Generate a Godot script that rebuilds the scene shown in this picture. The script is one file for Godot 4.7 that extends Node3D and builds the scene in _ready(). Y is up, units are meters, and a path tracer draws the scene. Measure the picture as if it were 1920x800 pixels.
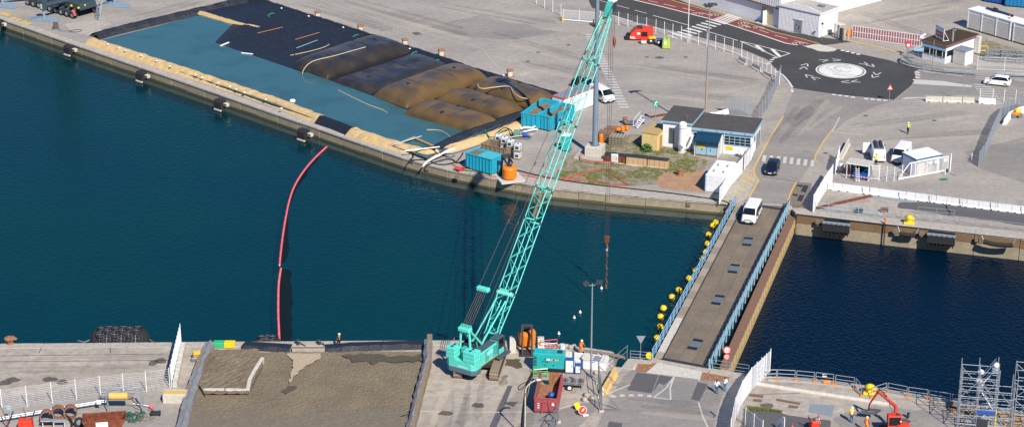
extends Node3D
# A harbour seen from the air: two quays, a lock bridge, a lattice-boom crane and a sludge-drying lagoon.
# Units are metres. Quay level is y = 0, the viewpoint is above the world origin, and -z leads away from it.

class MB:
	# collects triangles of one mesh
	var v:=PackedVector3Array()
	var n:=PackedVector3Array()
	var c:=PackedColorArray()
	var uv:=PackedVector2Array()
	var col:=Color.WHITE
	var colored:=false
	func tri(a:Vector3,b:Vector3,d:Vector3)->void:
		var k:=(b-a).cross(d-a)
		if k.length_squared()<1e-16:return
		k=k.normalized()
		trn(a,b,d,k,k,k)
	func trn(a:Vector3,b:Vector3,d:Vector3,na:Vector3,nb:Vector3,nd:Vector3)->void:
		v.append(a); v.append(d); v.append(b)
		n.append(na); n.append(nd); n.append(nb)
		if colored:
			c.append(col); c.append(col); c.append(col)
	func quad(a:Vector3,b:Vector3,d:Vector3,e:Vector3)->void:
		tri(a,b,d); tri(a,d,e)
	func quadn(a:Vector3,b:Vector3,d:Vector3,e:Vector3,na:Vector3,nb:Vector3,nd:Vector3,ne:Vector3)->void:
		trn(a,b,d,na,nb,nd); trn(a,d,e,na,nd,ne)
	func box(p:Vector3,s:Vector3,b:=Basis())->MB:
		var h:=s*0.5
		var q:Array[Vector3]=[]
		for i in 8:
			q.append(p+b*Vector3(h.x if i & 1 else -h.x,h.y if i & 2 else -h.y,h.z if i & 4 else -h.z))
		quad(q[4],q[5],q[7],q[6]); quad(q[1],q[0],q[2],q[3]); quad(q[5],q[1],q[3],q[7])
		quad(q[0],q[4],q[6],q[2]); quad(q[6],q[7],q[3],q[2]); quad(q[0],q[1],q[5],q[4])
		return self
	func out4(a:Vector3,b:Vector3,d:Vector3,e:Vector3,o:Vector3)->void:
		# a quad that faces away from o
		if (b-a).cross(d-a).dot((a+d)*0.5-o)<0:quad(a,e,d,b)
		else:quad(a,b,d,e)
	func bev(p:Vector3,s:Vector3,r:=0.03,b:=Basis())->MB:
		# a box with chamfered edges
		var h:=s*0.5
		r=minf(r,minf(h.x,minf(h.y,h.z))*0.9)
		var q:={}
		for sx in [-1,1]:
			for sy in [-1,1]:
				for sz in [-1,1]:
					for ax in 3:
						var w:=Vector3(sx*(h.x-r),sy*(h.y-r),sz*(h.z-r))
						w[ax]+=r*[sx,sy,sz][ax]
						q[[sx,sy,sz,ax]]=p+b*w
					var a:Vector3=q[[sx,sy,sz,0]]
					var e:Vector3=q[[sx,sy,sz,1]]
					var g:Vector3=q[[sx,sy,sz,2]]
					if sx*sy*sz>0:tri(a,e,g)
					else:tri(a,g,e)
		for k in [-1,1]:
			out4(q[[k,-1,-1,0]],q[[k,1,-1,0]],q[[k,1,1,0]],q[[k,-1,1,0]],p)
			out4(q[[-1,k,-1,1]],q[[1,k,-1,1]],q[[1,k,1,1]],q[[-1,k,1,1]],p)
			out4(q[[-1,-1,k,2]],q[[1,-1,k,2]],q[[1,1,k,2]],q[[-1,1,k,2]],p)
			for j in [-1,1]:
				out4(q[[-1,k,j,1]],q[[1,k,j,1]],q[[1,k,j,2]],q[[-1,k,j,2]],p)
				out4(q[[k,-1,j,0]],q[[k,1,j,0]],q[[k,1,j,2]],q[[k,-1,j,2]],p)
				out4(q[[k,j,-1,0]],q[[k,j,1,0]],q[[k,j,1,1]],q[[k,j,-1,1]],p)
		return self
	func frame(d:Vector3)->Basis:
		# a basis whose y axis is d
		var y:=d.normalized()
		var x:=y.cross(Vector3.FORWARD if absf(y.z)<0.9 else Vector3.RIGHT).normalized()
		return Basis(x,y,x.cross(y))
	func tube(a:Vector3,b:Vector3,r:float,k:=6,r2:=-1.0)->MB:
		if r2<0:r2=r
		var m:=frame(b-a)
		for i in k:
			var t0:=TAU*i/k
			var t1:=TAU*(i+1)/k
			var d0:=m.x*cos(t0)+m.z*sin(t0)
			var d1:=m.x*cos(t1)+m.z*sin(t1)
			quadn(a+d1*r,a+d0*r,b+d0*r2,b+d1*r2,d1,d0,d0,d1)
			tri(b,b+d1*r2,b+d0*r2)
			tri(a,a+d0*r,a+d1*r)
		return self
	func path(p:Array,r:float,k:=6)->MB:
		# a tube swept along points
		var last:=[]
		var nl:=[]
		for j in p.size():
			var d:Vector3=(p[mini(j+1,p.size()-1)]-p[maxi(j-1,0)])
			var m:=frame(d)
			var ring:=[]
			var nn:=[]
			for i in k:
				var w:=m.x*cos(TAU*i/k)+m.z*sin(TAU*i/k)
				ring.append(p[j]+w*r); nn.append(w)
			if j>0:
				# line the rings up
				var best:=0
				var bd:=1e9
				for o in k:
					var dd:float=nl[0].distance_squared_to(nn[o])
					if dd<bd:
						bd=dd; best=o
				var r2:=[]
				var n2:=[]
				for i in k:
					r2.append(ring[(i+best)%k]); n2.append(nn[(i+best)%k])
				ring=r2; nn=n2
				for i in k:
					var i2:=(i+1)%k
					quadn(last[i2],last[i],ring[i],ring[i2],nl[i2],nl[i],nn[i],nn[i2])
			last=ring; nl=nn
		return self
	func lathe(prof:Array,k:=12,t:=Transform3D())->MB:
		# prof: Vector2(radius, height), from the bottom up
		for j in prof.size()-1:
			var p:Vector2=prof[j]
			var q:Vector2=prof[j+1]
			var e:=(q-p).normalized()
			for i in k:
				var t0:=TAU*i/k
				var t1:=TAU*(i+1)/k
				var d0:=Vector3(cos(t0),0,sin(t0))
				var d1:=Vector3(cos(t1),0,sin(t1))
				var n0:=(t.basis*(d0*e.y-Vector3(0,e.x,0))).normalized()
				var n1:=(t.basis*(d1*e.y-Vector3(0,e.x,0))).normalized()
				quadn(t*(d1*p.x+Vector3(0,p.y,0)),t*(d0*p.x+Vector3(0,p.y,0)),t*(d0*q.x+Vector3(0,q.y,0)),t*(d1*q.x+Vector3(0,q.y,0)),n1,n0,n0,n1)
		return self
	func ball(p:Vector3,r:Vector3,k:=10,j:=6)->MB:
		var prof:=[]
		for i in j+1:
			var t:=-PI/2+PI*i/j
			prof.append(Vector2(maxf(cos(t),0.001),sin(t)))
		return lathe(prof,k,Transform3D(Basis.from_scale(r),p))
	func ext(poly:PackedVector2Array,z0:float,z1:float,t:=Transform3D())->MB:
		# an outline in x and y, made thick along z
		var cw:=Geometry2D.is_polygon_clockwise(poly)
		if cw:poly.reverse()
		var ix:=Geometry2D.triangulate_polygon(poly)
		for i in range(0,ix.size(),3):
			var a:=poly[ix[i]]
			var b:=poly[ix[i+1]]
			var d:=poly[ix[i+2]]
			if (b-a).cross(d-a)<0:
				var q:=b
				b=d; d=q
			tri(t*Vector3(a.x,a.y,z1),t*Vector3(b.x,b.y,z1),t*Vector3(d.x,d.y,z1))
			tri(t*Vector3(a.x,a.y,z0),t*Vector3(d.x,d.y,z0),t*Vector3(b.x,b.y,z0))
		for i in poly.size():
			var a:=poly[i]
			var b:=poly[(i+1)%poly.size()]
			quad(t*Vector3(a.x,a.y,z0),t*Vector3(b.x,b.y,z0),t*Vector3(b.x,b.y,z1),t*Vector3(a.x,a.y,z1))
		return self
	func hull(st:Array)->MB:
		# cross-sections along x: [x, bottom, top, half width below, half width above, corner]
		var rings:=[]
		for s in st:
			var cr:float=s[5] if s.size()>5 else 0.05
			var y0:float=s[1]
			var y1:float=s[2]
			var w0:float=s[3]
			var w1:float=s[4]
			rings.append([Vector3(s[0],y0,w0-cr),Vector3(s[0],y0+cr,w0),Vector3(s[0],y1-cr,w1),Vector3(s[0],y1,w1-cr*1.3),Vector3(s[0],y1,-w1+cr*1.3),Vector3(s[0],y1-cr,-w1),Vector3(s[0],y0+cr,-w0),Vector3(s[0],y0,-w0+cr)])
		for j in rings.size()-1:
			for i in 8:
				var i2:=(i+1)%8
				quad(rings[j][i],rings[j+1][i],rings[j+1][i2],rings[j][i2])
		for i in range(1,7):
			tri(rings[0][0],rings[0][i],rings[0][i+1])
			tri(rings[-1][0],rings[-1][i+1],rings[-1][i])
		return self
	func quad_mesh(q:Array,thick:float)->MB:
		# a four-cornered pane with thickness
		var nr:Vector3=(q[1]-q[0]).cross(q[2]-q[0]).normalized()*thick
		var o:Vector3=(q[0]+q[2])*0.5
		out4(q[0]+nr,q[1]+nr,q[2]+nr,q[3]+nr,o)
		out4(q[0]-nr,q[1]-nr,q[2]-nr,q[3]-nr,o)
		for i in 4:out4(q[i]-nr,q[(i+1)%4]-nr,q[(i+1)%4]+nr,q[i]+nr,o)
		return self
	func mesh()->ArrayMesh:
		var a:=[]
		a.resize(Mesh.ARRAY_MAX)
		a[Mesh.ARRAY_VERTEX]=v
		a[Mesh.ARRAY_NORMAL]=n
		if colored:a[Mesh.ARRAY_COLOR]=c
		if uv.size()==v.size() and uv.size()>0:a[Mesh.ARRAY_TEX_UV]=uv
		var m:=ArrayMesh.new()
		m.add_surface_from_arrays(Mesh.PRIMITIVE_TRIANGLES,a)
		return m

var used:={}
var mats:={}
var T:={}
var rng:=RandomNumberGenerator.new()

func numbered(parent:Node,called:String)->String:
	var k:=str(parent.get_instance_id())+called
	used[k]=used.get(k,-1)+1
	return called if used[k]==0 else "%s_%03d"%[called,used[k]]

func tag(o:Node,label:String,category:String,group:="")->void:
	o.set_meta("label",label)
	o.set_meta("category",category)
	if group != "":o.set_meta("group",group)

func thing(called:String,label:String,category:String,at:=Vector3.ZERO,turn:=0.0,group:="")->Node3D:
	var o:=Node3D.new()
	o.name=numbered(self,called)
	add_child(o)
	o.position=at
	o.rotation.y=turn
	tag(o,label,category,group)
	return o

func put(parent:Node,called:String,shape,mat:Material,at:=Vector3.ZERO,turn:=0.0)->MeshInstance3D:
	var o:=MeshInstance3D.new()
	o.mesh=shape.mesh() if shape is MB else shape
	o.material_override=mat
	o.name=numbered(parent,called)
	parent.add_child(o)
	o.position=at
	o.rotation.y=turn
	return o

func solo(called:String,label:String,category:String,shape,mat:Material,at:=Vector3.ZERO,turn:=0.0,group:="")->MeshInstance3D:
	var o:=put(self,called,shape,mat,at,turn)
	tag(o,label,category,group)
	return o

func struct(called:String,shape,mat:Material,at:=Vector3.ZERO)->MeshInstance3D:
	var o:=put(self,called,shape,mat,at)
	o.set_meta("kind","structure")
	return o

func copy(src:Node3D,label:String,at:Vector3,turn:float)->Node3D:
	var c:Node3D=src.duplicate()
	c.name=numbered(self,String(src.name).rstrip("0123456789").rstrip("_"))
	add_child(c)
	c.position=at
	c.rotation.y=turn
	c.set_meta("label",label)
	return c

func v3(x:float,y:float,z:float)->Vector3:
	return Vector3(x,y,z)

func bx(x:float,y:float,z:float,sx:float,sy:float,sz:float)->MB:
	return MB.new().box(Vector3(x,y,z),Vector3(sx,sy,sz))

func bv(x:float,y:float,z:float,sx:float,sy:float,sz:float,r:=0.03)->MB:
	return MB.new().bev(Vector3(x,y,z),Vector3(sx,sy,sz),r)

func tb(a:Vector3,b:Vector3,r:float,k:=6,r2:=-1.0)->MB:
	return MB.new().tube(a,b,r,k,r2)

func yaw_of(a:Vector3,b:Vector3)->float:
	return atan2(-(b.z-a.z),b.x-a.x)

# ---- flat sheets -------------------------------------------------------------------------------------------
func flat(poly:Array,y:float)->MB:
	var m:=MB.new()
	var p:=PackedVector2Array()
	for q in poly:p.append(Vector2(q.x,q.z))
	var ix:=Geometry2D.triangulate_polygon(p)
	for i in range(0,ix.size(),3):
		var a:=p[ix[i]]
		var b:=p[ix[i+1]]
		var d:=p[ix[i+2]]
		if (b-a).cross(d-a)>0:
			var w:=b
			b=d; d=w
		m.tri(Vector3(a.x,y,a.y),Vector3(b.x,y,b.y),Vector3(d.x,y,d.y))
	return m

func ragged(poly:Array,step:=0.8,amp:=0.25,sd:=1)->Array:
	# an outline with an uneven edge, as poured, worn or spilt matter has
	var nz:=FastNoiseLite.new()
	nz.seed=sd; nz.frequency=0.35
	var out:=[]
	for i in poly.size():
		var a:Vector3=poly[i]
		var b:Vector3=poly[(i+1)%poly.size()]
		var k:=maxi(1,int(a.distance_to(b)/step))
		var nrm:=Vector3(b.z-a.z,0,a.x-b.x).normalized()
		for j in k:
			var p:=a.lerp(b,float(j)/k)
			out.append(p+nrm*nz.get_noise_2d(p.x*2.0,p.z*2.0)*amp*2.0)
	return out

func stripe(m:MB,a:Vector3,b:Vector3,w:float,y:float)->void:
	var d:=(b-a)
	d.y=0
	var s:=Vector3(d.z,0,-d.x).normalized()*w*0.5
	var u:=Vector3(0,y,0)
	a.y=0; b.y=0
	m.quad(a+s+u,b+s+u,b-s+u,a-s+u)

func line(pts:Array,w:float,y:float)->MB:
	var m:=MB.new()
	for i in pts.size()-1:stripe(m,pts[i],pts[i+1],w,y+0.0007*(i%3))
	return m

# ---- textures and materials -----------------------------------------------------------------------------------
func noise_bytes(size:int,freq:float,sd:int,oct:=4,kind:=FastNoiseLite.TYPE_SIMPLEX_SMOOTH,frac:=FastNoiseLite.FRACTAL_FBM)->PackedByteArray:
	var nz:=FastNoiseLite.new()
	nz.seed=sd; nz.frequency=freq; nz.noise_type=kind
	nz.fractal_type=frac; nz.fractal_octaves=oct
	var im:=nz.get_seamless_image(size,size)
	im.convert(Image.FORMAT_L8)
	return im.get_data()

func make_tex(size:int,f:Callable,layers:Array)->ImageTexture:
	# f maps the layers' values at a pixel to a colour
	var d:=PackedByteArray()
	d.resize(size*size*3)
	var val:=PackedFloat32Array()
	val.resize(layers.size())
	for i in size*size:
		for l in layers.size():val[l]=layers[l][i]/255.0
		var c:Color=f.call(val)
		d[i*3]=clampi(int(c.r*255),0,255)
		d[i*3+1]=clampi(int(c.g*255),0,255)
		d[i*3+2]=clampi(int(c.b*255),0,255)
	return ImageTexture.create_from_image(Image.create_from_data(size,size,false,Image.FORMAT_RGB8,d))

func grey(x:float)->Color:
	return Color(x,x,x)

func make_textures()->void:
	var n1:=noise_bytes(512,0.012,3,5)
	var n2:=noise_bytes(512,0.05,7,4)
	var n3:=noise_bytes(512,0.25,11,2)
	var n4:=noise_bytes(512,0.02,17,4,FastNoiseLite.TYPE_SIMPLEX_SMOOTH,FastNoiseLite.FRACTAL_RIDGED)
	var n5:=noise_bytes(512,0.03,23,3,FastNoiseLite.TYPE_CELLULAR)
	var g0:=noise_bytes(512,0.008,67,3)
	T.grime=make_tex(512,func(q):return grey(0.985-0.07*smoothstep(0.45,0.85,q[0])-0.05*smoothstep(0.45,0.8,q[1])*q[0]+0.03*(q[2]-0.5)),[n1,n2,n3])
	T.concrete=make_tex(512,func(q):
		var g:float=0.92+0.16*(q[0]-0.5)+0.09*(q[1]-0.5)+0.10*(q[2]-0.5)-0.13*smoothstep(0.86,0.97,q[3])
		return Color(g,g*(0.985+0.02*q[1]),g*(0.955+0.05*q[0])),[n1,n2,n3,n4])
	T.asphalt=make_tex(512,func(q):
		var g:float=0.93+0.10*(q[0]-0.5)+0.08*(q[1]-0.5)+0.14*(q[2]-0.5)
		return Color(g,g,g),[n1,n2,n3])
	T.rust=make_tex(512,func(q):
		var a:float=clampf(0.5+1.1*(q[0]-0.5)+0.5*(q[1]-0.5),0,1)
		var c:Color=Color(0.42,0.29,0.22).lerp(Color(0.70,0.49,0.34),a)
		return c*(0.85+0.3*q[2]),[n1,n2,n3])
	T.mud=make_tex(512,func(q):
		var g:float=0.90+0.16*(q[0]-0.5)+0.22*(q[1]-0.5)+0.14*(q[2]-0.5)
		return Color(g,g*0.96,g*0.88),[n1,n2,n3])
	T.sand=make_tex(512,func(q):
		var g:float=0.86+0.14*(q[0]-0.5)+0.22*(q[1]-0.5)+0.18*(q[2]-0.5)
		return Color(g,g*0.99,g*0.97),[n1,n2,n3])
	T.soil=make_tex(512,func(q):
		var a:float=smoothstep(0.42,0.62,0.65*q[0]+0.35*q[1])
		var c:Color=Color(0.60,0.55,0.48).lerp(Color(0.47,0.465,0.31),a)
		return c*(0.75+0.5*q[2]),[n1,n2,n3])
	T.geo=make_tex(512,func(q):
		var c:Color=Color(0.44,0.34,0.18).lerp(Color(0.32,0.265,0.18),smoothstep(0.3,0.75,q[0]))
		c=c.lerp(Color(0.22,0.21,0.20),0.35*smoothstep(0.5,0.8,q[1]))
		return c*(0.94+0.12*q[2]),[n1,g0,n3])
	T.geodark=make_tex(512,func(q):
		var c:Color=Color(0.17,0.165,0.155).lerp(Color(0.33,0.26,0.17),smoothstep(0.3,0.75,q[0])*0.5)
		c=c.lerp(Color(0.55,0.54,0.52),0.2*smoothstep(0.6,0.84,q[1]))
		return c*(0.94+0.12*q[2]),[n1,g0,n3])
	T.liner=make_tex(512,func(q):
		var c:Color=Color(0.13,0.14,0.165)
		return c*(0.85+0.2*q[2]+0.1*q[0]),[n1,n2,n3])
	# broad wear for the large paved areas, tiled over many metres
	var g1:=noise_bytes(1024,0.004,31,5)
	var g2:=noise_bytes(1024,0.03,37,4)
	var g3:=noise_bytes(1024,0.006,41,5,FastNoiseLite.TYPE_SIMPLEX_SMOOTH,FastNoiseLite.FRACTAL_RIDGED)
	T.apron=make_tex(1024,func(q):
		var g:float=0.93+0.15*(q[0]-0.5)+0.05*(q[1]-0.5)+0.06*smoothstep(0.78,0.96,q[2])
		g -= 0.10*smoothstep(0.64,0.82,q[1])*smoothstep(0.5,0.62,q[0])
		return Color(g,g*0.985,g*(0.975-0.03*q[0])),[g1,g2,g3])
	# ripples of the water, as a slope map
	var w:=FastNoiseLite.new()
	w.seed=5; w.frequency=0.022; w.fractal_octaves=4
	w.noise_type=FastNoiseLite.TYPE_SIMPLEX_SMOOTH
	var wi:=w.get_seamless_image(1024,1024)
	wi.convert(Image.FORMAT_RGBA8)
	wi.bump_map_to_normal_map(10.0)
	T.ripple=ImageTexture.create_from_image(wi)
	# clearer and more turbid patches of the harbour water
	T.turbid=make_tex(512,func(q):
		var c:Color=Color(0.68,0.88,0.95).lerp(Color(0.95,1.0,0.88),smoothstep(0.35,0.65,q[0]))
		return c*(0.88+0.14*q[1]),[g0,n1])
	var b:=FastNoiseLite.new()
	b.seed=9; b.frequency=0.05; b.fractal_octaves=4
	var bi:=b.get_seamless_image(512,512)
	bi.convert(Image.FORMAT_RGBA8)
	bi.bump_map_to_normal_map(8.0)
	T.bump=ImageTexture.create_from_image(bi)

func mt(key:String,col:=Color.WHITE,rough:=0.7,metal:=0.0,tex:="grime",tile:=3.0,tex2:="",tile2:=20.0)->StandardMaterial3D:
	if mats.has(key):return mats[key]
	var m:=StandardMaterial3D.new()
	m.albedo_color=col
	m.roughness=rough
	m.metallic=metal
	if tex != "":
		m.albedo_texture=T[tex]
		m.uv1_triplanar=true
		m.uv1_world_triplanar=true
		m.uv1_scale=Vector3.ONE/tile
	if tex2 != "":
		m.detail_enabled=true
		m.detail_blend_mode=BaseMaterial3D.BLEND_MODE_MUL
		m.detail_uv_layer=BaseMaterial3D.DETAIL_UV_2
		m.detail_albedo=T[tex2]
		m.uv2_triplanar=true
		m.uv2_world_triplanar=true
		m.uv2_scale=Vector3.ONE/tile2
	mats[key]=m
	return m

func c8(r:int,g:int,b:int)->Color:
	return Color(r/255.0,g/255.0,b/255.0)

func make_materials()->void:
	mt("apron",c8(174,169,163),0.92,0,"apron",57.0,"asphalt",7.0)
	mt("apron_pale",c8(184,177,170),0.92,0,"apron",43.0,"concrete",9.0)
	mt("road_grey",c8(156,152,148),0.9,0,"apron",39.0,"asphalt",5.0)
	mt("road_dark",c8(72,73,75),0.9,0,"asphalt",6.0,"apron",31.0)
	mt("patch_dark",c8(92,91,92),0.9,0,"asphalt",5.0)
	mt("red_lane",c8(122,62,60),0.9,0,"asphalt",5.0)
	mt("paint_white",c8(226,224,218),0.8,0,"asphalt",2.5)
	mt("slab_tan",c8(188,152,122),0.92,0,"concrete",3.0,"apron",9.0)
	mt("paint_worn",c8(198,195,188),0.85,0,"asphalt",1.7)
	mt("paint_yellow",c8(216,182,92),0.8,0,"asphalt",2.0)
	mt("concrete",c8(178,171,161),0.92,0,"concrete",5.0)
	mt("concrete_pale",c8(205,200,190),0.9,0,"concrete",3.0)
	mt("concrete_dark",c8(128,118,106),0.93,0,"concrete",4.0)
	mt("quay_face",c8(176,166,146),0.93,0,"concrete",4.5,"apron",13.0)
	mt("white",c8(232,233,234),0.55)
	mt("white_dirty",c8(214,212,206),0.7,0,"concrete",3.0)
	mt("white_gloss",c8(236,237,238),0.22)
	mt("galv",c8(176,184,190),0.45,0.55)
	mt("steel_dark",c8(56,60,64),0.55,0.2)
	mt("steel_grey",c8(120,128,134),0.5,0.3)
	mt("black",c8(28,29,31),0.6)
	mt("rubber",c8(36,37,39),0.85)
	mt("glass",c8(22,28,34),0.06,0.0,"")
	mt("turq",c8(98,224,210),0.42,0,"concrete",2.5)
	mt("turq_dark",c8(70,182,174),0.45,0,"concrete",2.5)
	mt("blue_skip",c8(34,164,190),0.5,0,"grime",2.0)
	mt("gen",c8(40,172,172),0.42)
	mt("orange",c8(232,128,22),0.5)
	mt("red",c8(222,62,36),0.5)
	mt("coral",c8(232,104,108),0.6)
	mt("rust",Color.WHITE,0.9,0,"rust",2.3)
	mt("rust_red",c8(206,160,150),0.85,0,"rust",5.0)
	mt("yellow",c8(238,200,20),0.5)
	mt("blue",c8(36,84,160),0.5)
	mt("blue_pale",c8(146,186,206),0.55)
	mt("wood",c8(178,140,92),0.85,0,"concrete",1.5)
	mt("wood_grey",c8(140,124,104),0.9,0,"concrete",1.5)
	mt("green",c8(44,130,78),0.7)
	mt("sand",c8(232,200,146),0.96,0,"sand",2.5,"grime",9.0)
	mt("mud",c8(138,132,121),0.9,0,"mud",2.6,"apron",21.0)
	mt("mud_wet",c8(96,92,78),0.55,0,"mud",3.0)
	for k in ["apron","apron_pale","road_grey"]:mats[k].uv1_scale=Vector3(0.011,0.02,0.03)
	mt("soil",Color.WHITE,0.96,0,"soil",9.0,"asphalt",2.0)
	mt("liner",Color.WHITE,0.42,0,"liner",2.2)
	mt("geo",Color.WHITE,0.3,0,"geo",31.0)
	mt("geodark",Color.WHITE,0.26,0,"geodark",27.0)
	mt("skin",c8(206,158,132),0.6,0,"")
	for k in ["sand","mud","mud_wet","liner","geo","geodark","soil","rubber"]:
		mats[k].normal_enabled=true
		mats[k].normal_texture=T.bump
		mats[k].normal_scale=0.08 if k.begins_with("geo") else (1.1 if k=="liner" else 0.5)

func _ready()->void:
	rng.seed=4711
	# ---- viewpoint, sky, sun, exposure
	var cam:=Camera3D.new()
	cam.name="camera"
	add_child(cam)
	cam.position=Vector3(0,96,0)
	cam.rotation_degrees=Vector3(-22,0,0)
	cam.fov=12.232
	cam.near=1.0
	cam.far=3000.0
	cam.current=true
	var sky_mat:=ProceduralSkyMaterial.new()
	sky_mat.sky_top_color=c8(52,104,178)
	sky_mat.sky_horizon_color=c8(132,176,216)
	sky_mat.sky_curve=0.16
	sky_mat.ground_horizon_color=c8(150,160,165)
	sky_mat.ground_bottom_color=c8(90,90,88)
	sky_mat.sun_angle_max=0.0
	var sky:=Sky.new()
	sky.sky_material=sky_mat
	var env:=Environment.new()
	env.background_mode=Environment.BG_SKY
	env.sky=sky
	env.background_energy_multiplier=0.7
	env.tonemap_mode=Environment.TONE_MAPPER_LINEAR
	env.tonemap_exposure=1.3
	env.ssao_enabled=true
	env.ssil_enabled=true
	env.sdfgi_enabled=true
	var we:=WorldEnvironment.new()
	we.name="environment"
	we.environment=env
	add_child(we)
	var sun:=DirectionalLight3D.new()
	sun.name="sun"
	add_child(sun)
	var el:=deg_to_rad(42.0)
	sun.look_at_from_position(Vector3.ZERO,Vector3(-0.42*cos(el),-sin(el),-0.907*cos(el)))
	sun.light_energy=1.6
	sun.light_color=Color(1.0,0.97,0.925)
	sun.light_angular_distance=0.5
	sun.shadow_enabled=true
	make_textures()
	make_materials()
	build_land()
	build_water()
	build_markings()
	build_bridge()
	build_lagoon()
	build_buildings()
	build_roadside()
	build_yard()
	build_near_quay()
	build_near_works()
	build_right_quay()
	build_harbour_crane()
	build_crane()
	build_vehicles()
	build_people()
	build_small()

func far_edge()->Array:
	return [v3(-172.52,0,-406.47),v3(-85.21,0,-324.27),v3(-67.01,0,-307.1),v3(-50,0,-291.21),v3(-34.45,0,-276.49),v3(-21.05,0,-263.9),v3(-15.05,0,-258.29),v3(-12.54,0,-256.4),v3(-8.72,0,-253.7),v3(-5.34,0,-251.87),v3(-2.95,0,-250.46),v3(0.36,0,-248.86),v3(5.32,0,-246.69),v3(12.32,0,-244.75),v3(17.53,0,-243.5),v3(22.83,0,-242.27),v3(28.42,0,-240.95)]

func far_edge_east()->Array:
	return [v3(36.75,0,-237.79),v3(47.49,0,-234.35),v3(63.62,0,-229.43),v3(92.77,0,-220.58)]

func near_edge()->Array:
	return [v3(-97.78,0,-198.38),v3(-56.69,0,-198.98),v3(-33.14,0,-199.46),v3(-9.66,0,-199.8),v3(2.49,0,-199.73),v3(4.96,0,-198.98),v3(7.94,0,-198.04),v3(11.07,0,-196.97),v3(10.95,0,-193.29),v3(11.86,0,-193.03),v3(12.8,0,-195.38),v3(15.34,0,-195.12)]

func near_edge_east()->Array:
	return [v3(23.73,0,-192.01),v3(27.41,0,-191.12),v3(32.34,0,-190.48),v3(36.36,0,-189.23),v3(43.65,0,-186.52),v3(52.86,0,-182.92),v3(80.68,0,-172.15)]

func build_land()->void:
	var far:=far_edge()
	far.append_array([v3(28.86,0,-240.57),v3(36.33,0,-239.27)])
	far.append_array(far_edge_east())
	far.append_array([Vector3(700,0,-150),Vector3(700,0,-1800),Vector3(-1200,0,-1800),Vector3(-1200,0,-480)])
	struct("ground",flat(far,0.0),mats.apron)
	var near:=near_edge()
	near.append_array([v3(15.49,0,-195.64),v3(21.52,0,-192.91)])
	near.append_array(near_edge_east())
	near.append_array([Vector3(400,0,-120),Vector3(400,0,400),Vector3(-400,0,400),Vector3(-400,0,-198)])
	struct("ground",flat(near,0.0),mats.apron_pale)
	# sea bed
	struct("sea_bed",bx(0,-12.5,-250,1600,1,700),mats.concrete_dark)
	mt("algae",c8(96,92,70),0.8,0,"mud",3.0)
	mt("stain_brown",c8(142,122,98),0.9,0,"mud",2.0,"apron",9.0)
	quay_wall(far_edge(),4.2)
	quay_wall(far_edge_east(),6.5,5.0,[-1.35,-0.3,"stain_brown"])
	quay_wall(near_edge(),4.6)
	quay_wall(near_edge_east(),5.0,5.0)
	# abutments below the two ends of the bridge
	quay_wall([v3(28.42,0,-240.95),v3(28.86,0,-240.57),v3(36.33,0,-239.27),v3(36.75,0,-237.79)],9.0,5.0)
	quay_wall([v3(15.35,0,-195.38),v3(15.49,0,-195.64),v3(21.52,0,-192.91),v3(23.73,0,-192.01)],9.0,5.0)
	patches()
	build_stains()

func quay_wall(pts:Array,block:float,deep:=2.3,band:=[-1.72,-1.25,"algae"])->void:
	# concrete blocks along the water's edge, a joint between each two; they carry a coping
	var root:=Node3D.new()
	root.name=numbered(self,"quay_wall")
	add_child(root)
	root.set_meta("kind","structure")
	var shapes:={}
	var cop:={}
	for i in pts.size()-1:
		var a:Vector3=pts[i]
		var b:Vector3=pts[i+1]
		var far_side:=a.z<-215
		var k:=maxi(1,roundi(a.distance_to(b)/block))
		var l:=a.distance_to(b)/k
		var turn:=yaw_of(a,b)
		# land lies to the left of the far edges and to the right of the near ones
		var side:=-1.0 if far_side else 1.0
		var inb:=maxf(absf(a.x),absf(b.x))
		for j in k:
			var c:=a.lerp(b,(j+0.5)/k)
			if inb>90 and (absf(c.x)>90):continue
			var key:=roundi(l*20)
			if not shapes.has(key):
				shapes[key]=bv(0,-0.03-deep/2,0,l-0.05,deep,0.9,0.05).mesh()
				cop[key]=bv(0,0,0,l-0.03,0.34,1.3,0.06).mesh()
			var off:=Vector3(-sin(turn),0,-cos(turn))*(-side)*0.42
			put(root,"concrete_block",shapes[key],mats.quay_face,c+off-root.position+Vector3(0,-0.18+rng.randf_range(-0.01,0.01),0)+off*rng.randf_range(-0.03,0.06),turn)
			var fl:="%d%s"%[key,band[2]]
			if not shapes.has(fl):shapes[fl]=bx(0,0,0,l-0.09,band[1]-band[0],0.03).mesh()
			put(root,"stain_band",shapes[fl],mats[band[2]],c-off.normalized()*rng.randf_range(0.05,0.06)+Vector3(0,(band[0]+band[1])/2+rng.randf_range(-0.06,0.06),0),turn)
			put(root,"coping_stone",cop[key],mats.concrete,c+off*1.25-root.position+Vector3(0,-0.13+rng.randf_range(-0.015,0.02),0),turn+rng.randf_range(-0.004,0.004))

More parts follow.
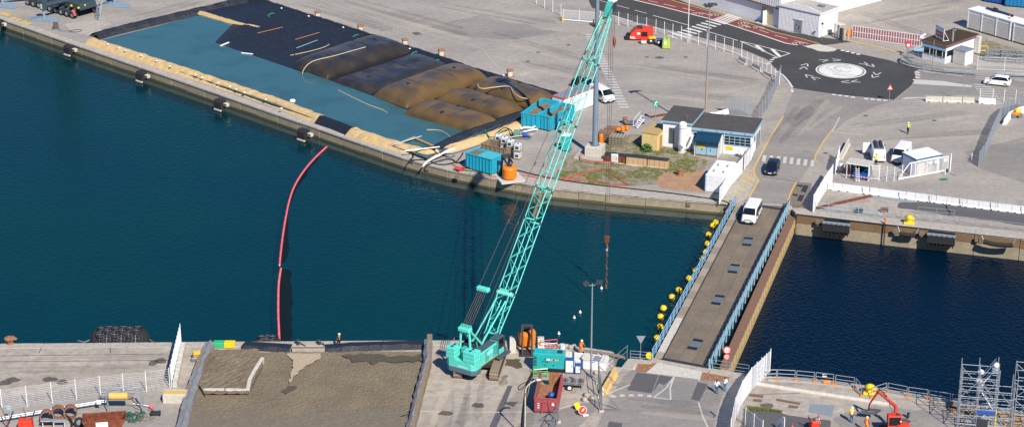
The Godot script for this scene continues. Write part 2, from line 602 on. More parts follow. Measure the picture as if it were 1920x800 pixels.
func patches()->void:
	# paving of other ages and materials, each laid as a thin sheet
	struct("road",flat([v3(12.12,0,-351.45),v3(13.84,0,-332.68),v3(20.29,0,-324.27),v3(25.81,0,-319.58),v3(32.4,0,-313.82),v3(37.86,0,-307.67),v3(40.73,0,-302.84),v3(41.27,0,-298.97),v3(41.89,0,-295.18),v3(42.86,0,-288.62),v3(49.14,0,-285.57),v3(57.32,0,-283.06),v3(61.23,0,-289.91),v3(62.71,0,-293.85),v3(62.88,0,-296.52),v3(64.02,0,-298.15),v3(59.82,0,-302.84),v3(52.79,0,-308.54),v3(50.76,0,-310.57),v3(55.86,0,-312.64),v3(46.09,0,-318.05),v3(39.29,0,-324.9),v3(30.67,0,-335.34),v3(21.32,0,-351.45)],0.004),mats.road_dark)
	struct("cycle_lane",flat([v3(13.82,0,-344.99),v3(21.49,0,-337.37),v3(25.88,0,-333.34),v3(33.51,0,-325.85),v3(36.12,0,-323),v3(41.21,0,-316.53),v3(44.75,0,-311.75),v3(46.62,0,-310.72),v3(50.28,0,-311.45),v3(47.86,0,-314.12),v3(43.61,0,-318.05),v3(39.7,0,-323.63),v3(35.02,0,-329.4),v3(27.93,0,-337.37),v3(20.97,0,-344.99)],0.008),mats.red_lane)
	struct("paved_verge",flat(ragged([v3(47.25,0,-310.28),v3(49,0,-311.01),v3(50.41,0,-311.16),v3(52.79,0,-308.54),v3(52.02,0,-307.38),v3(50.86,0,-307.1),v3(49.7,0,-307.38)],0.6,0.2),0.012),mats.concrete_pale)
	struct("road",flat([v3(43.07,0,-288.37),v3(49.1,0,-285.31),v3(57.51,0,-282.81),v3(53.82,0,-279.86),v3(48.93,0,-273.89),v3(44.2,0,-265.44),v3(41.54,0,-257.24),v3(36.09,0,-241.7),v3(35.85,0,-239.83),v3(29.5,0,-241.32),v3(31.13,0,-242.84),v3(33.26,0,-249.86),v3(32.91,0,-253.7),v3(39.91,0,-276.25)],0.004),mats.road_grey)
	struct("road",flat([v3(57.56,0,-283.06),v3(61.39,0,-289.91),v3(62.87,0,-293.85),v3(63.61,0,-297.33),v3(69.84,0,-295.98),v3(79.69,0,-292),v3(84.09,0,-289.91),v3(82.4,0,-283.31),v3(67.62,0,-285.31),v3(62.45,0,-283.56)],0.005),mats.road_grey)
	struct("pavement",flat([v3(37.87,0,-248.86),v3(40.17,0,-248.46),v3(39.42,0,-245.14),v3(37.27,0,-239.08),v3(35.85,0,-239.83)],0.006),mats.concrete_dark)
	struct("pavement",flat([v3(26.44,0,-242.84),v3(29.32,0,-240.95),v3(30.67,0,-242.46),v3(31.91,0,-246.69),v3(32.97,0,-251.06),v3(31.72,0,-253.5),v3(27.41,0,-244.17)],0.006),mats.concrete)
	# soil and thin grass behind the quay edge
	struct("soil",flat(ragged([v3(5.3,0,-249.66),v3(6.71,0,-254.73),v3(7.52,0,-258.08),v3(9.82,0,-260.64),v3(12.75,0,-263.24),v3(15.11,0,-265.44),v3(17.15,0,-268.13),v3(21.16,0,-265.44),v3(25.21,0,-259.78),v3(27.17,0,-256.82),v3(25.92,0,-252.68),v3(20.16,0,-251.06),v3(19.37,0,-247.87),v3(12.77,0,-246.89),v3(7.13,0,-248.46)],0.7,0.5,3),0.004),mats.soil)
	struct("rusty_slab",flat(ragged([v3(20.7,0,-252.68),v3(26.28,0,-253.5),v3(25.49,0,-244.75),v3(19.85,0,-246.69),v3(19.12,0,-248.46)],0.8,0.2,5),0.010),mats.slab_tan)
	# concrete aprons on both quays
	struct("quay_apron",flat(ragged([v3(-8.35,0,-253.5),v3(-2.94,0,-250.26),v3(0.36,0,-248.66),v3(5.31,0,-246.5),v3(12.32,0,-244.56),v3(22.81,0,-242.08),v3(28.19,0,-240.76),v3(26.65,0,-243.6),v3(23.24,0,-244.75),v3(19.79,0,-245.72),v3(12.1,0,-247.87),v3(5.74,0,-250.06),v3(0,0,-251.87),v3(-2.18,0,-253.91),v3(-5.85,0,-255.56)],1.0,0.15,7),0.014),mats.concrete)
	struct("quay_apron",flat([v3(36.77,0,-237.43),v3(47.43,0,-233.99),v3(64.49,0,-228.91),v3(65.04,0,-231.16),v3(47.8,0,-236.15),v3(37.32,0,-239.45)],0.014),mats.concrete)
	struct("quay_apron",flat(ragged([v3(41.48,0,-246.69),v3(45.23,0,-245.72),v3(47.89,0,-244.75),v3(66.68,0,-237.98),v3(65.21,0,-231.87),v3(47.9,0,-236.7),v3(37.71,0,-239.83),v3(40.14,0,-244.75)],1.0,0.25,9),0.008),mats.apron_pale)
	struct("asphalt_patch",flat(ragged([v3(50.68,0,-241.51),v3(55.77,0,-241.89),v3(66.5,0,-237.24),v3(65.55,0,-233.28),v3(59.93,0,-235.43),v3(49.93,0,-239.64)],0.9,0.2,4),0.011),mats.patch_dark)
	struct("quay_apron",flat(ragged([v3(26.02,0,-188.98),v3(27.36,0,-190.74),v3(32.29,0,-190.11),v3(36.3,0,-188.86),v3(43.58,0,-186.15),v3(53.79,0,-182.22),v3(52.35,0,-176.29),v3(21.37,0,-176.29)],1.0,0.2,2),0.006),mats.apron_pale)
	struct("asphalt_patch",flat(ragged([v3(24.25,0,-184.11),v3(27.29,0,-183.16),v3(28.54,0,-182.22),v3(32.76,0,-181.05),v3(31.78,0,-176.29),v3(22.44,0,-176.29)],0.8,0.2,6),0.010),mats.patch_dark)
	struct("asphalt_patch",flat(ragged([v3(37.69,0,-184.35),v3(44.05,0,-182.92),v3(47.21,0,-179.67),v3(46.47,0,-176.29),v3(34.19,0,-176.29),v3(32.87,0,-181.75)],0.8,0.3,8),0.010),mats.road_grey)
	# the road on the near side of the bridge, with darker repairs
	struct("road",flat([v3(15.48,0,-195.51),v3(21.38,0,-192.65),v3(23.59,0,-191.75),v3(21.87,0,-185.79),v3(19.77,0,-176.29),v3(7.75,0,-176.29),v3(10.67,0,-187.37),v3(11.99,0,-191.12),v3(12.62,0,-192.14)],0.004),mats.road_grey)
	struct("asphalt_patch",flat([v3(13.41,0,-192.01),v3(15.72,0,-191.37),v3(14.7,0,-187.13),v3(12.16,0,-187.87)],0.009),mats.patch_dark)
	struct("asphalt_patch",flat([v3(15.83,0,-191.37),v3(17.23,0,-190.86),v3(16.18,0,-188.98),v3(15.65,0,-189.48),v3(14.81,0,-187.13)],0.013),mats.patch_dark)
	struct("asphalt_patch",flat([v3(19.81,0,-189.73),v3(20.84,0,-189.23),v3(19.59,0,-185.31),v3(18.74,0,-185.79)],0.009),mats.patch_dark)
	struct("asphalt_patch",flat(ragged([v3(9.93,0,-180.82),v3(11.33,0,-180.48),v3(10.68,0,-176.29),v3(9.29,0,-176.29)],0.6,0.1),0.009),mats.patch_dark)
	struct("concrete_strip",flat([v3(12.85,0,-195.25),v3(13.75,0,-194.85),v3(13.27,0,-192.52),v3(11.98,0,-193.03)],0.012),mats.concrete_pale)
	struct("rusty_plate",flat([v3(13.8,0,-194.72),v3(15.68,0,-194.2),v3(14.56,0,-192.01),v3(13.32,0,-192.39)],0.016),mats.rust)
	struct("concrete_strip",flat([v3(15.86,0,-194.33),v3(20.59,0,-192.78),v3(20.03,0,-190.36),v3(14.55,0,-191.88)],0.012),mats.concrete_pale)
	struct("rusty_plate",flat([v3(20.71,0,-192.78),v3(23.55,0,-191.88),v3(22.94,0,-189.86),v3(20.14,0,-190.23)],0.016),mats.rust)
	struct("concrete_strip",flat([v3(24.34,0,-191.24),v3(23.31,0,-188.98),v3(20.62,0,-179.67),v3(22.25,0,-179.67),v3(23.55,0,-184.35),v3(24.9,0,-191.12)],0.012),mats.concrete)
	# yard between the mud basin and the road
	struct("asphalt_patch",flat(ragged([v3(2.21,0,-183.16),v3(4.4,0,-182.57),v3(5.53,0,-183.75),v3(8.35,0,-185.31),v3(9.24,0,-186.76),v3(9.09,0,-184.35),v3(5.34,0,-176.29),v3(1.34,0,-176.29),v3(1.38,0,-182.92)],0.9,0.2),0.005),mats.road_grey)
	struct("concrete_strip",flat([v3(-9.48,0,-199.66),v3(2.37,0,-199.53),v3(2.35,0,-197.5),v3(-9.37,0,-196.97)],0.010),mats.concrete)
	struct("asphalt_patch",flat([v3(-0.45,0,-188.86),v3(0.06,0,-188.86),v3(-2.14,0,-176.29),v3(-2.99,0,-176.29)],0.012),mats.patch_dark)
	struct("wet_stain",flat(ragged([v3(-0.81,0,-195.38),v3(0.87,0,-195.12),v3(1.04,0,-193.29),v3(0.46,0,-192.78),v3(-0.58,0,-193.81)],0.4,0.25,12),0.016),mats.mud_wet)
	struct("wet_stain",flat(ragged([v3(-1.14,0,-191.12),v3(-0.57,0,-191.5),v3(-0.45,0,-189.23),v3(-1.36,0,-188.98)],0.4,0.25,14),0.016),mats.concrete_dark)
	struct("asphalt_patch",flat(ragged([v3(-55.96,0,-186.52),v3(-46.47,0,-186.64),v3(-40.03,0,-188.24),v3(-35.39,0,-187.37),v3(-33.39,0,-176.29),v3(-53.42,0,-176.29)],1.0,0.3,15),0.005),mats.apron)
	# older slabs and repairs in the large paved yard
	struct("asphalt_patch",flat(ragged([v3(-13.77,0,-321.13),v3(-5.47,0,-328.1),v3(7.98,0,-318.05),v3(0,0,-313.53),v3(-7.92,0,-315.62)],2.0,0.4,21),0.006),mats.road_grey)
	struct("pale_dust",flat(ragged([v3(-75.42,0,-322.69),v3(-72.26,0,-324.9),v3(-67.96,0,-323.63),v3(-68.36,0,-318.66),v3(-70.1,0,-316.23),v3(-73.69,0,-318.66)],1.0,0.7,22),0.006),mats.concrete)
	struct("pale_dust",flat(ragged([v3(0,0,-299.24),v3(3.32,0,-295.18),v3(6.51,0,-288.62),v3(6.93,0,-285.82),v3(3.29,0,-292.53),v3(-0.83,0,-296.52)],1.0,0.4,23),0.006),mats.apron_pale)
	struct("asphalt_patch",flat(ragged([v3(-16.65,0,-317.74),v3(-15.69,0,-318.05),v3(-15.02,0,-316.83),v3(-16.05,0,-316.23)],0.6,0.1,24),0.007),mats.patch_dark)
	struct("asphalt_patch",flat(ragged([v3(63.32,0,-260.42),v3(73.67,0,-267.01),v3(69.11,0,-248.07),v3(64.52,0,-253.09),v3(63.22,0,-255.15)],1.2,0.2,25),0.006),mats.road_grey)
	# expansion joints and pale seams across the paving
	var seams:=MB.new()
	for s in [[v3(-33.63,0,-337.37),v3(-20.2,0,-322.69)],[v3(-20.2,0,-322.69),v3(-4.74,0,-308.54)],[v3(0,0,-304.81),v3(13.52,0,-319.28)],[v3(-6.86,0,-306.24),v3(12.39,0,-317.44)],[v3(66.36,0,-333.34),v3(75.29,0,-322.07)],[v3(29.74,0,-284.81),v3(38.02,0,-290.43)],[v3(-4.74,0,-308.54),v3(-2.52,0,-299.79)],[v3(-23.89,0,-317.44),v3(-12.79,0,-329.07)]]:
		stripe(seams,s[0],s[1],0.28,0.013)
	struct("paving_seams",seams,mats.concrete)
	var dk:=MB.new()
	for s in [[v3(-55.99,0,-196.04),v3(-36.83,0,-196.57)],[v3(-55.65,0,-194.59),v3(-37.16,0,-194.98)],[v3(-44.41,0,-198.04),v3(-44.1,0,-196.7)],[v3(-52.03,0,-198.17),v3(-51.94,0,-196.7)],[v3(33.81,0,-250.86),v3(38.25,0,-249.06)],[v3(23.4,0,-186.64),v3(30.3,0,-187.13)]]:
		stripe(dk,s[0],s[1],0.08,0.02)
	struct("paving_joints",dk,mats.steel_dark)

func build_stains()->void:
	# tyre marks, spilt oil and pale cement dust on the paving: thin films with ragged outlines
	var film:=func(c:Color)->StandardMaterial3D:
		var m:=StandardMaterial3D.new()
		m.albedo_color=c
		m.transparency=BaseMaterial3D.TRANSPARENCY_ALPHA
		m.roughness=0.95
		return m
	var dark:StandardMaterial3D=film.call(Color(0.22,0.21,0.21,0.10))
	var pale:StandardMaterial3D=film.call(Color(0.88,0.82,0.72,0.18))
	var oil:StandardMaterial3D=film.call(Color(0.12,0.11,0.10,0.45))
	var k:=0
	for s in [[v3(-37.1,0,-334.67),v3(-21.36,0,-319.58)],[v3(-29.9,0,-337.37),v3(-8.85,0,-317.44)],[v3(-12.94,0,-333.34),v3(3.59,0,-323)],[v3(-1.76,0,-315.02),v3(10.22,0,-303.97)],[v3(3.37,0,-300.62),v3(14.01,0,-293.05)],[v3(19.39,0,-300.62),v3(36.21,0,-292.53)],[v3(21.06,0,-287.34),v3(29.69,0,-284.31)],[v3(41.78,0,-272.72),v3(47.85,0,-282.32)],[v3(38.59,0,-265.89),v3(44.89,0,-281.09)],[v3(48.38,0,-270.41),v3(65.73,0,-276.25)],[v3(51.38,0,-265.44),v3(66.32,0,-268.13)],[v3(-53.55,0,-193.03),v3(-38.09,0,-193.55)],[v3(-51.39,0,-191.12),v3(-40.08,0,-191.75)],[v3(-6.2,0,-187.99),v3(-7.05,0,-179.67)],[v3(-4.53,0,-189.23),v3(-5.1,0,-179.67)],[v3(0.84,0,-187.37),v3(-1.09,0,-179.67)],[v3(12.75,0,-184.35),v3(18.74,0,-183.16)],[v3(58.73,0,-330.7),v3(72.58,0,-309.12)],[v3(61.32,0,-324.27),v3(76.85,0,-334.01)],[v3(-64.92,0,-324.27),v3(-56.48,0,-334.01)]]:
		var a:Vector3=s[0]
		var b:Vector3=s[1]
		var d:=(b-a).normalized()
		var n:=Vector3(d.z,0,-d.x)
		for j in 3:
			var o:=n*(j-1)*rng.randf_range(1.0,2.4)+d*rng.randf_range(-3,3)
			var w:=rng.randf_range(0.35,1.1)
			var sh:=flat(ragged([a+o+n*w*0.3,b+o+n*w,b+o+d*1.5,b+o-n*w,a+o-n*w*0.3],1.0,0.15,k),0.02+0.0011*(k%9))
			if sh.v.size()>0:struct("paving_stain",sh,pale if (k%3==0) else dark)
			k+=1
	for p in [v3(-49.29,0,-190.36),v3(-47.96,0,-189.73),v3(-54.14,0,-189.48),v3(-53.36,0,-190.23),v3(0,0,-184.71),v3(-6.87,0,-182.57),v3(-3.6,0,-184.35),v3(-39.02,0,-194.33),v3(-38.3,0,-194.85),v3(37.49,0,-183.16),v3(40.36,0,-180.82),v3(37.98,0,-179.67),v3(26.6,0,-184.35),v3(23.5,0,-303.97),v3(13.38,0,-297.88)]:
		var q:=[]
		for i in 9:q.append(p+Vector3(cos(i*0.7)*rng.randf_range(0.4,1.0),0,sin(i*0.7)*rng.randf_range(0.4,0.8)))
		struct("oil_spot",flat(q,0.033),oil)

func build_water()->void:
	var w:=StandardMaterial3D.new()
	w.albedo_color=Color(c8(0,57,64),0.5)
	w.roughness=0.12
	w.metallic_specular=0.36
	w.transparency=BaseMaterial3D.TRANSPARENCY_ALPHA
	w.normal_enabled=true
	w.normal_texture=T.ripple
	w.normal_scale=0.17
	w.uv1_triplanar=true
	w.uv1_world_triplanar=true
	w.uv1_scale=Vector3.ONE/24.0
	mats.water=w
	var w2:StandardMaterial3D=w.duplicate()
	w2.transparency=BaseMaterial3D.TRANSPARENCY_DISABLED
	w2.metallic_specular=0.2
	w2.albedo_color=c8(1,22,40)
	w2.uv1_scale=Vector3.ONE/17.0
	w2.normal_scale=0.42
	mats.water_deep=w2
	var a:=v3(22.82,-1.6,-194.95)
	var b:=v3(36.44,-1.6,-243.82)
	var d:=(b-a).normalized()
	var n0:=a-d*60
	var f0:=b+d*200
	struct("harbour_water",flat([Vector3(-900,0,-60),n0,f0,Vector3(-900,0,-900)],-1.6),mats.water)
	# light fades out some metres down in the turbid water
	var deep:=mt("turbid",c8(2,66,72),1.0,0,"turbid",190.0)
	deep.metallic_specular=0.0
	struct("harbour_depth",flat([Vector3(-900,0,-60),n0,f0,Vector3(-900,0,-900)],-4.2),deep)
	struct("dock_water",flat([n0+Vector3(0.4,0,0),Vector3(500,0,-120),Vector3(500,0,-330),f0+Vector3(0.4,0,0)],-3.0),mats.water_deep)

func build_markings()->void:
	var w:=MB.new()
	var y:=0.016
	# lane lines and dashes of the upper road
	for s in [[v3(13.15,0,-339.42),v3(14.51,0,-338.05)],[v3(15.4,0,-337.03),v3(16.74,0,-335.68)],[v3(18.24,0,-334.01),v3(20.26,0,-332.02)],[v3(21.13,0,-331.03),v3(23.12,0,-329.07)]]:stripe(w,s[0],s[1],0.16,y)
	for s in [[v3(24.13,0,-327.78),v3(27.09,0,-324.74),v3(29.91,0,-321.75)],[v3(32.32,0,-318.66),v3(37.07,0,-313.23)],[v3(14.67,0,-330.37),v3(20.47,0,-324.27)],[v3(22,0,-322.69),v3(24.92,0,-319.58),v3(29,0,-315.02),v3(35.65,0,-307.1),v3(37.51,0,-303.69),v3(40.21,0,-300.62)],[v3(37.39,0,-312.93),v3(39.78,0,-310.87),v3(44.73,0,-306.24),v3(42.48,0,-303.97),v3(40.81,0,-307.1),v3(37.39,0,-312.93)]]:
		for i in s.size()-1:stripe(w,s[i],s[i+1],0.2,y+0.001*i)
	for s in [[v3(39.74,0,-310.57),v3(40.72,0,-307.1)],[v3(42.1,0,-308.54),v3(42.89,0,-304.53)]]:stripe(w,s[0],s[1],0.6,y+0.004)
	for p in [v3(41.95,0,-303.83),v3(41.41,0,-302.84),v3(41.02,0,-301.73),v3(40.63,0,-300.62)]:stripe(w,p+Vector3(-0.35,0,0.1),p+Vector3(0.35,0,-0.1),0.45,y)
	# edge of the cycle lane
	var lo:=[v3(13.82,0,-344.99),v3(21.49,0,-337.37),v3(25.88,0,-333.34),v3(33.51,0,-325.85),v3(36.12,0,-323),v3(41.21,0,-316.53),v3(44.75,0,-311.75),v3(46.62,0,-310.72)]
	for i in lo.size()-1:stripe(w,lo[i],lo[i+1],0.3,y+0.001*(i%2))
	for s in [[v3(23.9,0,-337.03),v3(25.48,0,-335.68)],[v3(26.45,0,-334.84),v3(28.44,0,-333.01)],[v3(29.5,0,-332.35),v3(31.46,0,-330.54)],[v3(32.46,0,-329.4),v3(34.32,0,-327.78)],[v3(38.75,0,-322.38),v3(40.09,0,-320.67)],[v3(41.27,0,-319.28),v3(42.65,0,-317.44)],[v3(43.47,0,-316.23),v3(45.34,0,-314.27)],[v3(46.36,0,-313.38),v3(48.45,0,-311.45)]]:stripe(w,s[0],s[1],0.14,y)
	# bicycle symbols: two wheels, a frame and a rider's head
	for p in [v3(31.87,0,-328.91),v3(34.45,0,-328.1),v3(39,0,-323),v3(38.98,0,-321.13),v3(41.32,0,-320.51),v3(46.75,0,-311.75)]:
		for k in [-0.55,0.55]:
			var c:Vector3=p+Vector3(k,0,0.15*k)
			for i in 8:
				var t:=TAU*i/8.0
				stripe(w,c+Vector3(cos(t)*0.32,0,sin(t)*0.6),c+Vector3(cos(t+0.8)*0.32,0,sin(t+0.8)*0.6),0.07,y+0.002)
		stripe(w,p+Vector3(-0.5,0,0),p+Vector3(0.1,0,-0.7),0.09,y+0.004)
		stripe(w,p+Vector3(0.1,0,-0.7),p+Vector3(0.55,0,0.05),0.09,y+0.005)
	for s in [[v3(41.07,0,-297.33),v3(41.77,0,-296.25),v3(42.24,0,-294.65),v3(42.64,0,-292),v3(42.89,0,-288.88)],[v3(42.63,0,-288.11),v3(42.59,0,-286.58)]]:
		for i in s.size()-1:stripe(w,s[i],s[i+1],0.28,y)
	for p in [v3(48.74,0,-285.57),v3(49.57,0,-285.19),v3(50.47,0,-284.81),v3(51.36,0,-284.31),v3(53.24,0,-283.56),v3(54.16,0,-283.31),v3(55.08,0,-283.06),v3(56,0,-282.86)]:stripe(w,p+Vector3(-0.3,0,0),p+Vector3(0.3,0,0.15),0.5,y)
	for p in [v3(53.46,0,-307.81),v3(54.14,0,-307.24),v3(54.89,0,-306.52),v3(55.63,0,-305.81)]:stripe(w,p+Vector3(-0.3,0,0),p+Vector3(0.3,0,0.1),0.55,y)
	for p in [v3(63.35,0,-296.39),v3(63.21,0,-295.18),v3(62.87,0,-293.85),v3(62.29,0,-292.53)]:stripe(w,p+Vector3(-0.3,0,-0.2),p+Vector3(0.35,0,0.2),0.45,y)
	struct("road_markings",w,mats.paint_white)
	var wo:=MB.new()
	for q in [[v3(61.54,0,-290.69),v3(62.34,0,-292.79),v3(66.55,0,-292),v3(68.74,0,-290.69),v3(70.7,0,-289.91),v3(70.18,0,-289.01),v3(65.31,0,-289.91)],[v3(58.4,0,-283.31),v3(62.52,0,-283.93),v3(62.43,0,-284.31),v3(59.36,0,-284.18)]]:
		wo.v.append_array(flat(q,y).v); wo.n.append_array(flat(q,y).n)
	for s in [[v3(64.33,0,-297.61),v3(65.7,0,-297.33)],[v3(64.35,0,-296.79),v3(67.3,0,-295.72)],[v3(67.66,0,-295.45),v3(70.17,0,-294.38)],[v3(72.1,0,-294.11),v3(73.5,0,-293.71)],[v3(77.6,0,-292.53),v3(80.04,0,-291.74)],[v3(71.6,0,-293.32),v3(73.3,0,-292.79)]]:stripe(wo,s[0],s[1],0.2,y)
	for i in 9:stripe(wo,v3(70.81,0,-290.43)+Vector3(0,0,1.1*i),v3(72.72,0,-290.17)+Vector3(0.6,0,1.1*i),0.35,y)
	struct("worn_road_markings",wo,mats.paint_worn)
	# pedestrian crossing: every bar a piece
	var cr:=Node3D.new()
	cr.name=numbered(self,"road_crossing")
	add_child(cr)
	cr.set_meta("kind","structure")
	for i in 9:
		var c:Vector3=v3(26.89,0,-315.02).lerp(v3(34,0,-323.32),i/8.0)
		var e:Vector3=(v3(36.12,0,-323)-v3(25.88,0,-333.34)).normalized()
		var m:=MB.new()
		stripe(m,c-e*1.6,c+e*1.6,0.55,0.018)
		put(cr,"bar",m,mats.paint_white)
	for i in 7:
		var c:Vector3=v3(34.96,0,-323.95).lerp(v3(37.92,0,-327.29),i/6.0)
		var e:Vector3=(v3(39.7,0,-323.63)-v3(35.02,0,-329.4)).normalized()
		var m:=MB.new()
		stripe(m,c-e*1.7,c+e*1.7,0.42,0.02)
		put(cr,"bar",m,mats.paint_white)
	var cz:=Node3D.new()
	cz.name=numbered(self,"road_crossing")
	add_child(cz)
	cz.set_meta("kind","structure")
	for p in [v3(34.89,0,-257.87),v3(35.83,0,-257.76),v3(36.8,0,-257.55),v3(37.68,0,-257.24),v3(38.56,0,-256.92),v3(39.47,0,-256.61),v3(40.38,0,-256.29),v3(41.29,0,-255.98)]:
		var m:=MB.new()
		stripe(m,p+Vector3(-0.24,0,1.25),p+Vector3(0.24,0,-1.25),0.48,0.014)
		put(cz,"bar",m,mats.paint_worn)
	# walkway ladder across the yard
	var lad:=Node3D.new()
	lad.name=numbered(self,"walkway_marking")
	add_child(lad)
	lad.set_meta("kind","structure")
	for i in 29:
		var c:Vector3=v3(12.89,0,-316.68).lerp(v3(16.65,0,-279.62),pow(i/28.0,1.0))
		var m:=MB.new()
		stripe(m,c+Vector3(-0.72,0,-0.05),c+Vector3(0.72,0,0.05),0.62,0.012)
		put(lad,"bar",m,mats.paint_worn)
	# roundabout: ring, gap and slightly domed centre
	var rb:=Node3D.new()
	rb.name=numbered(self,"roundabout_island")
	add_child(rb)
	rb.position=v3(51.54,0,-297.25)
	rb.set_meta("kind","structure")
	put(rb,"ring",MB.new().lathe([Vector2(3.92,0.012),Vector2(3.9,0.02),Vector2(3.66,0.02)],64),mats.paint_white)
	put(rb,"dome",MB.new().lathe([Vector2(3.5,0.01),Vector2(3.44,0.05),Vector2(2.4,0.1),Vector2(1.2,0.13),Vector2(0.01,0.14)],64),mats.paint_white)
	var ty:=MB.new()
	for a in [[2.9,0.2,2.4],[2.2,1.0,3.6],[1.4,2.0,4.4],[2.6,3.4,5.2],[1.8,4.4,6.0],[0.9,0.5,3.0],[1.1,3.6,5.6]]:
		var last:=Vector3.ZERO
		for i in 13:
			var t:float=lerpf(a[1],a[2],i/12.0)
			var r:float=a[0]+0.5*sin(t*1.7)
			var p:=Vector3(cos(t)*r+0.25,0,sin(t)*r)
			if i>0:stripe(ty,last,p,0.07,0.152-0.0075*r*r*0.9+0.02)
			last=p
	put(rb,"tyre_marks",ty,mats.concrete_dark)
	var ar:=MB.new()
	for q in [v3(49.58,0,-302.42),v3(51.57,0,-302.7),v3(55.77,0,-300.89),v3(56.7,0,-299.93),v3(56.93,0,-295.85),v3(56.35,0,-294.38),v3(53.05,0,-291.87),v3(51.53,0,-291.61),v3(47.02,0,-293.32),v3(46.11,0,-294.51),v3(45.9,0,-298.42),v3(46.37,0,-300.07)]:
		var r:Vector3=q-rb.position
		var t:=Vector3(-r.z,0,r.x).normalized()
		var o:=r.normalized()
		for k in [0.0]:
			stripe(ar,q+t*0.8+o*0.05,q-t*0.5+o*0.6,0.24,0.0165)
			stripe(ar,q+t*0.8-o*0.05,q-t*0.5-o*0.6,0.24,0.0172)
	struct("roundabout_arrows",ar,mats.paint_worn)
	# yellow edge lines on the approach to the bridge
	var yl:=MB.new()
	for s in [[v3(27.93,0,-337.37),v3(35.02,0,-329.4),v3(39.7,0,-323.63),v3(43.61,0,-318.05),v3(47.86,0,-314.12),v3(50.28,0,-311.45)],[v3(39.85,0,-275.78),v3(36.29,0,-265),v3(33.01,0,-253.91),v3(32.83,0,-251.06),v3(33.15,0,-249.46),v3(31.15,0,-243.03)],[v3(46.61,0,-270.87),v3(44.36,0,-265.44),v3(42.21,0,-259.35),v3(41.84,0,-257.24),v3(42.17,0,-255.98)],[v3(38.15,0,-248.86),v3(37.19,0,-245.91),v3(36.14,0,-242.08)]]:
		for i in s.size()-1:stripe(yl,s[i],s[i+1],0.2,0.014+0.001*(i%2))
	for s in [[v3(31.7,0,-253.91),v3(32.75,0,-252.27)],[v3(31.11,0,-251.87),v3(32.16,0,-250.26)],[v3(30.66,0,-249.66),v3(32.26,0,-247.28)],[v3(29.8,0,-246.89),v3(31.09,0,-245.72)],[v3(31.22,0,-250.86),v3(32.77,0,-249.26)],[v3(29.34,0,-245.14),v3(30.24,0,-244.37)]]:stripe(yl,s[0],s[1],0.3,0.02)
	struct("yellow_markings",yl,mats.paint_yellow)
	# markings on the near side of the bridge
	var nw:=MB.new()
	for s in [[v3(7.78,0,-185.07),v3(12.57,0,-189.11)],[v3(15.99,0,-194.46),v3(14.49,0,-191.88)],[v3(20.53,0,-192.78),v3(19.94,0,-189.98)],[v3(17.42,0,-191.18),v3(16.76,0,-188.36),v3(16.61,0,-185.67),v3(14.86,0,-186.15),v3(16.36,0,-188.36),v3(17.42,0,-191.12)],[v3(19.46,0,-185.07),v3(19.63,0,-181.98),v3(20.01,0,-178.99)],[v3(4.53,0,-183.4),v3(6.21,0,-184.35)],[v3(-9.92,0,-183.04),v3(-6.89,0,-183.04)],[v3(-3.96,0,-182.81),v3(2.09,0,-182.92)],[v3(46.03,0,-269.04),v3(47.94,0,-275.07)],[v3(45.99,0,-268.81),v3(50.39,0,-267.23)],[v3(43.89,0,-261.72),v3(46.16,0,-261.93)]]:
		for i in s.size()-1:stripe(nw,s[i],s[i+1],0.17,0.02+0.001*i)
	for p in [v3(10.63,0,-186.4),v3(11.59,0,-186.58),v3(12.54,0,-186.64),v3(13.49,0,-186.64),v3(14.43,0,-186.46)]:stripe(nw,p+Vector3(-0.25,0,0),p+Vector3(0.25,0,0),0.5,0.02)
	struct("near_road_markings",nw,mats.paint_worn)
	# yellow marks faded on the quay edge beside the harbour crane
	var qy:=MB.new()
	for s in [[v3(-87.53,0,-329.07),v3(-85.87,0,-327.45)],[v3(-85.1,0,-326.49),v3(-84.43,0,-325.53)],[v3(-84.06,0,-325.53),v3(-83.39,0,-324.58)],[v3(-82.87,0,-324.27),v3(-82.2,0,-323.32)],[v3(-81.93,0,-323.32),v3(-81.27,0,-322.38)]]:stripe(qy,s[0],s[1],1.0,0.05)
	struct("quay_edge_paint",qy,mats.paint_yellow)
	# manholes, gratings and drain covers
	for p in [v3(43.71,0,-259.99),v3(46.8,0,-261.28),v3(51.88,0,-275.78),v3(61.54,0,-273.65),v3(9.21,0,-310.87),v3(4.21,0,-306.81),v3(21.56,0,-304.25),v3(27.78,0,-304.25),v3(2.54,0,-302.01),v3(-8.32,0,-296.25)]:
		struct("manhole_cover",MB.new().lathe([Vector2(0.36,0.008),Vector2(0.33,0.022),Vector2(0.01,0.022)],14),mats.patch_dark,p)
	for q in [[v3(37.94,0,-247.28),v3(38.67,0,-246.89),v3(38.92,0,-247.67),v3(38.16,0,-247.87)],[v3(38.25,0,-245.33),v3(38.9,0,-244.95),v3(39.6,0,-247.48),v3(38.99,0,-247.67)],[v3(36.94,0,-243.98),v3(37.59,0,-243.6),v3(37.77,0,-244.37),v3(37.16,0,-244.56)],[v3(37.32,0,-242.08),v3(37.9,0,-241.7),v3(38.56,0,-243.98),v3(37.95,0,-244.17)]]:
		struct("cover_plate",flat(q,0.02),mats.steel_dark)

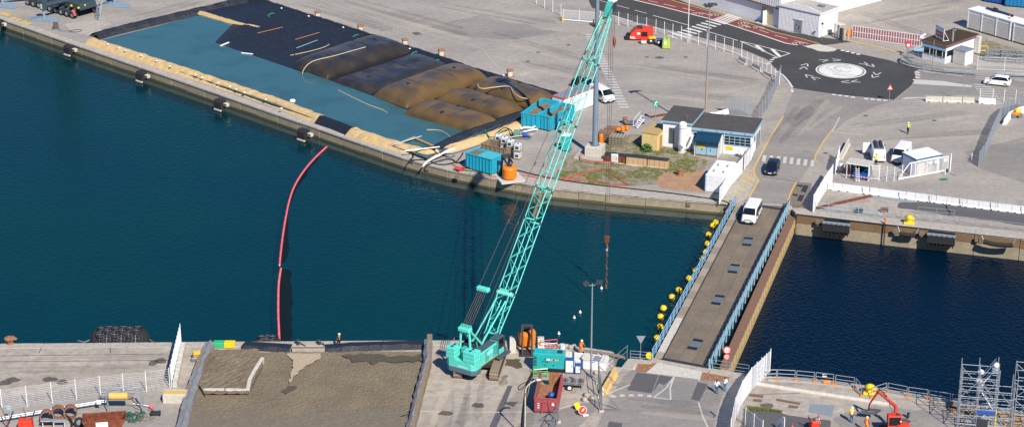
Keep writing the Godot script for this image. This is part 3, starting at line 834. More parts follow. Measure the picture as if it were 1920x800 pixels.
func railing(called:String,label:String,pts:Array,h:float,rails:Array,gap:float,mat:Material,r:=0.03,group:="",y0:=0.0)->Node3D:
	# posts and rails along a line; every post and every rail is a part
	var t:=thing(called,label,"railing",pts[0],0.0,group)
	var o:Vector3=pts[0]
	for i in pts.size()-1:
		var a:Vector3=pts[i]
		var b:Vector3=pts[i+1]
		var k:=maxi(1,roundi(a.distance_to(b)/gap))
		for j in k+(1 if i==pts.size()-2 else 0):
			var p:=a.lerp(b,float(j)/k)-o
			put(t,"post",tb(p+v3(0,y0,0),p+v3(0,h,0),r,5),mat)
		for q in rails:
			put(t,"rail",tb(a-o+v3(0,q,0),b-o+v3(0,q,0),r*0.85,5),mat)
	return t

func mesh_fence(called:String,label:String,pts:Array,h:float,gap:float,mat:Material,step:=0.2,wire:=0.012,upright:=false,base:=0.0,group:="",cat:="fence")->Node3D:
	# posts with a panel of wires in each bay
	var t:=thing(called,label,cat,pts[0],0.0,group)
	var o:Vector3=pts[0]
	for i in pts.size()-1:
		var a:Vector3=pts[i]
		var b:Vector3=pts[i+1]
		var k:=maxi(1,roundi(a.distance_to(b)/gap))
		for j in k+(1 if i==pts.size()-2 else 0):
			var p:=a.lerp(b,float(j)/k)-o
			put(t,"post",bx(p.x,h*0.5+0.04,p.z,0.075,h+0.08,0.075),mat)
		for j in k:
			var p:=a.lerp(b,float(j)/k)-o
			var q:=a.lerp(b,float(j+1)/k)-o
			var m:=MB.new()
			if upright:
				var c:=maxi(3,int(p.distance_to(q)/step))
				for s in range(1,c):
					var w:=p.lerp(q,float(s)/c)
					m.tube(w+v3(0,base+0.1,0),w+v3(0,h-0.03,0),wire,4)
				for yy in [base+0.1,h-0.05]:m.tube(p+v3(0,yy,0),q+v3(0,yy,0),0.03,4)
			else:
				var yy:=base+0.08
				while yy<h:
					m.tube(p+v3(0,yy,0),q+v3(0,yy,0),wire,3)
					yy+=step
				for s in range(1,4):m.tube(p.lerp(q,s/4.0)+v3(0,base+0.08,0),p.lerp(q,s/4.0)+v3(0,h-0.05,0),wire*0.7,3)
			put(t,"mesh_panel",m,mat)
	return t

func build_bridge()->void:
	var nl:=v3(15.46,0.1,-195.31)
	var fl:=v3(29.24,0.1,-240.88)
	var nr:=v3(21.17,0.1,-192.83)
	var fr:=v3(35.93,0.1,-239.95)
	var t:=thing("road_bridge","long brown decked road bridge with pale blue railings across the lock","bridge",Vector3.ZERO)
	var at:=func(u:float,w:float,y:float)->Vector3:
		# u along the bridge from the near end, w across it from the railing beside the buoys
		var p:Vector3=nl.lerp(fl,u).lerp(nr.lerp(fr,u),w)
		p.y=y
		return p
	var slab:=MB.new()
	var q:=[at.call(0,0,-0.02),at.call(0,1,-0.02),at.call(1,1,-0.02),at.call(1,0,-0.02)]
	slab.quad(q[0],q[1],q[2],q[3])
	for i in 4:
		var a:Vector3=q[i]
		var b:Vector3=q[(i+1)%4]
		slab.quad(a-v3(0,1.4,0),b-v3(0,1.4,0),b,a)
	slab.quad(q[3]-v3(0,1.4,0),q[2]-v3(0,1.4,0),q[1]-v3(0,1.4,0),q[0]-v3(0,1.4,0))
	put(t,"girder",slab,mats.steel_dark)
	var tones:=[mt("deck_a",c8(134,123,108),0.85,0,"asphalt",3.0,"apron",17.0),mt("deck_b",c8(131,120,105),0.85,0,"asphalt",3.5,"apron",13.0),mt("deck_c",c8(137,125,109),0.85,0,"asphalt",4.0,"apron",19.0)]
	var nn:=14
	for i in nn:
		for k in 3:
			var w0:float=[0.165,0.44,0.70][k]
			var w1:float=[0.44,0.70,0.985][k]
			var a0:Vector3=at.call((i+0.004)/nn,w0+0.002,0.08)
			var a1:Vector3=at.call((i+0.004)/nn,w1-0.002,0.08)
			var b1:Vector3=at.call((i+0.996)/nn,w1-0.002,0.08)
			var b0:Vector3=at.call((i+0.996)/nn,w0+0.002,0.08)
			var m:=MB.new()
			m.quad(a0,a1,b1,b0)
			var dn:=v3(0,0.1,0)
			m.quad(a0-dn,a1-dn,a1,a0); m.quad(b1-dn,b0-dn,b0,b1); m.quad(b0-dn,a0-dn,a0,b0); m.quad(a1-dn,b1-dn,b1,a1)
			put(t,"deck_panel",m,tones[(i*5+k*2+i/3)%3])
	# raised walkway: boards, with pale concrete slabs at the near end
	var nb:=62
	var boards:=[mt("board_a",c8(168,156,142),0.9,0,"concrete",1.3),mt("board_b",c8(150,138,124),0.9,0,"concrete",1.1)]
	for i in nb:
		var u0:=(i+0.03)/nb
		var u1:=(i+0.95)/nb
		var pale:=i >= 2 and i<14
		var y:=0.24+rng.randf_range(-0.012,0.012)
		var m:=MB.new()
		var a:Vector3=at.call(u0,0.02,y)
		var b:Vector3=at.call(u0,0.155,y)
		var c:Vector3=at.call(u1,0.155,y)
		var d:Vector3=at.call(u1,0.02,y)
		m.quad(a,b,c,d)
		var dn:=v3(0,0.24,0)
		m.quad(a-dn,b-dn,b,a); m.quad(b-dn,c-dn,c,b); m.quad(c-dn,d-dn,d,c); m.quad(d-dn,a-dn,a,d)
		put(t,"walkway_slab" if pale else "walkway_board",m,mats.concrete_pale if pale else boards[(i*7/3)%2])
	put(t,"kerb",tb(at.call(0,0.16,0.2),at.call(1,0.16,0.2),0.06,6),mats.steel_dark)
	# locking covers in the deck
	for u in [0.105,0.36,0.555,0.735]:
		var a:Vector3=at.call(u,0.50,0.1)
		var b:Vector3=at.call(u,0.66,0.1)
		var x:=(b-a).normalized()
		var bs:=Basis(x,Vector3.UP,x.cross(Vector3.UP))
		var mid:=(a+b)*0.5
		put(t,"cover_plate",MB.new().box(mid,v3(1.1,0.05,1.5),bs),mats.steel_grey)
		for k in [-1.05,1.05]:put(t,"cover_grating",MB.new().box(mid+bs.z*k,v3(1.1,0.052,0.6),bs),mats.black)
	# threshold plates
	put(t,"threshold_plate",MB.new().box((at.call(0.985,0.16,0.13)+at.call(0.985,0.98,0.13))*0.5,v3(5.8,0.06,0.5),Basis(Vector3.UP,yaw_of(nl,nr))),mats.steel_dark)
	put(t,"threshold_plate",MB.new().box((at.call(0.004,0.16,0.13)+at.call(0.004,0.98,0.13))*0.5,v3(5.6,0.06,0.45),Basis(Vector3.UP,yaw_of(nl,nr))),mats.steel_dark)
	# railings
	var bp:Material=mats.blue_pale
	var mb:=mt("blue_rail",c8(132,176,202),0.5)
	for w in [0.0,1.0]:
		var np:=27
		var out:Vector3=(nl-nr).normalized()*(0.12 if w==0.0 else -0.14)
		for i in np+1:
			var p:Vector3=at.call(float(i)/np,w,0.0)+out
			put(t,"railing_post",MB.new().box(p+v3(0,0.15,0),v3(0.11,2.2,0.14),Basis(Vector3.UP,yaw_of(nl,nr))),mb if w==0.0 else bp)
			if i==np:continue
			var p2:Vector3=at.call(float(i+1)/np,w,0.0)+out
			var m:=MB.new()
			if w==1.0:
				# outward-leaning infill of narrow bars
				for s in 6:m.tube(p.lerp(p2,(s+0.5)/6.0)+v3(0,0.12,0),p.lerp(p2,(s+0.5)/6.0)+v3(0,1.1,0),0.016,4)
				m.tube(p+v3(0,-0.55,0),p2+v3(0,1.0,0),0.04,4)
			else:
				for s in 5:m.tube(p.lerp(p2,(s+0.5)/5.0)+v3(0,0.12,0),p.lerp(p2,(s+0.5)/5.0)+v3(0,1.1,0),0.012,4)
			put(t,"railing_infill",m,bp if w==1.0 else mb)
		for y in [0.2,0.68,1.22]:
			put(t,"handrail" if y>1 else "rail",tb(at.call(0,w,y)+out,at.call(1,w,y)+out,0.045 if y>1 else 0.03,6),mb if (w==0.0 or y<1) else mats.steel_dark)
	put(t,"guard_rail",MB.new().tube(at.call(0,0.965,0.5),at.call(1,0.965,0.5),0.07,6),mats.steel_dark)
	for i in 14:put(t,"guard_post",tb(at.call((i+0.5)/14.0,0.965,0.05),at.call((i+0.5)/14.0,0.965,0.5),0.05,5),mats.steel_dark)
	# the lock gate beside the bridge holds the harbour water above the dock water
	lock_gate(v3(29.98,-0.9,-217.57),-1.8613,47.73)
	railing("edge_railing","low grey pipe railing by the water beside the bridge's near end",[v3(12.9,0,-195.12),v3(13.93,0,-194.92),v3(15.19,0,-194.59)],1.1,[0.35,0.72,1.08],1.4,mats.galv,0.035)
	railing("edge_railing","grey pipe railing behind the two round signs at the bridge end",[v3(21.63,0,-192.78),v3(23.52,0,-192.14),v3(25.4,0,-191.5)],1.15,[0.3,0.7,1.12],1.5,mats.galv,0.035)
	railing("stair_railing","tall grey stair rail of two posts beside the sunken steps",[v3(10.92,0,-192.52),v3(12.56,0,-195.38)],1.6,[0.9,1.55],2.6,mats.galv,0.035)
	railing("edge_railing","short rusty railing by the water at the bridge's far end",[v3(36.22,0,-240.01),v3(37.64,0,-239.27),v3(38.67,0,-238.71)],1.0,[0.4,0.95],1.3,mats.rust,0.03)

func lock_gate(at:Vector3,turn:float,l:float)->void:
	var t:=thing("lock_gate","long lock gate with rusty brown crest and cream flank beside the bridge","lock gate",at,turn)
	put(t,"gate_wall",bv(0,-4.1,0,l,8,0.86,0.05),mt("gate_cream",c8(206,184,138),0.9,0,"concrete",2.5,"apron",9.0))
	var k:=24
	for i in k:
		put(t,"crest_plank",bv(-l/2+(i+0.5)*l/k,-0.02+rng.randf_range(-0.01,0.01),0.05,l/k-0.05,0.22,1.0,0.03),mt("crest",c8(128,98,82),0.9,0,"concrete",2.0))
	for i in 30:
		put(t,"timber_fender",bv(-l/2+(i+0.5)*l/30,-0.75,-0.46,0.22,1.1+rng.randf_range(-0.2,0.3),0.14,0.03),mt("gate_timber",c8(196,168,118),0.9,0,"concrete",1.6))

func berm(called:String,label:String,pts:Array,prof:Array,mat:Material,amp:=0.12,sd:=1,cat:="berm",step:=0.6,turn_in:=1.0)->MeshInstance3D:
	# a bank with an uneven surface, its cross-section (offset across, height) swept along points
	var nz:=FastNoiseLite.new()
	nz.seed=sd; nz.frequency=0.45; nz.fractal_octaves=3
	var line_pts:=[]
	for i in pts.size()-1:
		var k:=maxi(1,int(pts[i].distance_to(pts[i+1])/step))
		for j in k:line_pts.append(pts[i].lerp(pts[i+1],float(j)/k))
	line_pts.append(pts[-1])
	var m:=MB.new()
	var rows:=[]
	for i in line_pts.size():
		var d:Vector3=line_pts[mini(i+2,line_pts.size()-1)]-line_pts[maxi(i-2,0)]
		var s:=Vector3(d.z,0,-d.x).normalized()*turn_in
		var row:=[]
		for j in prof.size():
			var p:Vector3=line_pts[i]+s*prof[j].x
			var e:=1.0 if (j>0 and j<prof.size()-1) else 0.15
			p.y=prof[j].y
			p+=Vector3(nz.get_noise_3d(p.x*1.3,j*3.0,p.z*1.3),nz.get_noise_3d(p.z,50.0+j,p.x)*0.8,nz.get_noise_3d(p.x,90.0+j*2.0,p.z))*amp*e
			row.append(p)
		rows.append(row)
	for i in rows.size()-1:
		for j in prof.size()-1:
			m.out4(rows[i][j],rows[i+1][j],rows[i+1][j+1],rows[i][j+1],(rows[i][0]+rows[i+1][-1])*0.5-v3(0,3,0))
	return solo(called,label,cat,m,mat)

func pillow(a:Vector3,b:Vector3,c:Vector3,d:Vector3,h:float,sd:int,sag:=0.0,eu:=3.0,ev:=6.0)->MB:
	# a filled fabric tube: a, b along the near edge, c, d along the far one
	var nz:=FastNoiseLite.new()
	nz.seed=sd; nz.frequency=0.3
	var m:=MB.new()
	var nu:=44
	var nv:=26
	var grid:=[]
	for i in nu+1:
		var row:=[]
		for j in nv+1:
			var u:=-1.0+2.0*i/nu
			var v:=-1.0+2.0*j/nv
			# crowd points towards the rim so that it rounds well
			u=sin(u*PI/2)*0.6+u*0.4
			v=sin(v*PI/2)*0.6+v*0.4
			var p:=a.lerp(b,u*0.5+0.5).lerp(d.lerp(c,u*0.5+0.5),v*0.5+0.5)
			var pu:float=pow(maxf(0.0,1.0-pow(absf(u),eu)),0.5)
			var pv:float=pow(maxf(0.0,1.0-pow(absf(v),ev)),0.5)
			p.y=a.y+h*pu*pv*(1.0-sag*(1.0-u*u)*(1.0-v*v))+0.07*nz.get_noise_2d(p.x,p.z)*pu*pv
			row.append(p)
		grid.append(row)
	for i in nu:
		for j in nv:
			var nn:=[]
			for k in [[0,0],[1,0],[1,1],[0,1]]:
				var x:int=i+k[0]
				var y:int=j+k[1]
				var e1:Vector3=grid[mini(x+1,nu)][y]-grid[maxi(x-1,0)][y]
				var e2:Vector3=grid[x][mini(y+1,nv)]-grid[x][maxi(y-1,0)]
				var w:=e1.cross(e2).normalized()
				nn.append(w if w.y>0 else -w)
			var q:=[grid[i][j],grid[i+1][j],grid[i+1][j+1],grid[i][j+1]]
			if (q[1]-q[0]).cross(q[2]-q[0]).y >= 0:m.quadn(q[0],q[1],q[2],q[3],nn[0],nn[1],nn[2],nn[3])
			else:m.quadn(q[0],q[3],q[2],q[1],nn[0],nn[3],nn[2],nn[1])
	return m

func build_lagoon()->void:
	var lw:StandardMaterial3D=mats.water.duplicate()
	lw.albedo_color=c8(58,99,106)
	lw.albedo_texture=T.grime
	lw.roughness=0.12
	lw.metallic_specular=0.4
	lw.transparency=BaseMaterial3D.TRANSPARENCY_DISABLED
	lw.normal_scale=0.1
	lw.uv1_scale=Vector3.ONE/70.0
	struct("lagoon_water",flat([v3(-68.11,0.45,-311.17),v3(-45.4,0.45,-334.44),v3(7.34,0.45,-282.48),v3(-11.74,0.45,-256.87)],0.45),lw)
	# banks
	var sp:=[Vector2(-1.15,0.0),Vector2(-0.8,0.3),Vector2(-0.4,0.7),Vector2(0.15,0.85),Vector2(0.6,0.78),Vector2(1.0,0.5),Vector2(1.4,0.1)]
	berm("sand_berm","long tan sand bank between the quay edge and the lagoon water",[v3(-69.01,0,-312.04),v3(-59.49,0,-303.4),v3(-45.86,0,-290.95),v3(-34.93,0,-280.84),v3(-27.74,0,-273.19)],sp,mats.sand,0.22,3)
	berm("sand_berm","shorter tan sand bank beside the black liner gap by the lagoon corner",[v3(-23.12,0,-268.36),v3(-19.62,0,-265),v3(-14.9,0,-261.07),v3(-11.83,0,-258.93),v3(-10.38,0,-259.78)],sp,mats.sand,0.22,5)
	berm("sand_berm","low tan sand bank running beside the hoses towards the blue skips",[v3(-10.98,0,-259.78),v3(-6.76,0,-263.68),v3(-2.29,0,-267.91),v3(2.32,0,-273.19)],[Vector2(-1.2,0.0),Vector2(-0.6,0.4),Vector2(0,0.55),Vector2(0.7,0.4),Vector2(1.3,0.0)],mats.sand,0.2,8)
	var lp:=[Vector2(-1.3,0.0),Vector2(-0.8,0.5),Vector2(-0.2,0.95),Vector2(0.3,0.95),Vector2(0.9,0.55),Vector2(1.5,0.05)]
	berm("liner_bank","black plastic liner over the bank gap between two sand banks",[v3(-27.9,0,-273.19),v3(-25.38,0,-270.87),v3(-22.87,0,-268.13)],lp,mats.liner,0.18,11,"liner",0.4)
	berm("liner_bank","black liner bank along the lagoon's back edge beside the harbour crane",[v3(-68.78,0,-314.42),v3(-66.69,0,-316.83),v3(-59.46,0,-323.95),v3(-51.48,0,-331.36),v3(-45.78,0,-337.37)],lp,mats.liner,0.16,13,"liner",0.4)
	berm("liner_bank","long black liner bank behind the geotextile tubes along the paved yard",[v3(-46.25,0,-337.37),v3(-39.43,0,-330.37),v3(-30.39,0,-321.13),v3(-22.73,0,-313.23),v3(-13.62,0,-303.97),v3(-4.97,0,-294.65),v3(1.63,0,-288.37),v3(7.35,0,-282.81)],lp,mats.liner,0.2,15,"liner",0.4)
	berm("liner_bank","black liner bank between the brown tubes and the blue skips",[v3(7.18,0,-282.32),v3(3.14,0,-276.97),v3(-1.55,0,-272.25),v3(-6.08,0,-267.23),v3(-9.72,0,-262.37),v3(-11.4,0,-259.35)],lp,mats.liner,0.16,17,"liner",0.4)
	berm("sand_ridge","thin tan sand ridge across the crumpled liner's far end",[v3(-53.31,0.5,-327.68),v3(-49.06,0.5,-323.84),v3(-45.51,0.5,-320.7),v3(-42.04,0.5,-318.53)],[Vector2(-0.6,0.4),Vector2(-0.2,0.8),Vector2(0.2,0.8),Vector2(0.6,0.4)],mats.sand,0.12,19)
	# the crumpled sheet that lines the shallow end
	var nz:=FastNoiseLite.new()
	nz.seed=77; nz.frequency=0.35; nz.fractal_octaves=4
	var m:=MB.new()
	var A:=v3(-48.49,0.45,-309.99)
	var Bq:=v3(-32.58,0.45,-294.33)
	var C:=v3(-20.31,0.45,-309.41)
	var D:=v3(-44.74,0.45,-335.11)
	var g:=[]
	for i in 61:
		var row:=[]
		for j in 61:
			var p:=A.lerp(Bq,i/60.0).lerp(D.lerp(C,i/60.0),j/60.0)
			var edge:=smoothstep(0.0,0.25,j/60.0)*smoothstep(0.0,0.12,i/60.0)
			p.y=0.40+0.12*smoothstep(0.0,0.06,j/60.0)+0.3*edge*(j/60.0)+0.14*edge*nz.get_noise_2d(p.x*1.4,p.z)+0.34*edge*absf(nz.get_noise_2d(p.x*4.0+40,p.z*4.0))
			row.append(p)
		g.append(row)
	for i in 60:
		for j in 60:m.out4(g[i][j],g[i+1][j],g[i+1][j+1],g[i][j+1],g[i][j]-v3(0,3,0))
	solo("liner_sheet","crumpled dark liner sheet covering the lagoon's shallow end","liner",m,mats.liner)
	solo("liner_sheet","dark liner panel beyond the thin sand ridge","liner",flat([v3(-52.86,0.5,-328.33),v3(-47.63,0.5,-323.21),v3(-41.72,0.5,-318.84),v3(-39.05,0.5,-327.03),v3(-45.05,0.5,-334.6)],0.52),mats.liner)
	# the liner lies under the tubes too
	solo("liner_sheet","dark liner strip showing between the filled tubes","liner",flat([v3(-34.45,0.47,-298.05),v3(-28.01,0.47,-291.09),v3(-20.79,0.47,-283.42),v3(-15.2,0.47,-276.81),v3(-12.18,0.47,-279.95),v3(-5.69,0.47,-267.05),v3(6.84,0.47,-281.43),v3(-2.46,0.47,-291.36),v3(-22.1,0.47,-311.7)],0.475),mats.liner)
	# filled tubes
	var tubes:=[
		["darkest bulging tube with a long pale hose, beside the crumpled liner",[v3(-35,0.4,-297.72),v3(-28.66,0.4,-291.04),v3(-15.74,0.4,-305.82),v3(-22.35,0.4,-312.81)],2.0,"geodark",1],
		["flat sagging dark tube with pale dried patches between two bulging ones",[v3(-27.94,0.4,-290.26),v3(-21.63,0.4,-283.87),v3(-9.37,0.4,-298.27),v3(-15.19,0.4,-304.96)],1.0,"geodark",2],
		["longest bulging brown tube in the middle of the lagoon",[v3(-21.19,0.4,-283.37),v3(-15.69,0.4,-277.25),v3(-3.28,0.4,-291.83),v3(-8.77,0.4,-297.72)],1.95,"geo",3],
		["brown tube at the water's edge closest to the lagoon corner",[v3(-16.13,0.4,-275.1),v3(-5.92,0.4,-267.02),v3(-1.54,0.4,-271.35),v3(-12.21,0.4,-280.65)],1.5,"geo",4],
		["brown tube lying between the edge tube and the back tube",[v3(-11.75,0.4,-281.14),v3(-1.39,0.4,-272.05),v3(2.04,0.4,-276.77),v3(-7.58,0.4,-285.89)],1.5,"geo",5],
		["brown tube with a curved white hose, beside the blue skips",[v3(-7.1,0.4,-286.4),v3(2.51,0.4,-277.73),v3(6.85,0.4,-282.13),v3(-2.62,0.4,-291.57)],1.5,"geo",6]]
	for d in tubes:
		var q:Array=d[1]
		var o:=thing("geotextile_tube",d[0],"geotextile tube",q[0],0.0,"filled geotextile tubes in the lagoon")
		var z:Vector3=q[0]
		var eu:=3.4 if d[4]<4 else 8.0
		var ev:=8.0 if d[4]<4 else 3.4
		var mid:Vector3=(q[0]+q[1]+q[2]+q[3])*0.25
		for i in 4:q[i]=q[i].lerp(mid,0.035)
		z=q[0]
		o.position=z
		put(o,"fabric",pillow(v3(0,0,0),q[1]-z,q[2]-z,q[3]-z,d[2],d[4],0.25 if d[4]==2 else 0.0,eu,ev),mats[d[3]])
		# seams across the fabric and filling ports
		var at:=func(u:float,v:float)->Vector3:
			var p:Vector3=v3(0,0,0).lerp(q[1]-z,u).lerp((q[3]-z).lerp(q[2]-z,u),v)
			var uu:=u*2-1
			var vv:=v*2-1
			p.y=d[2]*sqrt(maxf(0,1-pow(absf(uu),eu)))*sqrt(maxf(0,1-pow(absf(vv),ev)))*(1.0-(0.25 if d[4]==2 else 0.0)*(1-uu*uu)*(1-vv*vv))+0.02
			return p
		for k in [0.30,0.64]:
			var pts:=[]
			for s in 19:
				pts.append(at.call((s+0.5)/19.0,k) if d[4]<4 else at.call(k,(s+0.5)/19.0))
			put(o,"seam",MB.new().path(pts,0.035,4),mats.steel_dark)
		for k in [[0.5,0.22],[0.5,0.78]]:
			var p:Vector3=at.call(k[0],k[1])
			put(o,"filling_port",MB.new().lathe([Vector2(0.34,-0.05),Vector2(0.3,0.06),Vector2(0.12,0.1),Vector2(0.1,0.2),Vector2(0.01,0.2)],10,Transform3D(Basis(),p)),mats.black)
	# hoses lying over the tubes
	var hose:=func(label:String,pts:Array,r:float,mat:Material)->void:
		var c:=Curve3D.new()
		for i in pts.size():
			var tn:Vector3=(pts[mini(i+1,pts.size()-1)]-pts[maxi(i-1,0)])*0.18
			c.add_point(pts[i],-tn,tn)
		var out:=[]
		var n:=maxi(6,int(c.get_baked_length()/0.5))
		for i in n+1:out.append(c.sample_baked(c.get_baked_length()*i/n))
		solo("hose",label,"hose",MB.new().path(out,r,5),mat)
	var pale:=mt("hose_pale",c8(196,180,150),0.7)
	hose.call("pale hose stretched over the darkest tube and down to the water",[v3(-32.52,0.55,-293.76),v3(-32.1,1.5,-294.03),v3(-30.79,2.2,-295.36),v3(-27.62,2.5,-297.15),v3(-23.18,2.5,-301.63)],0.07,pale)
	hose.call("curved white hose on the tube beside the blue skips",[v3(-5.14,1.8,-284.99),v3(-4.94,2,-282.86),v3(-4.14,2,-282.36),v3(-2.39,2.05,-282.96),v3(-0.4,2.05,-283.22),v3(0.16,2,-280.86),v3(1.18,1.9,-278.68),v3(2.75,1.7,-278.29)],0.08,pale)
	hose.call("thin pale hose floating loose on the lagoon water",[v3(-26.29,0.5,-286.1),v3(-23.95,0.5,-282.83),v3(-21.32,0.5,-279.38),v3(-19.22,0.5,-277.2),v3(-18.18,0.5,-275.52)],0.07,pale)
	hose.call("pale rope curling in the lagoon corner by the edge tube",[v3(-12.2,0.5,-268.32),v3(-10.44,0.5,-268.09),v3(-9.4,0.5,-266.74),v3(-8.67,0.5,-264.95)],0.06,pale)
	hose.call("brown pole leaning on the crumpled liner next to the bank",[v3(-41.92,0.85,-314.63),v3(-38.07,1.05,-317.31)],0.08,mats.rust)
	hose.call("brown pole lying alone on the crumpled liner",[v3(-35.33,0.85,-311.05),v3(-31.71,1.05,-314.27)],0.08,mats.rust)
	hose.call("pale blue pole lying between the brown pole and the tan hose",[v3(-34.72,0.75,-306.7),v3(-31.61,1,-310.26)],0.05,mats.blue_pale)
	hose.call("tan hose lying on the crumpled liner beside the darkest tube",[v3(-35.36,0.7,-302.87),v3(-32.4,0.8,-304.82),v3(-30.41,0.9,-306.51),v3(-29.5,1,-307.92)],0.06,pale)
	hose.call("pale blue pole closest to the darkest tube",[v3(-32.09,0.75,-303.28),v3(-28.27,1,-306.47)],0.05,mats.blue_pale)
	for d in [[v3(-5.85,0.9,-307.66),0],[v3(-47.26,0.5,-308.67),1]]:
		if d[1]==1:hose.call("white scrap of pipe at the crumpled liner's water edge",[d[0],d[0]+v3(1.2,0.1,-1.6)],0.12,mats.white)
	hose.call("white pipe floating at the edge of the crumpled liner",[v3(-43.34,0.5,-304.93),v3(-41.38,0.5,-304.22)],0.11,mats.white)
	# float and mooring
	var b:=thing("buoy","small white float alone on the grey lagoon water","buoy",v3(-32.65,0.45,-280.5))
	put(b,"float",MB.new().lathe([Vector2(0.01,-0.1),Vector2(0.4,0.0),Vector2(0.46,0.25),Vector2(0.38,0.45),Vector2(0.01,0.5)],12),mats.white)
	put(b,"ring",MB.new().lathe([Vector2(0.47,0.1),Vector2(0.5,0.14),Vector2(0.47,0.2)],12),mats.steel_dark)
	# white sandbags along the top of the banks
	var k:=0
	var bag:=MB.new().ball(v3(0,0.1,0),v3(0.26,0.1,0.18),8,5).mesh()
	var near_what:=["beside the pole scrap","at the bank's start","one pace on","by the grey plate","above the first fender","before the second fender","by the second fender","past the second fender","towards the third fender","by the third fender","near the liner gap","beyond the liner gap","by the timber frame","at the corner hoses"]
	for p in [v3(-65.37,0.8,-308.28),v3(-63.19,0.8,-306.25),v3(-61.9,0.8,-304.82),v3(-58.9,0.8,-302.27),v3(-55.99,0.8,-299.49),v3(-53.45,0.8,-296.75),v3(-48.82,0.8,-292.46),v3(-47.64,0.8,-291.14),v3(-44.83,0.8,-288.53),v3(-42.81,0.8,-286.73),v3(-41.67,0.8,-285.45),v3(-40.28,0.8,-283.94),v3(-36.7,0.8,-280.7),v3(-33.88,0.8,-276.57)]:
		solo("sandbag","white sandbag on the long sand bank "+near_what[k],"sandbag",bag,mats.white,p,rng.randf()*3.0,"sandbags on the lagoon banks")
		k+=1
	var back:=["at the yard's far end","above the coiled rope","by the first rusty bollard","behind the crumpled liner","behind the flat tube","by the second tube end","behind the long brown tube","near the last bollard"]
	k=0
	for p in [v3(-39.48,0.95,-328.73),v3(-34.37,0.95,-323.9),v3(-28.01,0.95,-317.34),v3(-21.54,0.95,-311.31),v3(-16.4,0.95,-305.48),v3(-7.14,0.95,-296.01),v3(-1.31,0.95,-291.73),v3(-7.82,0.95,-296.55)]:
		solo("sandbag","white sandbag on the back liner bank "+back[k],"sandbag",bag,mats.white,p,rng.randf()*3.0,"sandbags on the lagoon banks")
		k+=1
	# rusty mooring bollards on the paved yard behind the bank
	var names:=["farthest from the tubes","second along the back bank","third along the back bank, behind the flat tube","behind the long brown tube","last before the red-edged container"]
	k=0
	for p in [v3(-33.09,0,-326.17),v3(-25.26,0,-318.05),v3(-17.43,0,-310.28),v3(-11.34,0,-304.53),v3(-0.33,0,-294.11)]:
		var o:=thing("bollard","rusty and white mooring bollard "+names[k],"bollard",p,0.3,"rusty bollards behind the lagoon")
		put(o,"pedestal",bv(0,0.45,0,0.75,0.9,0.6,0.06),mats.concrete_pale)
		put(o,"head",bv(0.05,1.08,0,1.0,0.36,0.75,0.1),mats.rust)
		put(o,"foot",bv(0.1,0.08,0,1.1,0.16,0.9,0.05),mats.rust)
		k+=1
	var gl:=["below the second bollard","below the third bollard","below the fourth bollard","at the far liner corner"]
	k=0
	for p in [v3(-25.18,0.9,-313.56),v3(-15.15,0.9,-304.22),v3(-11.52,0.9,-300),v3(-40.46,0.9,-325.99)]:
		solo("rope","green rope looped over the liner bank "+gl[k],"rope",MB.new().path([p,p+v3(-0.4,0.15,0.6),p+v3(-0.9,0.0,1.3),p+v3(-0.5,-0.15,1.9)],0.07,5),mt("rope_green",c8(30,170,130),0.7),Vector3.ZERO,0.0,"green mooring ropes")
		k+=1
	# floating timber frame at the corner
	var fr:=thing("timber_float","tan timber frame floating at the lagoon corner","frame",v3(-16.01,0.5,-261.22))
	var o0:=v3(-16.01,0.5,-261.22)
	for s in [[v3(-16.25,0.6,-261.6),v3(-13.86,0.6,-264.67)],[v3(-13.86,0.6,-264.67),v3(-10.86,0.6,-260.94)]]:put(fr,"beam",MB.new().path([s[0]-o0,s[1]-o0],0.24,4),mats.wood)
	put(fr,"pole",tb(v3(-16.53,0.8,-261.26)-o0,v3(-12.79,0.9,-264.5)-o0,0.09,6),mats.blue_pale)
	solo("discharge_pipe","white pipe lying from the lagoon corner across to the timber frame","pipe",tb(v3(-14.95,1,-258.14),v3(-10.06,1.1,-259.58),0.09,8),mats.white)
	solo("discharge_pipe","white pipe sloping from the hoses down to the quay edge","pipe",MB.new().path([v3(-12.24,0.05,-254.6),v3(-11.7,0.3,-255.8),v3(-9.56,0.9,-257.56),v3(-7.98,1,-258.99)],0.14,8),mats.white)

func ribbed(w:float,h:float,pitch:float,deep:=0.04)->MB:
	# profiled sheet in the x-y plane, facing +z
	var m:=MB.new()
	var k:=int(w/pitch)
	for i in k:
		var x:=-w/2+(i+0.5)*w/k
		m.box(v3(x,h/2,deep/2),v3(w/k*0.55,h,deep))
	return m

func window(parent:Node3D,at:Vector3,w:float,h:float,cols:int,rows:int,frame_mat:Material,turn:=0.0)->void:
	# frame, panes and bars
	var f:=put(parent,"window",MB.new().box(v3(0,0,0.01),v3(w+0.12,h+0.12,0.05)),frame_mat,at,turn)
	for i in cols:
		for j in rows:
			put(f,"pane",bx(-w/2+(i+0.5)*w/cols,-h/2+(j+0.5)*h/rows,0.03,w/cols-0.09,h/rows-0.09,0.03),mats.glass)

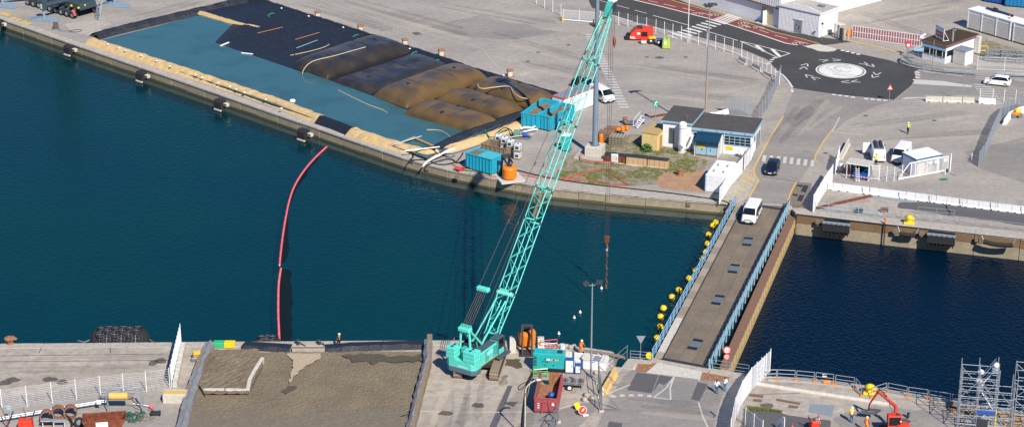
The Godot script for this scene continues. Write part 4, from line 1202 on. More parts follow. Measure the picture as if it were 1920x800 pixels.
func container_box(called:String,label:String,cat:String,at:Vector3,turn:float,l:float,w:float,h:float,mat:Material,group:="")->Node3D:
	# a steel box container with profiled sides; l along x
	var t:=thing(called,label,cat,at,turn,group)
	put(t,"body",bx(0,h/2,0,l-0.06,h-0.08,w-0.06),mat)
	for s in [-1,1]:
		put(t,"side_panel",ribbed(l-0.3,h-0.35,0.28),mat,v3(0,0.17,s*(w/2-0.03)),0.0 if s>0 else PI)
		put(t,"end_panel",ribbed(w-0.3,h-0.35,0.28),mat,v3(s*(l/2-0.03),0.17,0),PI/2*s)
	for sx in [-1,1]:
		for sz in [-1,1]:
			put(t,"corner_post",bx(sx*(l/2-0.06),h/2,sz*(w/2-0.06),0.14,h,0.14),mat)
	for sz in [-1,1]:
		for y in [0.07,h-0.07]:put(t,"side_rail",bx(0,y,sz*(w/2-0.05),l-0.26,0.14,0.11),mat)
	return t

func build_buildings()->void:
	service_building_tower(v3(24.06,0,-264.46),-0.3455,4.09)
	service_building(v3(30.1,0,-262.8),-0.3134,8.46)
	ochre_shed(v3(20.09,0,-262.92),-0.4623,2.42)
	air_tank(v3(23.71,0,-260.42))
	white_container(v3(27.88,0,-247.58),-0.3402,2.89)
	warehouse(v3(43.02,0,-343.04),-0.8754,36.99)
	profiled_shed(v3(49.34,0,-319.47),-0.7334,8.19)
	gatehouse(v3(70.09,0,-305.14),-0.8014,4.65)
	white_units()
	gate_hut(v3(55.7,0,-253.36),0.4727,4.23)

func service_building_tower(at:Vector3,turn:float,l:float)->void:
	var t:=thing("equipment_house","tall white flat-roofed house with a narrow window behind the white tank","building",at,turn)
	put(t,"wall",bv(0,2.0,0,l,4.0,6.2,0.04),mats.white)
	put(t,"plinth",bx(0,0.14,0,l+0.1,0.28,6.3),mats.concrete)
	put(t,"roof",bv(0,4.1,0,l+0.45,0.2,6.65,0.03),mt("roof_felt",c8(86,84,84),0.92,0,"asphalt",3.0,"apron",9.0))
	put(t,"fascia",bx(0,4.0,3.36,l+0.46,0.24,0.05),mats.blue_pale)
	put(t,"fascia",bx(l/2+0.25,4.0,0,0.05,0.24,6.6),mats.blue_pale)
	window(t,v3(-0.75,1.95,3.12),0.62,2.2,3,8,mats.steel_grey)
	put(t,"aerial",MB.new().tube(v3(1.2,4.2,2.2),v3(1.2,5.0,2.2),0.03,5).tube(v3(0.7,4.9,2.2),v3(1.8,4.9,2.2),0.02,5),mats.steel_grey)

func service_building(at:Vector3,turn:float,l:float)->void:
	var t:=thing("equipment_house","low white house with wide dark roof and a pale blue window band","building",at,turn)
	var f:=3.15
	put(t,"wall",bv(0,1.65,0,l,3.3,6.2,0.04),mats.white)
	put(t,"roof",bv(0.05,3.42,0,l+0.4,0.16,6.7,0.03),mats.roof_felt)
	put(t,"fascia",bx(0.05,3.3,3.37,l+0.42,0.34,0.05),mats.blue_pale)
	put(t,"fascia",bx(l/2+0.27,3.3,0,0.05,0.34,6.66),mats.blue_pale)
	window(t,v3(2.2,2.1,f),3.7,1.25,5,3,mats.blue_pale)
	window(t,v3(-3.55,2.0,f),0.9,1.5,1,3,mats.blue_pale)
	window(t,v3(l/2+0.02,2.0,1.4),1.0,0.8,1,1,mats.blue_pale,PI/2)
	for z in [-0.6,-2.0]:put(t,"door",bv(l/2+0.03,1.1,z,0.07,2.1,0.9,0.02),mats.steel_grey)
	for s in [0.18,0.42,0.66,0.88]:put(t,"fascia_lamp",bv(-l/2+l*s,3.3,3.42,0.16,0.12,0.08),mats.steel_dark)
	for x in [0.3,4.1]:put(t,"downpipe",tb(v3(x,0,f+0.05),v3(x,3.2,f+0.05),0.05,6),mats.white)
	# lean-to with navy sheet roof and blue doors
	var c:=thing("lean_to_store","navy roofed store with pale blue double doors against the white house","shed",at+Basis(Vector3.UP,turn)*v3(-1.75,0,4.1),turn)
	var navy:=mt("navy_sheet",c8(20,58,84),0.45)
	var m:=MB.new()
	m.ext(PackedVector2Array([Vector2(-0.95,2.75),Vector2(0.95,2.1),Vector2(0.95,2.2),Vector2(-0.95,2.85)]),-1.75,1.75,Transform3D(Basis(Vector3.UP,-PI/2),Vector3.ZERO))
	put(c,"roof",m,navy)
	put(c,"apron_sheet",ribbed(3.5,0.6,0.22),navy,v3(0,1.55,0.97))
	for s in [-1,1]:put(c,"side_wall",bx(s*1.62,1.1,0.05,0.14,2.2,1.7),mats.white_dirty)
	for s in [-1,1]:
		var d:=put(c,"door",bv(s*0.76,0.95,0.78,1.46,1.75,0.07,0.02),mats.blue_pale)
		put(d,"handle",bx(-s*0.6,1.0,0.85,0.06,0.3,0.06),mats.steel_dark)
		put(d,"rust_strip",bx(s*0.76,0.18,0.83,1.4,0.18,0.02),mats.rust)
	for p in [[-0.75,1.42,0.84,0]]:put(c,"notice",bv(p[0],p[1],p[2],1.05,0.5,0.03,0.01),mats.yellow)
	put(t,"notice",bv(2.0-0.9,0.98,f+0.02,1.05,0.5,0.03,0.01),mats.yellow)
	put(t,"notice",bv(-3.4,0.95,f+0.02,0.7,0.5,0.03,0.01),mats.yellow)
	var e:=thing("ground_valve","white round valve on a stub by the white house wall","valve",at+Basis(Vector3.UP,turn)*v3(2.9,0,3.9),turn)
	put(e,"stub",tb(v3(0,0,0),v3(0,0.6,0),0.14,8),mats.steel_grey)
	put(e,"disc",MB.new().lathe([Vector2(0.01,-0.12),Vector2(0.36,-0.1),Vector2(0.4,0),Vector2(0.36,0.1),Vector2(0.01,0.12)],14,Transform3D(Basis(Vector3.RIGHT,PI/2),v3(0,0.75,0))),mats.white)
	# heap of white and red road signs lying behind the roof line
	var q:=thing("sign_heap","white and red road barrier boards dumped behind the low white house","barrier",v3(30.37,0,-275.54),0.3)
	for k in [[-0.7,0.35,0.1,0.1],[0.6,0.6,0.2,-0.5],[0.9,0.3,-0.3,0.8]]:
		put(q,"board",MB.new().bev(v3(k[0],k[1],k[2]),v3(1.5,0.12,0.8),0.03,Basis(Vector3.RIGHT,0.9)*Basis(Vector3.FORWARD,k[3])),mats.white if k[0]<0.8 else mats.red)

func ochre_shed(at:Vector3,turn:float,l:float)->void:
	var t:=thing("store_shed","small ochre flat-roofed shed with a bush in front","shed",at,turn)
	put(t,"wall",bv(0,1.22,0,l,2.45,3.9,0.03),mt("ochre",c8(232,204,140),0.85,0,"concrete",4.0))
	put(t,"roof",bv(0,2.5,0,l+0.15,0.14,4.05,0.03),mt("ochre_roof",c8(186,160,104),0.92,0,"concrete",2.0))
	put(t,"door",bv(l/2+0.02,1.05,0.8,0.05,2.0,0.9,0.01),mats.wood)

func air_tank(at:Vector3)->void:
	var t:=thing("pressure_tank","tall white cylindrical tank standing against the white house","tank",at,-0.34)
	put(t,"shell",MB.new().lathe([Vector2(0.5,0.3),Vector2(0.56,0.42),Vector2(0.56,4.1),Vector2(0.5,4.3),Vector2(0.3,4.45),Vector2(0.01,4.5)],24),mats.white)
	put(t,"skirt",MB.new().lathe([Vector2(0.62,0.0),Vector2(0.62,0.1),Vector2(0.5,0.12),Vector2(0.5,0.35)],20),mats.white_dirty)
	put(t,"band",MB.new().lathe([Vector2(0.565,3.55),Vector2(0.59,3.57),Vector2(0.59,3.63),Vector2(0.565,3.65)],24),mats.galv)
	put(t,"manhole",MB.new().lathe([Vector2(0.34,0.5),Vector2(0.34,0.72),Vector2(0.3,0.76),Vector2(0.01,0.76)],14,Transform3D(Basis(Vector3.RIGHT,PI/2),v3(0,1.0,0))),mats.galv)
	put(t,"drain_pipe",MB.new().path([v3(0.5,0.6,0.3),v3(0.9,0.9,0.4),v3(1.25,1.6,0.2),v3(1.35,2.6,-0.4)],0.12,7),mats.white)

func white_container(at:Vector3,turn:float,l:float)->void:
	var t:=thing("shipping_container","white twenty-foot shipping container with a blue door edge near the bridge","container",at,turn)
	var h:=2.5
	put(t,"body",bv(0,h/2,0,l-0.1,h-0.1,5.7,0.04),mats.white)
	var e:=MB.new()
	for i in 15:e.box(v3(0,0.3+i*0.145,2.86),v3(l-0.35,0.075,0.05))
	put(t,"end_louvres",e,mats.white)
	for s in [-1,1]:put(t,"corner_post",bx(s*(l/2-0.06),h/2,2.83,0.14,h,0.14),mats.blue_pale if s<0 else mats.white)
	put(t,"side_panel",ribbed(5.3,2.1,0.28),mats.white,v3(-l/2+0.05,0.2,0),-PI/2)
	put(t,"side_panel",ribbed(5.3,2.1,0.28),mats.white,v3(l/2-0.05,0.2,0),PI/2)
	for s in [[-0.6,1.6],[0.7,1.6],[-0.6,-0.7],[0.7,-0.7]]:
		put(t,"lifting_lug",MB.new().box(v3(s[0],h+0.12,s[1]),v3(0.08,0.34,0.3)),mats.steel_grey)
	var r:=MB.new()
	for i in 14:r.box(v3(0,h-0.03,-2.7+i*0.41),v3(l-0.3,0.05,0.22))
	put(t,"roof_ribs",r,mats.white)

func warehouse(at:Vector3,turn:float,l:float)->void:
	var t:=thing("warehouse","long white warehouse with profiled upper cladding along the cycle lane","building",at,turn)
	put(t,"wall",bv(0,1.6,0,l,3.2,26,0.03),mats.white)
	put(t,"eaves_strip",bx(0,3.26,13.12,l+0.2,0.12,0.5),mats.rust_red)
	put(t,"upper_wall",bx(0,7.7,0,l+0.3,8.8,26.4),mats.white)
	put(t,"cladding",ribbed(l,8.6,0.5,0.06),mats.white,v3(0,3.4,13.2))
	put(t,"roof",bv(0,12.2,0,l+0.6,0.25,26.8),mats.galv)
	var d:=put(t,"door",bv(l/2-3.6,1.15,13.06,1.0,2.1,0.08,0.02),mats.steel_grey)
	put(d,"frame",bx(l/2-3.0,1.45,13.03,2.4,2.9,0.06),mt("beige",c8(190,176,140),0.85))
	put(t,"doorstep",bx(l/2-3.6,0.08,13.7,1.9,0.16,1.1),mats.concrete_pale)
	put(t,"door_hood",bx(l/2-3.1,1.2,13.5,0.12,2.4,0.9),mats.white)

func profiled_shed(at:Vector3,turn:float,l:float)->void:
	var t:=thing("transformer_house","white profiled-steel shed with a stepped parapet beside the roundabout","building",at,turn)
	var w:=5.4
	put(t,"wall",bv(0,2.05,0,l,4.1,w,0.03),mats.white)
	put(t,"cladding",ribbed(l-0.2,3.7,0.26),mats.white,v3(0,0.1,w/2))
	put(t,"side_cladding",ribbed(w-0.2,3.7,0.26,0.02),mats.white,v3(l/2,0.1,0),PI/2)
	put(t,"roof",bv(0,4.14,0,l+0.3,0.14,w+0.3),mt("roof_grey",c8(172,168,164),0.9,0,"concrete",4.0))
	put(t,"fascia",bx(0,4.1,w/2+0.16,l+0.34,0.22,0.06),mats.white)
	put(t,"fascia",bx(l/2+0.16,4.1,0,0.06,0.22,w+0.3),mats.white)
	put(t,"parapet",MB.new().ext(PackedVector2Array([Vector2(-l/2,4.2),Vector2(l/2,4.2),Vector2(l/2,4.3),Vector2(1.8,4.75),Vector2(-1.5,4.75),Vector2(-2.2,4.35),Vector2(-l/2,4.35)]),w/2-0.35,w/2-0.22),mats.white)
	var d:=put(t,"door",bv(0.0,1.1,w/2+0.06,1.5,2.2,0.06,0.02),mats.galv)
	put(d,"frame",bx(0,2.3,w/2+0.07,1.9,0.12,0.12),mats.white_dirty)
	for p in [[-0.3,1.4],[0.25,1.2],[0.1,0.8]]:put(d,"notice",bx(p[0],p[1],w/2+0.1,0.2,0.26,0.02),mats.steel_dark)
	put(t,"roof_hatch",bv(2.0,4.35,-0.8,1.1,0.3,0.8),mats.steel_grey)

func gatehouse(at:Vector3,turn:float,l:float)->void:
	var t:=thing("gatehouse","white gatehouse with a mossy brown flat roof and a sign on top","building",at,turn)
	var w:=9.0
	put(t,"wall",bv(0,1.4,0,l-0.3,2.8,w-0.3,0.03),mats.white)
	put(t,"window_band",bx(0,1.55,w/2-0.1,l-0.4,0.9,0.14),mats.glass)
	put(t,"fascia",bx(0,2.45,w/2-0.08,l-0.2,0.6,0.2),mats.blue_pale)
	for x in [-1.9,-0.7,0.5,1.7]:put(t,"mullion",bx(x,1.55,w/2-0.02,0.1,0.9,0.06),mats.white)
	put(t,"side_window",bx(l/2-0.13,1.6,w/2-1.3,0.06,0.9,1.6),mats.glass)
	put(t,"roof",bv(0,2.95,0,l+0.3,0.3,w+0.3,0.03),mt("maroon",c8(118,84,84),0.8))
	put(t,"roof_gravel",bx(0,3.13,0,l,0.06,w),mt("moss_roof",c8(132,112,88),0.96,0,"mud",2.5,"soil",5.0))
	put(t,"parapet",bx(0,3.2,-w/2,l+0.2,0.2,0.12),mats.concrete_pale)
	put(t,"flue",MB.new().tube(v3(l/2-0.6,3.1,2.0),v3(l/2-0.6,5.0,2.0),0.16,8).tube(v3(l/2-0.6,5.0,2.0),v3(l/2-0.2,5.1,2.0),0.16,8),mats.galv)
	put(t,"cabinet",bv(l/2+0.35,1.6,-w/2+0.6,0.8,2.8,0.7),mats.white_dirty)
	# the sign on the roof
	var s:=thing("roof_sign","tilted red and pale blue sign board on the gatehouse roof","sign",at+Basis(Vector3.UP,turn)*v3(-0.35,3.16,2.6),turn-0.45)
	put(s,"board",bv(0,1.1,0,2.6,1.9,0.1,0.02),mats.white)
	put(s,"red_field",bx(0,0.95,0.06,2.3,0.85,0.03),mt("sign_red",c8(214,64,84),0.5))
	for k in 6:put(s,"lettering",bx(-0.85+k*0.33,0.95,0.085,0.2,0.22,0.02),mats.white)
	put(s,"frame",bx(0,2.08,0,2.7,0.12,0.14),mats.blue_pale)
	for x in [-1.1,1.1]:put(s,"strut",MB.new().tube(v3(x,1.7,-0.05),v3(x,0,-1.1),0.05,5).tube(v3(x,0.05,0),v3(x,0.05,-1.1),0.05,5),mats.white)
	var c:=thing("cabinet","white switch cabinet with grey lid beside the gatehouse","cabinet",v3(71.43,0,-301.17),turn)
	put(c,"body",bv(0,1.15,0,2.3,2.3,2.2,0.03),mats.white)
	put(c,"lid",bv(0,2.36,0,2.5,0.14,2.4,0.03),mats.galv)
	for x in [-0.55,0.55]:put(c,"door",bv(x,1.1,1.12,1.0,2.0,0.04,0.01),mats.white_dirty)

func white_units()->void:
	var lab:=["long white site unit with an orange cone on its roof","white site unit at the frame edge next to the long one"]
	var k:=0
	for d in [[v3(79.95,0,-317.35),-0.9201,9.14,0],[v3(85.98,0,-309.68),-0.8973,9.64,1]]:
		var t:=thing("site_unit",lab[k],"container",d[0],d[1],"white site units")
		var l:float=d[2]
		var h:=3.3
		put(t,"body",bv(0,h/2,0,l,h,2.6,0.04),mats.white)
		put(t,"roof_edge",bv(0,h+0.05,0,l+0.2,0.16,2.8,0.03),mats.white)
		var n:=3 if k==0 else 2
		for i in n:put(t,"door",bv(-l/2+(i+0.5)*l/n,1.5,1.32,l/n-0.5,2.6,0.08,0.02),mats.white_dirty)
		for i in n+1:put(t,"post",bx(clampf(-l/2+i*l/n,-l/2+0.15,l/2-0.15),h/2,1.36,0.2,h-0.1,0.1),mats.white)
		put(t,"plinth",bx(0,0.1,1.34,l,0.2,0.14),mats.steel_dark)
		if k==0:
			var r:=thing("roof_roll","dark blue tarpaulin roll on the long white unit's roof","tarpaulin",d[0]+v3(0,h+0.14,0),d[1])
			put(r,"roll",MB.new().path([v3(-2.5,0.2,-0.8),v3(0,0.25,-0.7),v3(1.5,0.18,-0.8),v3(3.2,0.2,-0.6)],0.2,7),mats.navy_sheet)
			put(r,"strap",bv(-0.6,0.35,-0.7,0.8,0.6,0.6,0.1),mats.black)
			cone(d[0]+Basis(Vector3.UP,d[1])*v3(3.4,h+0.13,0.5),"orange cone on the long white unit's roof")
		k+=1

func cone(at:Vector3,label:String,s:=1.0)->void:
	var o:=thing("traffic_cone",label,"cone",at)
	put(o,"base",bv(0,0.03*s,0,0.36*s,0.06*s,0.36*s,0.01),mats.orange)
	put(o,"body",MB.new().lathe([Vector2(0.15*s,0.05),Vector2(0.04*s,0.72*s),Vector2(0.005,0.74*s)],10),mats.red)
	put(o,"band",MB.new().lathe([Vector2(0.122*s,0.26*s),Vector2(0.098*s,0.42*s)],10),mats.white)

func gate_hut(at:Vector3,turn:float,l:float)->void:
	# the white-roofed cabin behind the sliding gate
	var t:=thing("site_cabin","white roofed cabin with teal edging behind the sliding gate","cabin",at,turn)
	var teal:=mt("teal_frame",c8(40,112,142),0.5)
	var w:=3.0
	put(t,"wall",bv(0,1.2,0,l,2.4,w,0.03),mats.white)
	put(t,"end_wall",bx(0,1.2,w/2+0.01,l-0.3,2.1,0.04),mats.white_dirty)
	put(t,"roof",bv(0,2.44,0,l+0.16,0.1,w+0.16,0.02),mats.white)
	for s in [-1,1]:
		for z in [-1,1]:put(t,"corner_post",bx(s*l/2,1.2,z*w/2,0.16,2.4,0.16),teal)
		put(t,"roof_rail",bx(s*(l/2+0.06),2.36,0,0.08,0.2,w),teal)
		put(t,"roof_rail",bx(0,2.36,s*(w/2+0.06),l,0.2,0.08),teal)
	for i in 6:put(t,"roof_sheet",bx(0,2.51,-w/2+(i+0.5)*w/6,l,0.02,w/6-0.05),mats.white)
	put(t,"side_panel",bx(-l/2-0.02,1.15,0,0.04,1.9,w-0.4),mats.white)

func jersey(label:String,at:Vector3,turn:float,l:float,mat:Material,h:=0.8,group:="")->void:
	var o:=thing("concrete_barrier",label,"barrier",at,turn,group)
	put(o,"body",MB.new().ext(PackedVector2Array([Vector2(-0.3,0),Vector2(0.3,0),Vector2(0.3,0.12),Vector2(0.14,0.32),Vector2(0.1,h),Vector2(-0.1,h),Vector2(-0.14,0.32),Vector2(-0.3,0.12)]),-l/2,l/2,Transform3D(Basis(Vector3.UP,PI/2),Vector3.ZERO)),mat)
	for x in [-0.3,0.3]:put(o,"lifting_slot",bx(x*l,0.06,0.305,0.3,0.1,0.02),mats.black)

func lamp_mast(label:String,at:Vector3,h:float,r:float,mat:Material,heads:int,turn:=0.0,lower:Material=null)->Node3D:
	var t:=thing("lamp_mast",label,"lamp mast",at,turn)
	put(t,"pole",tb(v3(0,h*0.45 if lower else 0.0,0),v3(0,h,0),r*(0.8 if lower else 1.0),10,r*0.6),mat)
	if lower:put(t,"lower_pole",tb(v3(0,0,0),v3(0,h*0.45,0),r,10,r*0.85),lower)
	put(t,"base_plate",bv(0,0.06,0,r*5,0.12,r*5,0.02),mats.steel_grey)
	if heads>0:put(t,"crossbar",tb(v3(-0.7,h-0.2,0),v3(0.7,h-0.2,0),0.05,6),mats.steel_grey)
	for i in heads:
		var a:=-0.7+1.4*i/maxf(1,heads-1)
		var b:=Basis(Vector3.UP,[0.7,-0.6,2.4,3.6][i])*Basis(Vector3.RIGHT,0.7)
		var hd:=put(t,"floodlight",MB.new().bev(v3(a,h+0.1,0.1),v3(0.75,0.16,0.6),0.03,b),mats.steel_dark)
		put(hd,"lens",MB.new().box(v3(a,h+0.1,0.1)+b*v3(0,-0.09,0),v3(0.62,0.02,0.48),b),mats.galv)
	return t

func build_roadside()->void:
	var wh:Material=mats.white
	# perimeter fence between the yard and the road
	mesh_fence("perimeter_fence","white mesh fence from the frame's top to the barred sliding gate",[v3(0.75,0,-340.1),v3(4.27,0,-334.67),v3(8.37,0,-327.45)],2.0,2.6,wh,0.4,0.006)
	var g:=mesh_fence("sliding_gate","white barred sliding gate beside the ochre gate pillar",[v3(8.67,0,-324.9),v3(14.12,0,-323.32)],1.9,2.6,wh,0.14,0.022,true,0.1,"","gate")
	put(g,"lower_beam",tb(v3(0,0.15,0),v3(14.12,0,-323.32)-v3(8.67,0,-324.9)+v3(0,0.15,0),0.09,6),wh)
	solo("gate_pillar","ochre gate pillar at the end of the barred white gate","pillar",bv(0,1.0,0,0.9,2.0,0.9,0.04),mats.ochre,v3(14.38,0,-320.82))
	for p in [[v3(8.57,0,-324.27),"at the gate's hinge side"],[v3(13.71,0,-322.07),"beside the ochre pillar"]]:solo("gate_post","short yellow guard post "+p[1],"post",tb(v3(0,0,0),v3(0,1.0,0),0.14,8),mats.yellow,p[0])
	mesh_fence("perimeter_fence","long white mesh fence along the road behind the orange compactor",[v3(14.89,0,-322.38),v3(17.93,0,-322.07),v3(23.89,0,-317.44),v3(30.42,0,-311.16),v3(36.75,0,-304.53)],2.3,1.95,wh,0.4,0.006)
	mesh_fence("perimeter_fence","white mesh fence on concrete feet curving round to the roundabout",[v3(36.42,0,-301.45),v3(38.49,0,-297.33),v3(40.09,0,-293.32),v3(41.02,0,-290.17)],2.1,1.7,wh,0.4,0.006)
	for d in [[v3(36.56,0,-301.17),"first concrete fence foot beside the mesh fence's bend"],[v3(38.35,0,-297.61),"middle concrete fence foot by the curved white mesh fence"],[v3(39.66,0,-293.85),"last concrete fence foot before the roundabout"]]:
		jersey(d[1],d[0],-1.1472,2.2,mats.concrete_pale,0.8,"concrete feet of the curved fence")
	mesh_fence("perimeter_fence","white mesh fence running from the roundabout down to the low white house",[v3(41.54,0,-293.05),v3(39.95,0,-286.83),v3(38.07,0,-279.86),v3(36.03,0,-273.89)],2.2,2.4,mats.galv,0.16,0.02)
	mesh_fence("perimeter_fence","white fence beside the low white house down to the container",[v3(35.11,0,-265.89),v3(33.01,0,-257.24),v3(31.65,0,-253.5)],2.2,1.8,wh,0.12,0.03)
	mesh_fence("perimeter_fence","white slatted fence alongside the white container by the bridge",[v3(31.23,0,-252.27),v3(29.11,0,-247.09),v3(27.01,0,-240.76)],2.3,2.2,wh,0.1,0.035)
	mesh_fence("perimeter_fence","grey steel panel fence standing on the yard behind the low white house",[v3(31.48,0,-276.49),v3(35,0,-275.78)],2.6,3.4,mats.galv,0.13,0.05)
	# fence by the bridge's far corner
	mesh_fence("perimeter_fence","white slatted fence by the cover plates at the bridge's far corner",[v3(42.94,0,-248.86),v3(41.02,0,-243.98),v3(38.81,0,-237.79)],2.5,2.4,wh,0.1,0.035)
	# low white parapet blocks along the dock
	var k:=0
	var marks:=[v3(41.99,0,-246.3),v3(43.8,0,-245.62),v3(47.26,0,-244.37),v3(52.86,0,-242.36),v3(54.81,0,-241.61),v3(56.69,0,-240.95),v3(58.62,0,-240.2),v3(60.56,0,-239.55),v3(62.53,0,-238.8),v3(64.52,0,-238.16),v3(66.55,0,-237.43)]
	var what:=["beside the slatted fence","in front of the ladder","below the sliding gate's track","at the grey floor plates","by the big dark shadow","after the first wire post","before the black cable","behind the black cable","beyond the black cable","at the frame's edge"]
	for i in marks.size()-1:
		var a:Vector3=marks[i]
		var b:Vector3=marks[i+1]
		jersey("long white wall block "+what[k],(a+b)*0.5,yaw_of(a,b),a.distance_to(b)-0.06,mats.white,0.95,"white wall blocks along the dock")
		k+=1
	var ws:=mesh_fence("wire_fence","thin wire fence on steel posts above the white wall blocks",[v3(42.41,0.9,-244.77),v3(51.45,0.9,-241.51),v3(66.19,0.9,-236.29)],1.3,4.4,mats.galv,0.4,0.008)
	ws.position.y=0.9
	# lamp masts in the yard
	lamp_mast("tall lamp post with rusty lower half behind the low white house",v3(27.58,0,-267.91),19.0,0.16,mats.galv,3,0.4,mt("rusty_pole",c8(176,156,130),0.8,0,"concrete",2.0))
	# concrete barriers near the white car
	var bl:=["first grey barrier block by the warning triangle","grey barrier block in the middle of the row","third grey barrier block by the thin pole","white barrier block at the end of the row"]
	k=0
	for s in [[v3(61.89,0,-282.32),v3(64.39,0,-282.07)],[v3(64.47,0,-282.07),v3(67.29,0,-281.82)],[v3(67.37,0,-281.82),v3(69.07,0,-281.58)],[v3(69.7,0,-281.58),v3(72.14,0,-281.09)]]:
		jersey(bl[k],(s[0]+s[1])*0.5,yaw_of(s[0],s[1]),s[0].distance_to(s[1])-0.05,mats.white if k==3 else mats.concrete_pale,0.85,"barrier blocks on the right road")
		k+=1
	mesh_fence("perimeter_fence","white fence behind the barrier blocks below the white car",[v3(69.97,0,-282.07),v3(71.94,0,-282.32),v3(75.19,0,-281.58),v3(79.33,0,-280.6)],2.0,1.9,wh,0.4,0.006)
	mesh_fence("perimeter_fence","curved white fence on white wall blocks beside the rollers",[v3(76.48,0,-278.65),v3(72.98,0,-276.49),v3(71.24,0,-273.65),v3(68.36,0,-266.34),v3(65.52,0,-258.29),v3(63.86,0,-254.73)],2.3,2.0,mats.galv,0.14,0.03)
	var cw:=[v3(76.81,0,-278.41),v3(74.22,0,-277.45),v3(72.11,0,-275.07),v3(70.64,0,-272.02)]
	for i in 3:jersey(["white wall block under the curved fence at the frame edge","white wall block under the curved fence's bend","white wall block under the curved fence by the shadow"][i],(cw[i]+cw[i+1])*0.5+v3(0.6,0,0.3),yaw_of(cw[i],cw[i+1]),cw[i].distance_to(cw[i+1]),mats.white,0.9,"white blocks under the curved fence")
	# gatehouse surroundings
	mesh_fence("wire_fence","thin grey railings curving in front of the gatehouse",[v3(63.1,0,-304.53),v3(63.5,0,-301.17),v3(65.85,0,-298.97),v3(69.29,0,-297.33),v3(72.68,0,-296.79)],1.7,2.6,mats.galv,0.16,0.012,true)
	mesh_fence("bar_fence","white bar fence in front of the stacked steel racks",[v3(73,0,-297.88),v3(77.14,0,-297.33),v3(81.55,0,-296.25)],2.1,4.4,wh,0.15,0.022,true)
	var cb:=func(label:String,pts:Array)->void:
		var t:=thing("crash_barrier",label,"barrier",pts[0])
		var o:Vector3=pts[0]
		var m:=MB.new()
		for i in pts.size()-1:
			var a:Vector3=pts[i]-o
			var b:Vector3=pts[i+1]-o
			for y in [0.5,0.68]:m.tube(a+v3(0,y,0),b+v3(0,y,0),0.11,6)
			for j in 2:put(t,"post",bx(a.lerp(b,0.5*j).x,0.35,a.lerp(b,0.5*j).z,0.1,0.7,0.12),mats.steel_grey)
		put(t,"beam",m,mats.galv)
	cb.call("steel crash barrier curving round the gatehouse corner",[v3(62.11,0,-302.84),v3(61.6,0,-301.45),v3(61.74,0,-300.34),v3(62.5,0,-298.97),v3(64.33,0,-297.61),v3(67.35,0,-295.98),v3(72.38,0,-294.65)])
	cb.call("straight steel crash barrier behind the white car",[v3(75.14,0,-294.38),v3(77.66,0,-293.85),v3(81.6,0,-293.05)])
	# red barred gate with an orange bin and a turnstile
	var rg:=thing("sliding_gate","long red and white barred gate across the yard entrance","gate",v3(56.15,0,-315.02),-0.4867)
	var l:=v3(56.15,0,-315.02).distance_to(v3(66.21,0,-309.7))
	var rd:=mt("gate_red",c8(158,92,96),0.6)
	var n:=26
	for i in n:put(rg,"red_panel",bx((i+0.5)*l/n,1.05,0,l/n*0.62,1.75,0.04),rd)
	for i in n+1:put(rg,"bar",bx(i*l/n,1.05,0.03,0.07,2.0,0.06),wh)
	for y in [0.1,1.05,2.05]:put(rg,"rail",bx(l/2,y,0.06,l,0.08,0.06),wh)
	var ts:=thing("turnstile","weathered white turnstile cage beside the orange bin","turnstile",v3(54.22,0,-314.42),-0.9057)
	for x in [-1.1,-0.4,0.4,1.1]:
		for z in [-0.5,0.5]:put(ts,"post",bx(x,1.15,z,0.1,2.3,0.1),mats.white_dirty)
	put(ts,"roof",bv(-0.5,2.35,0,1.5,0.12,1.3,0.03),mats.white_dirty)
	var tm:=MB.new()
	for i in 14:tm.box(v3(-1.1+i*0.17,1.1,0.52),v3(0.05,2.0,0.04))
	put(ts,"bars",tm,mats.white_dirty)
	put(ts,"rotor",MB.new().tube(v3(0.6,0.1,0.7),v3(0.6,2.0,0.7),0.3,8),mats.steel_dark)
	var ob:=thing("waste_bin","orange bin standing between the turnstile and the red gate","bin",v3(55.72,0,-315.62))
	put(ob,"body",MB.new().hull([[-0.4,0,1.1,0.3,0.4,0.04],[0.4,0,1.1,0.3,0.4,0.04]]),mats.orange)
	put(ob,"lid",bv(0,1.16,0,0.9,0.14,0.9,0.04),mats.orange)
	var gs:=thing("gate_support","white slanted gate brace beside the gatehouse","gate",v3(66.18,0,-310.87))
	put(gs,"brace",MB.new().tube(v3(-1.2,0.3,0.3),v3(1.2,1.8,-0.2),0.22,4),wh)
	put(gs,"post",tb(v3(0.3,0,0),v3(0.3,2.4,0),0.08,6),mats.galv)
	put(gs,"motor",bv(0.9,0.6,0,0.9,1.2,0.7),mats.white_dirty)
	struct("kerb",MB.new().path([v3(55.05,0.05,-313.07),v3(57.72,0.05,-310.7),v3(60.35,0.05,-308.38),v3(62.64,0.05,-305.79)],0.14,5),mats.sand)
	# signs
	road_sign("red and white notice board by the gatehouse corner",v3(63.46,0,-305.1),1.9,0.9,1.0,"red_square",-0.2)
	road_sign("pale blue direction board in front of the gatehouse",v3(64.5,0,-302.01),2.0,1.5,0.6,"blue_board",-0.2)
	road_sign("red triangular warning sign at the roundabout's lower edge",v3(56.47,0,-282.32),2.2,0.95,0.9,"triangle",0.0)
	road_sign("green emergency exit sign on a thin pole behind the steps",v3(20.88,0,-273.65),2.6,0.75,1.1,"exit",-0.1)
	road_sign("small round sign on a dark pole beside the profiled shed",v3(50.8,0,-313.23),2.9,0.4,0.4,"disc",0.0)
	for d in [[v3(66.3,0,-299.52),4.3,"thin white flag pole in front of the gatehouse"],[v3(67.37,0,-281.82),5.2,"thin grey pole behind the barrier blocks"]]:
		solo("thin_pole",d[2],"pole",tb(v3(0,0,0),v3(0,d[1],0),0.05,6),mats.galv,d[0])
	var tp:=solo("thin_pole","thin white pole rising above the fence near the crossing","pole",tb(v3(0,0,0),v3(0,9,0),0.07,6),mats.white,v3(28.76,0,-312.04))
	tp.set_meta("kind","thing")
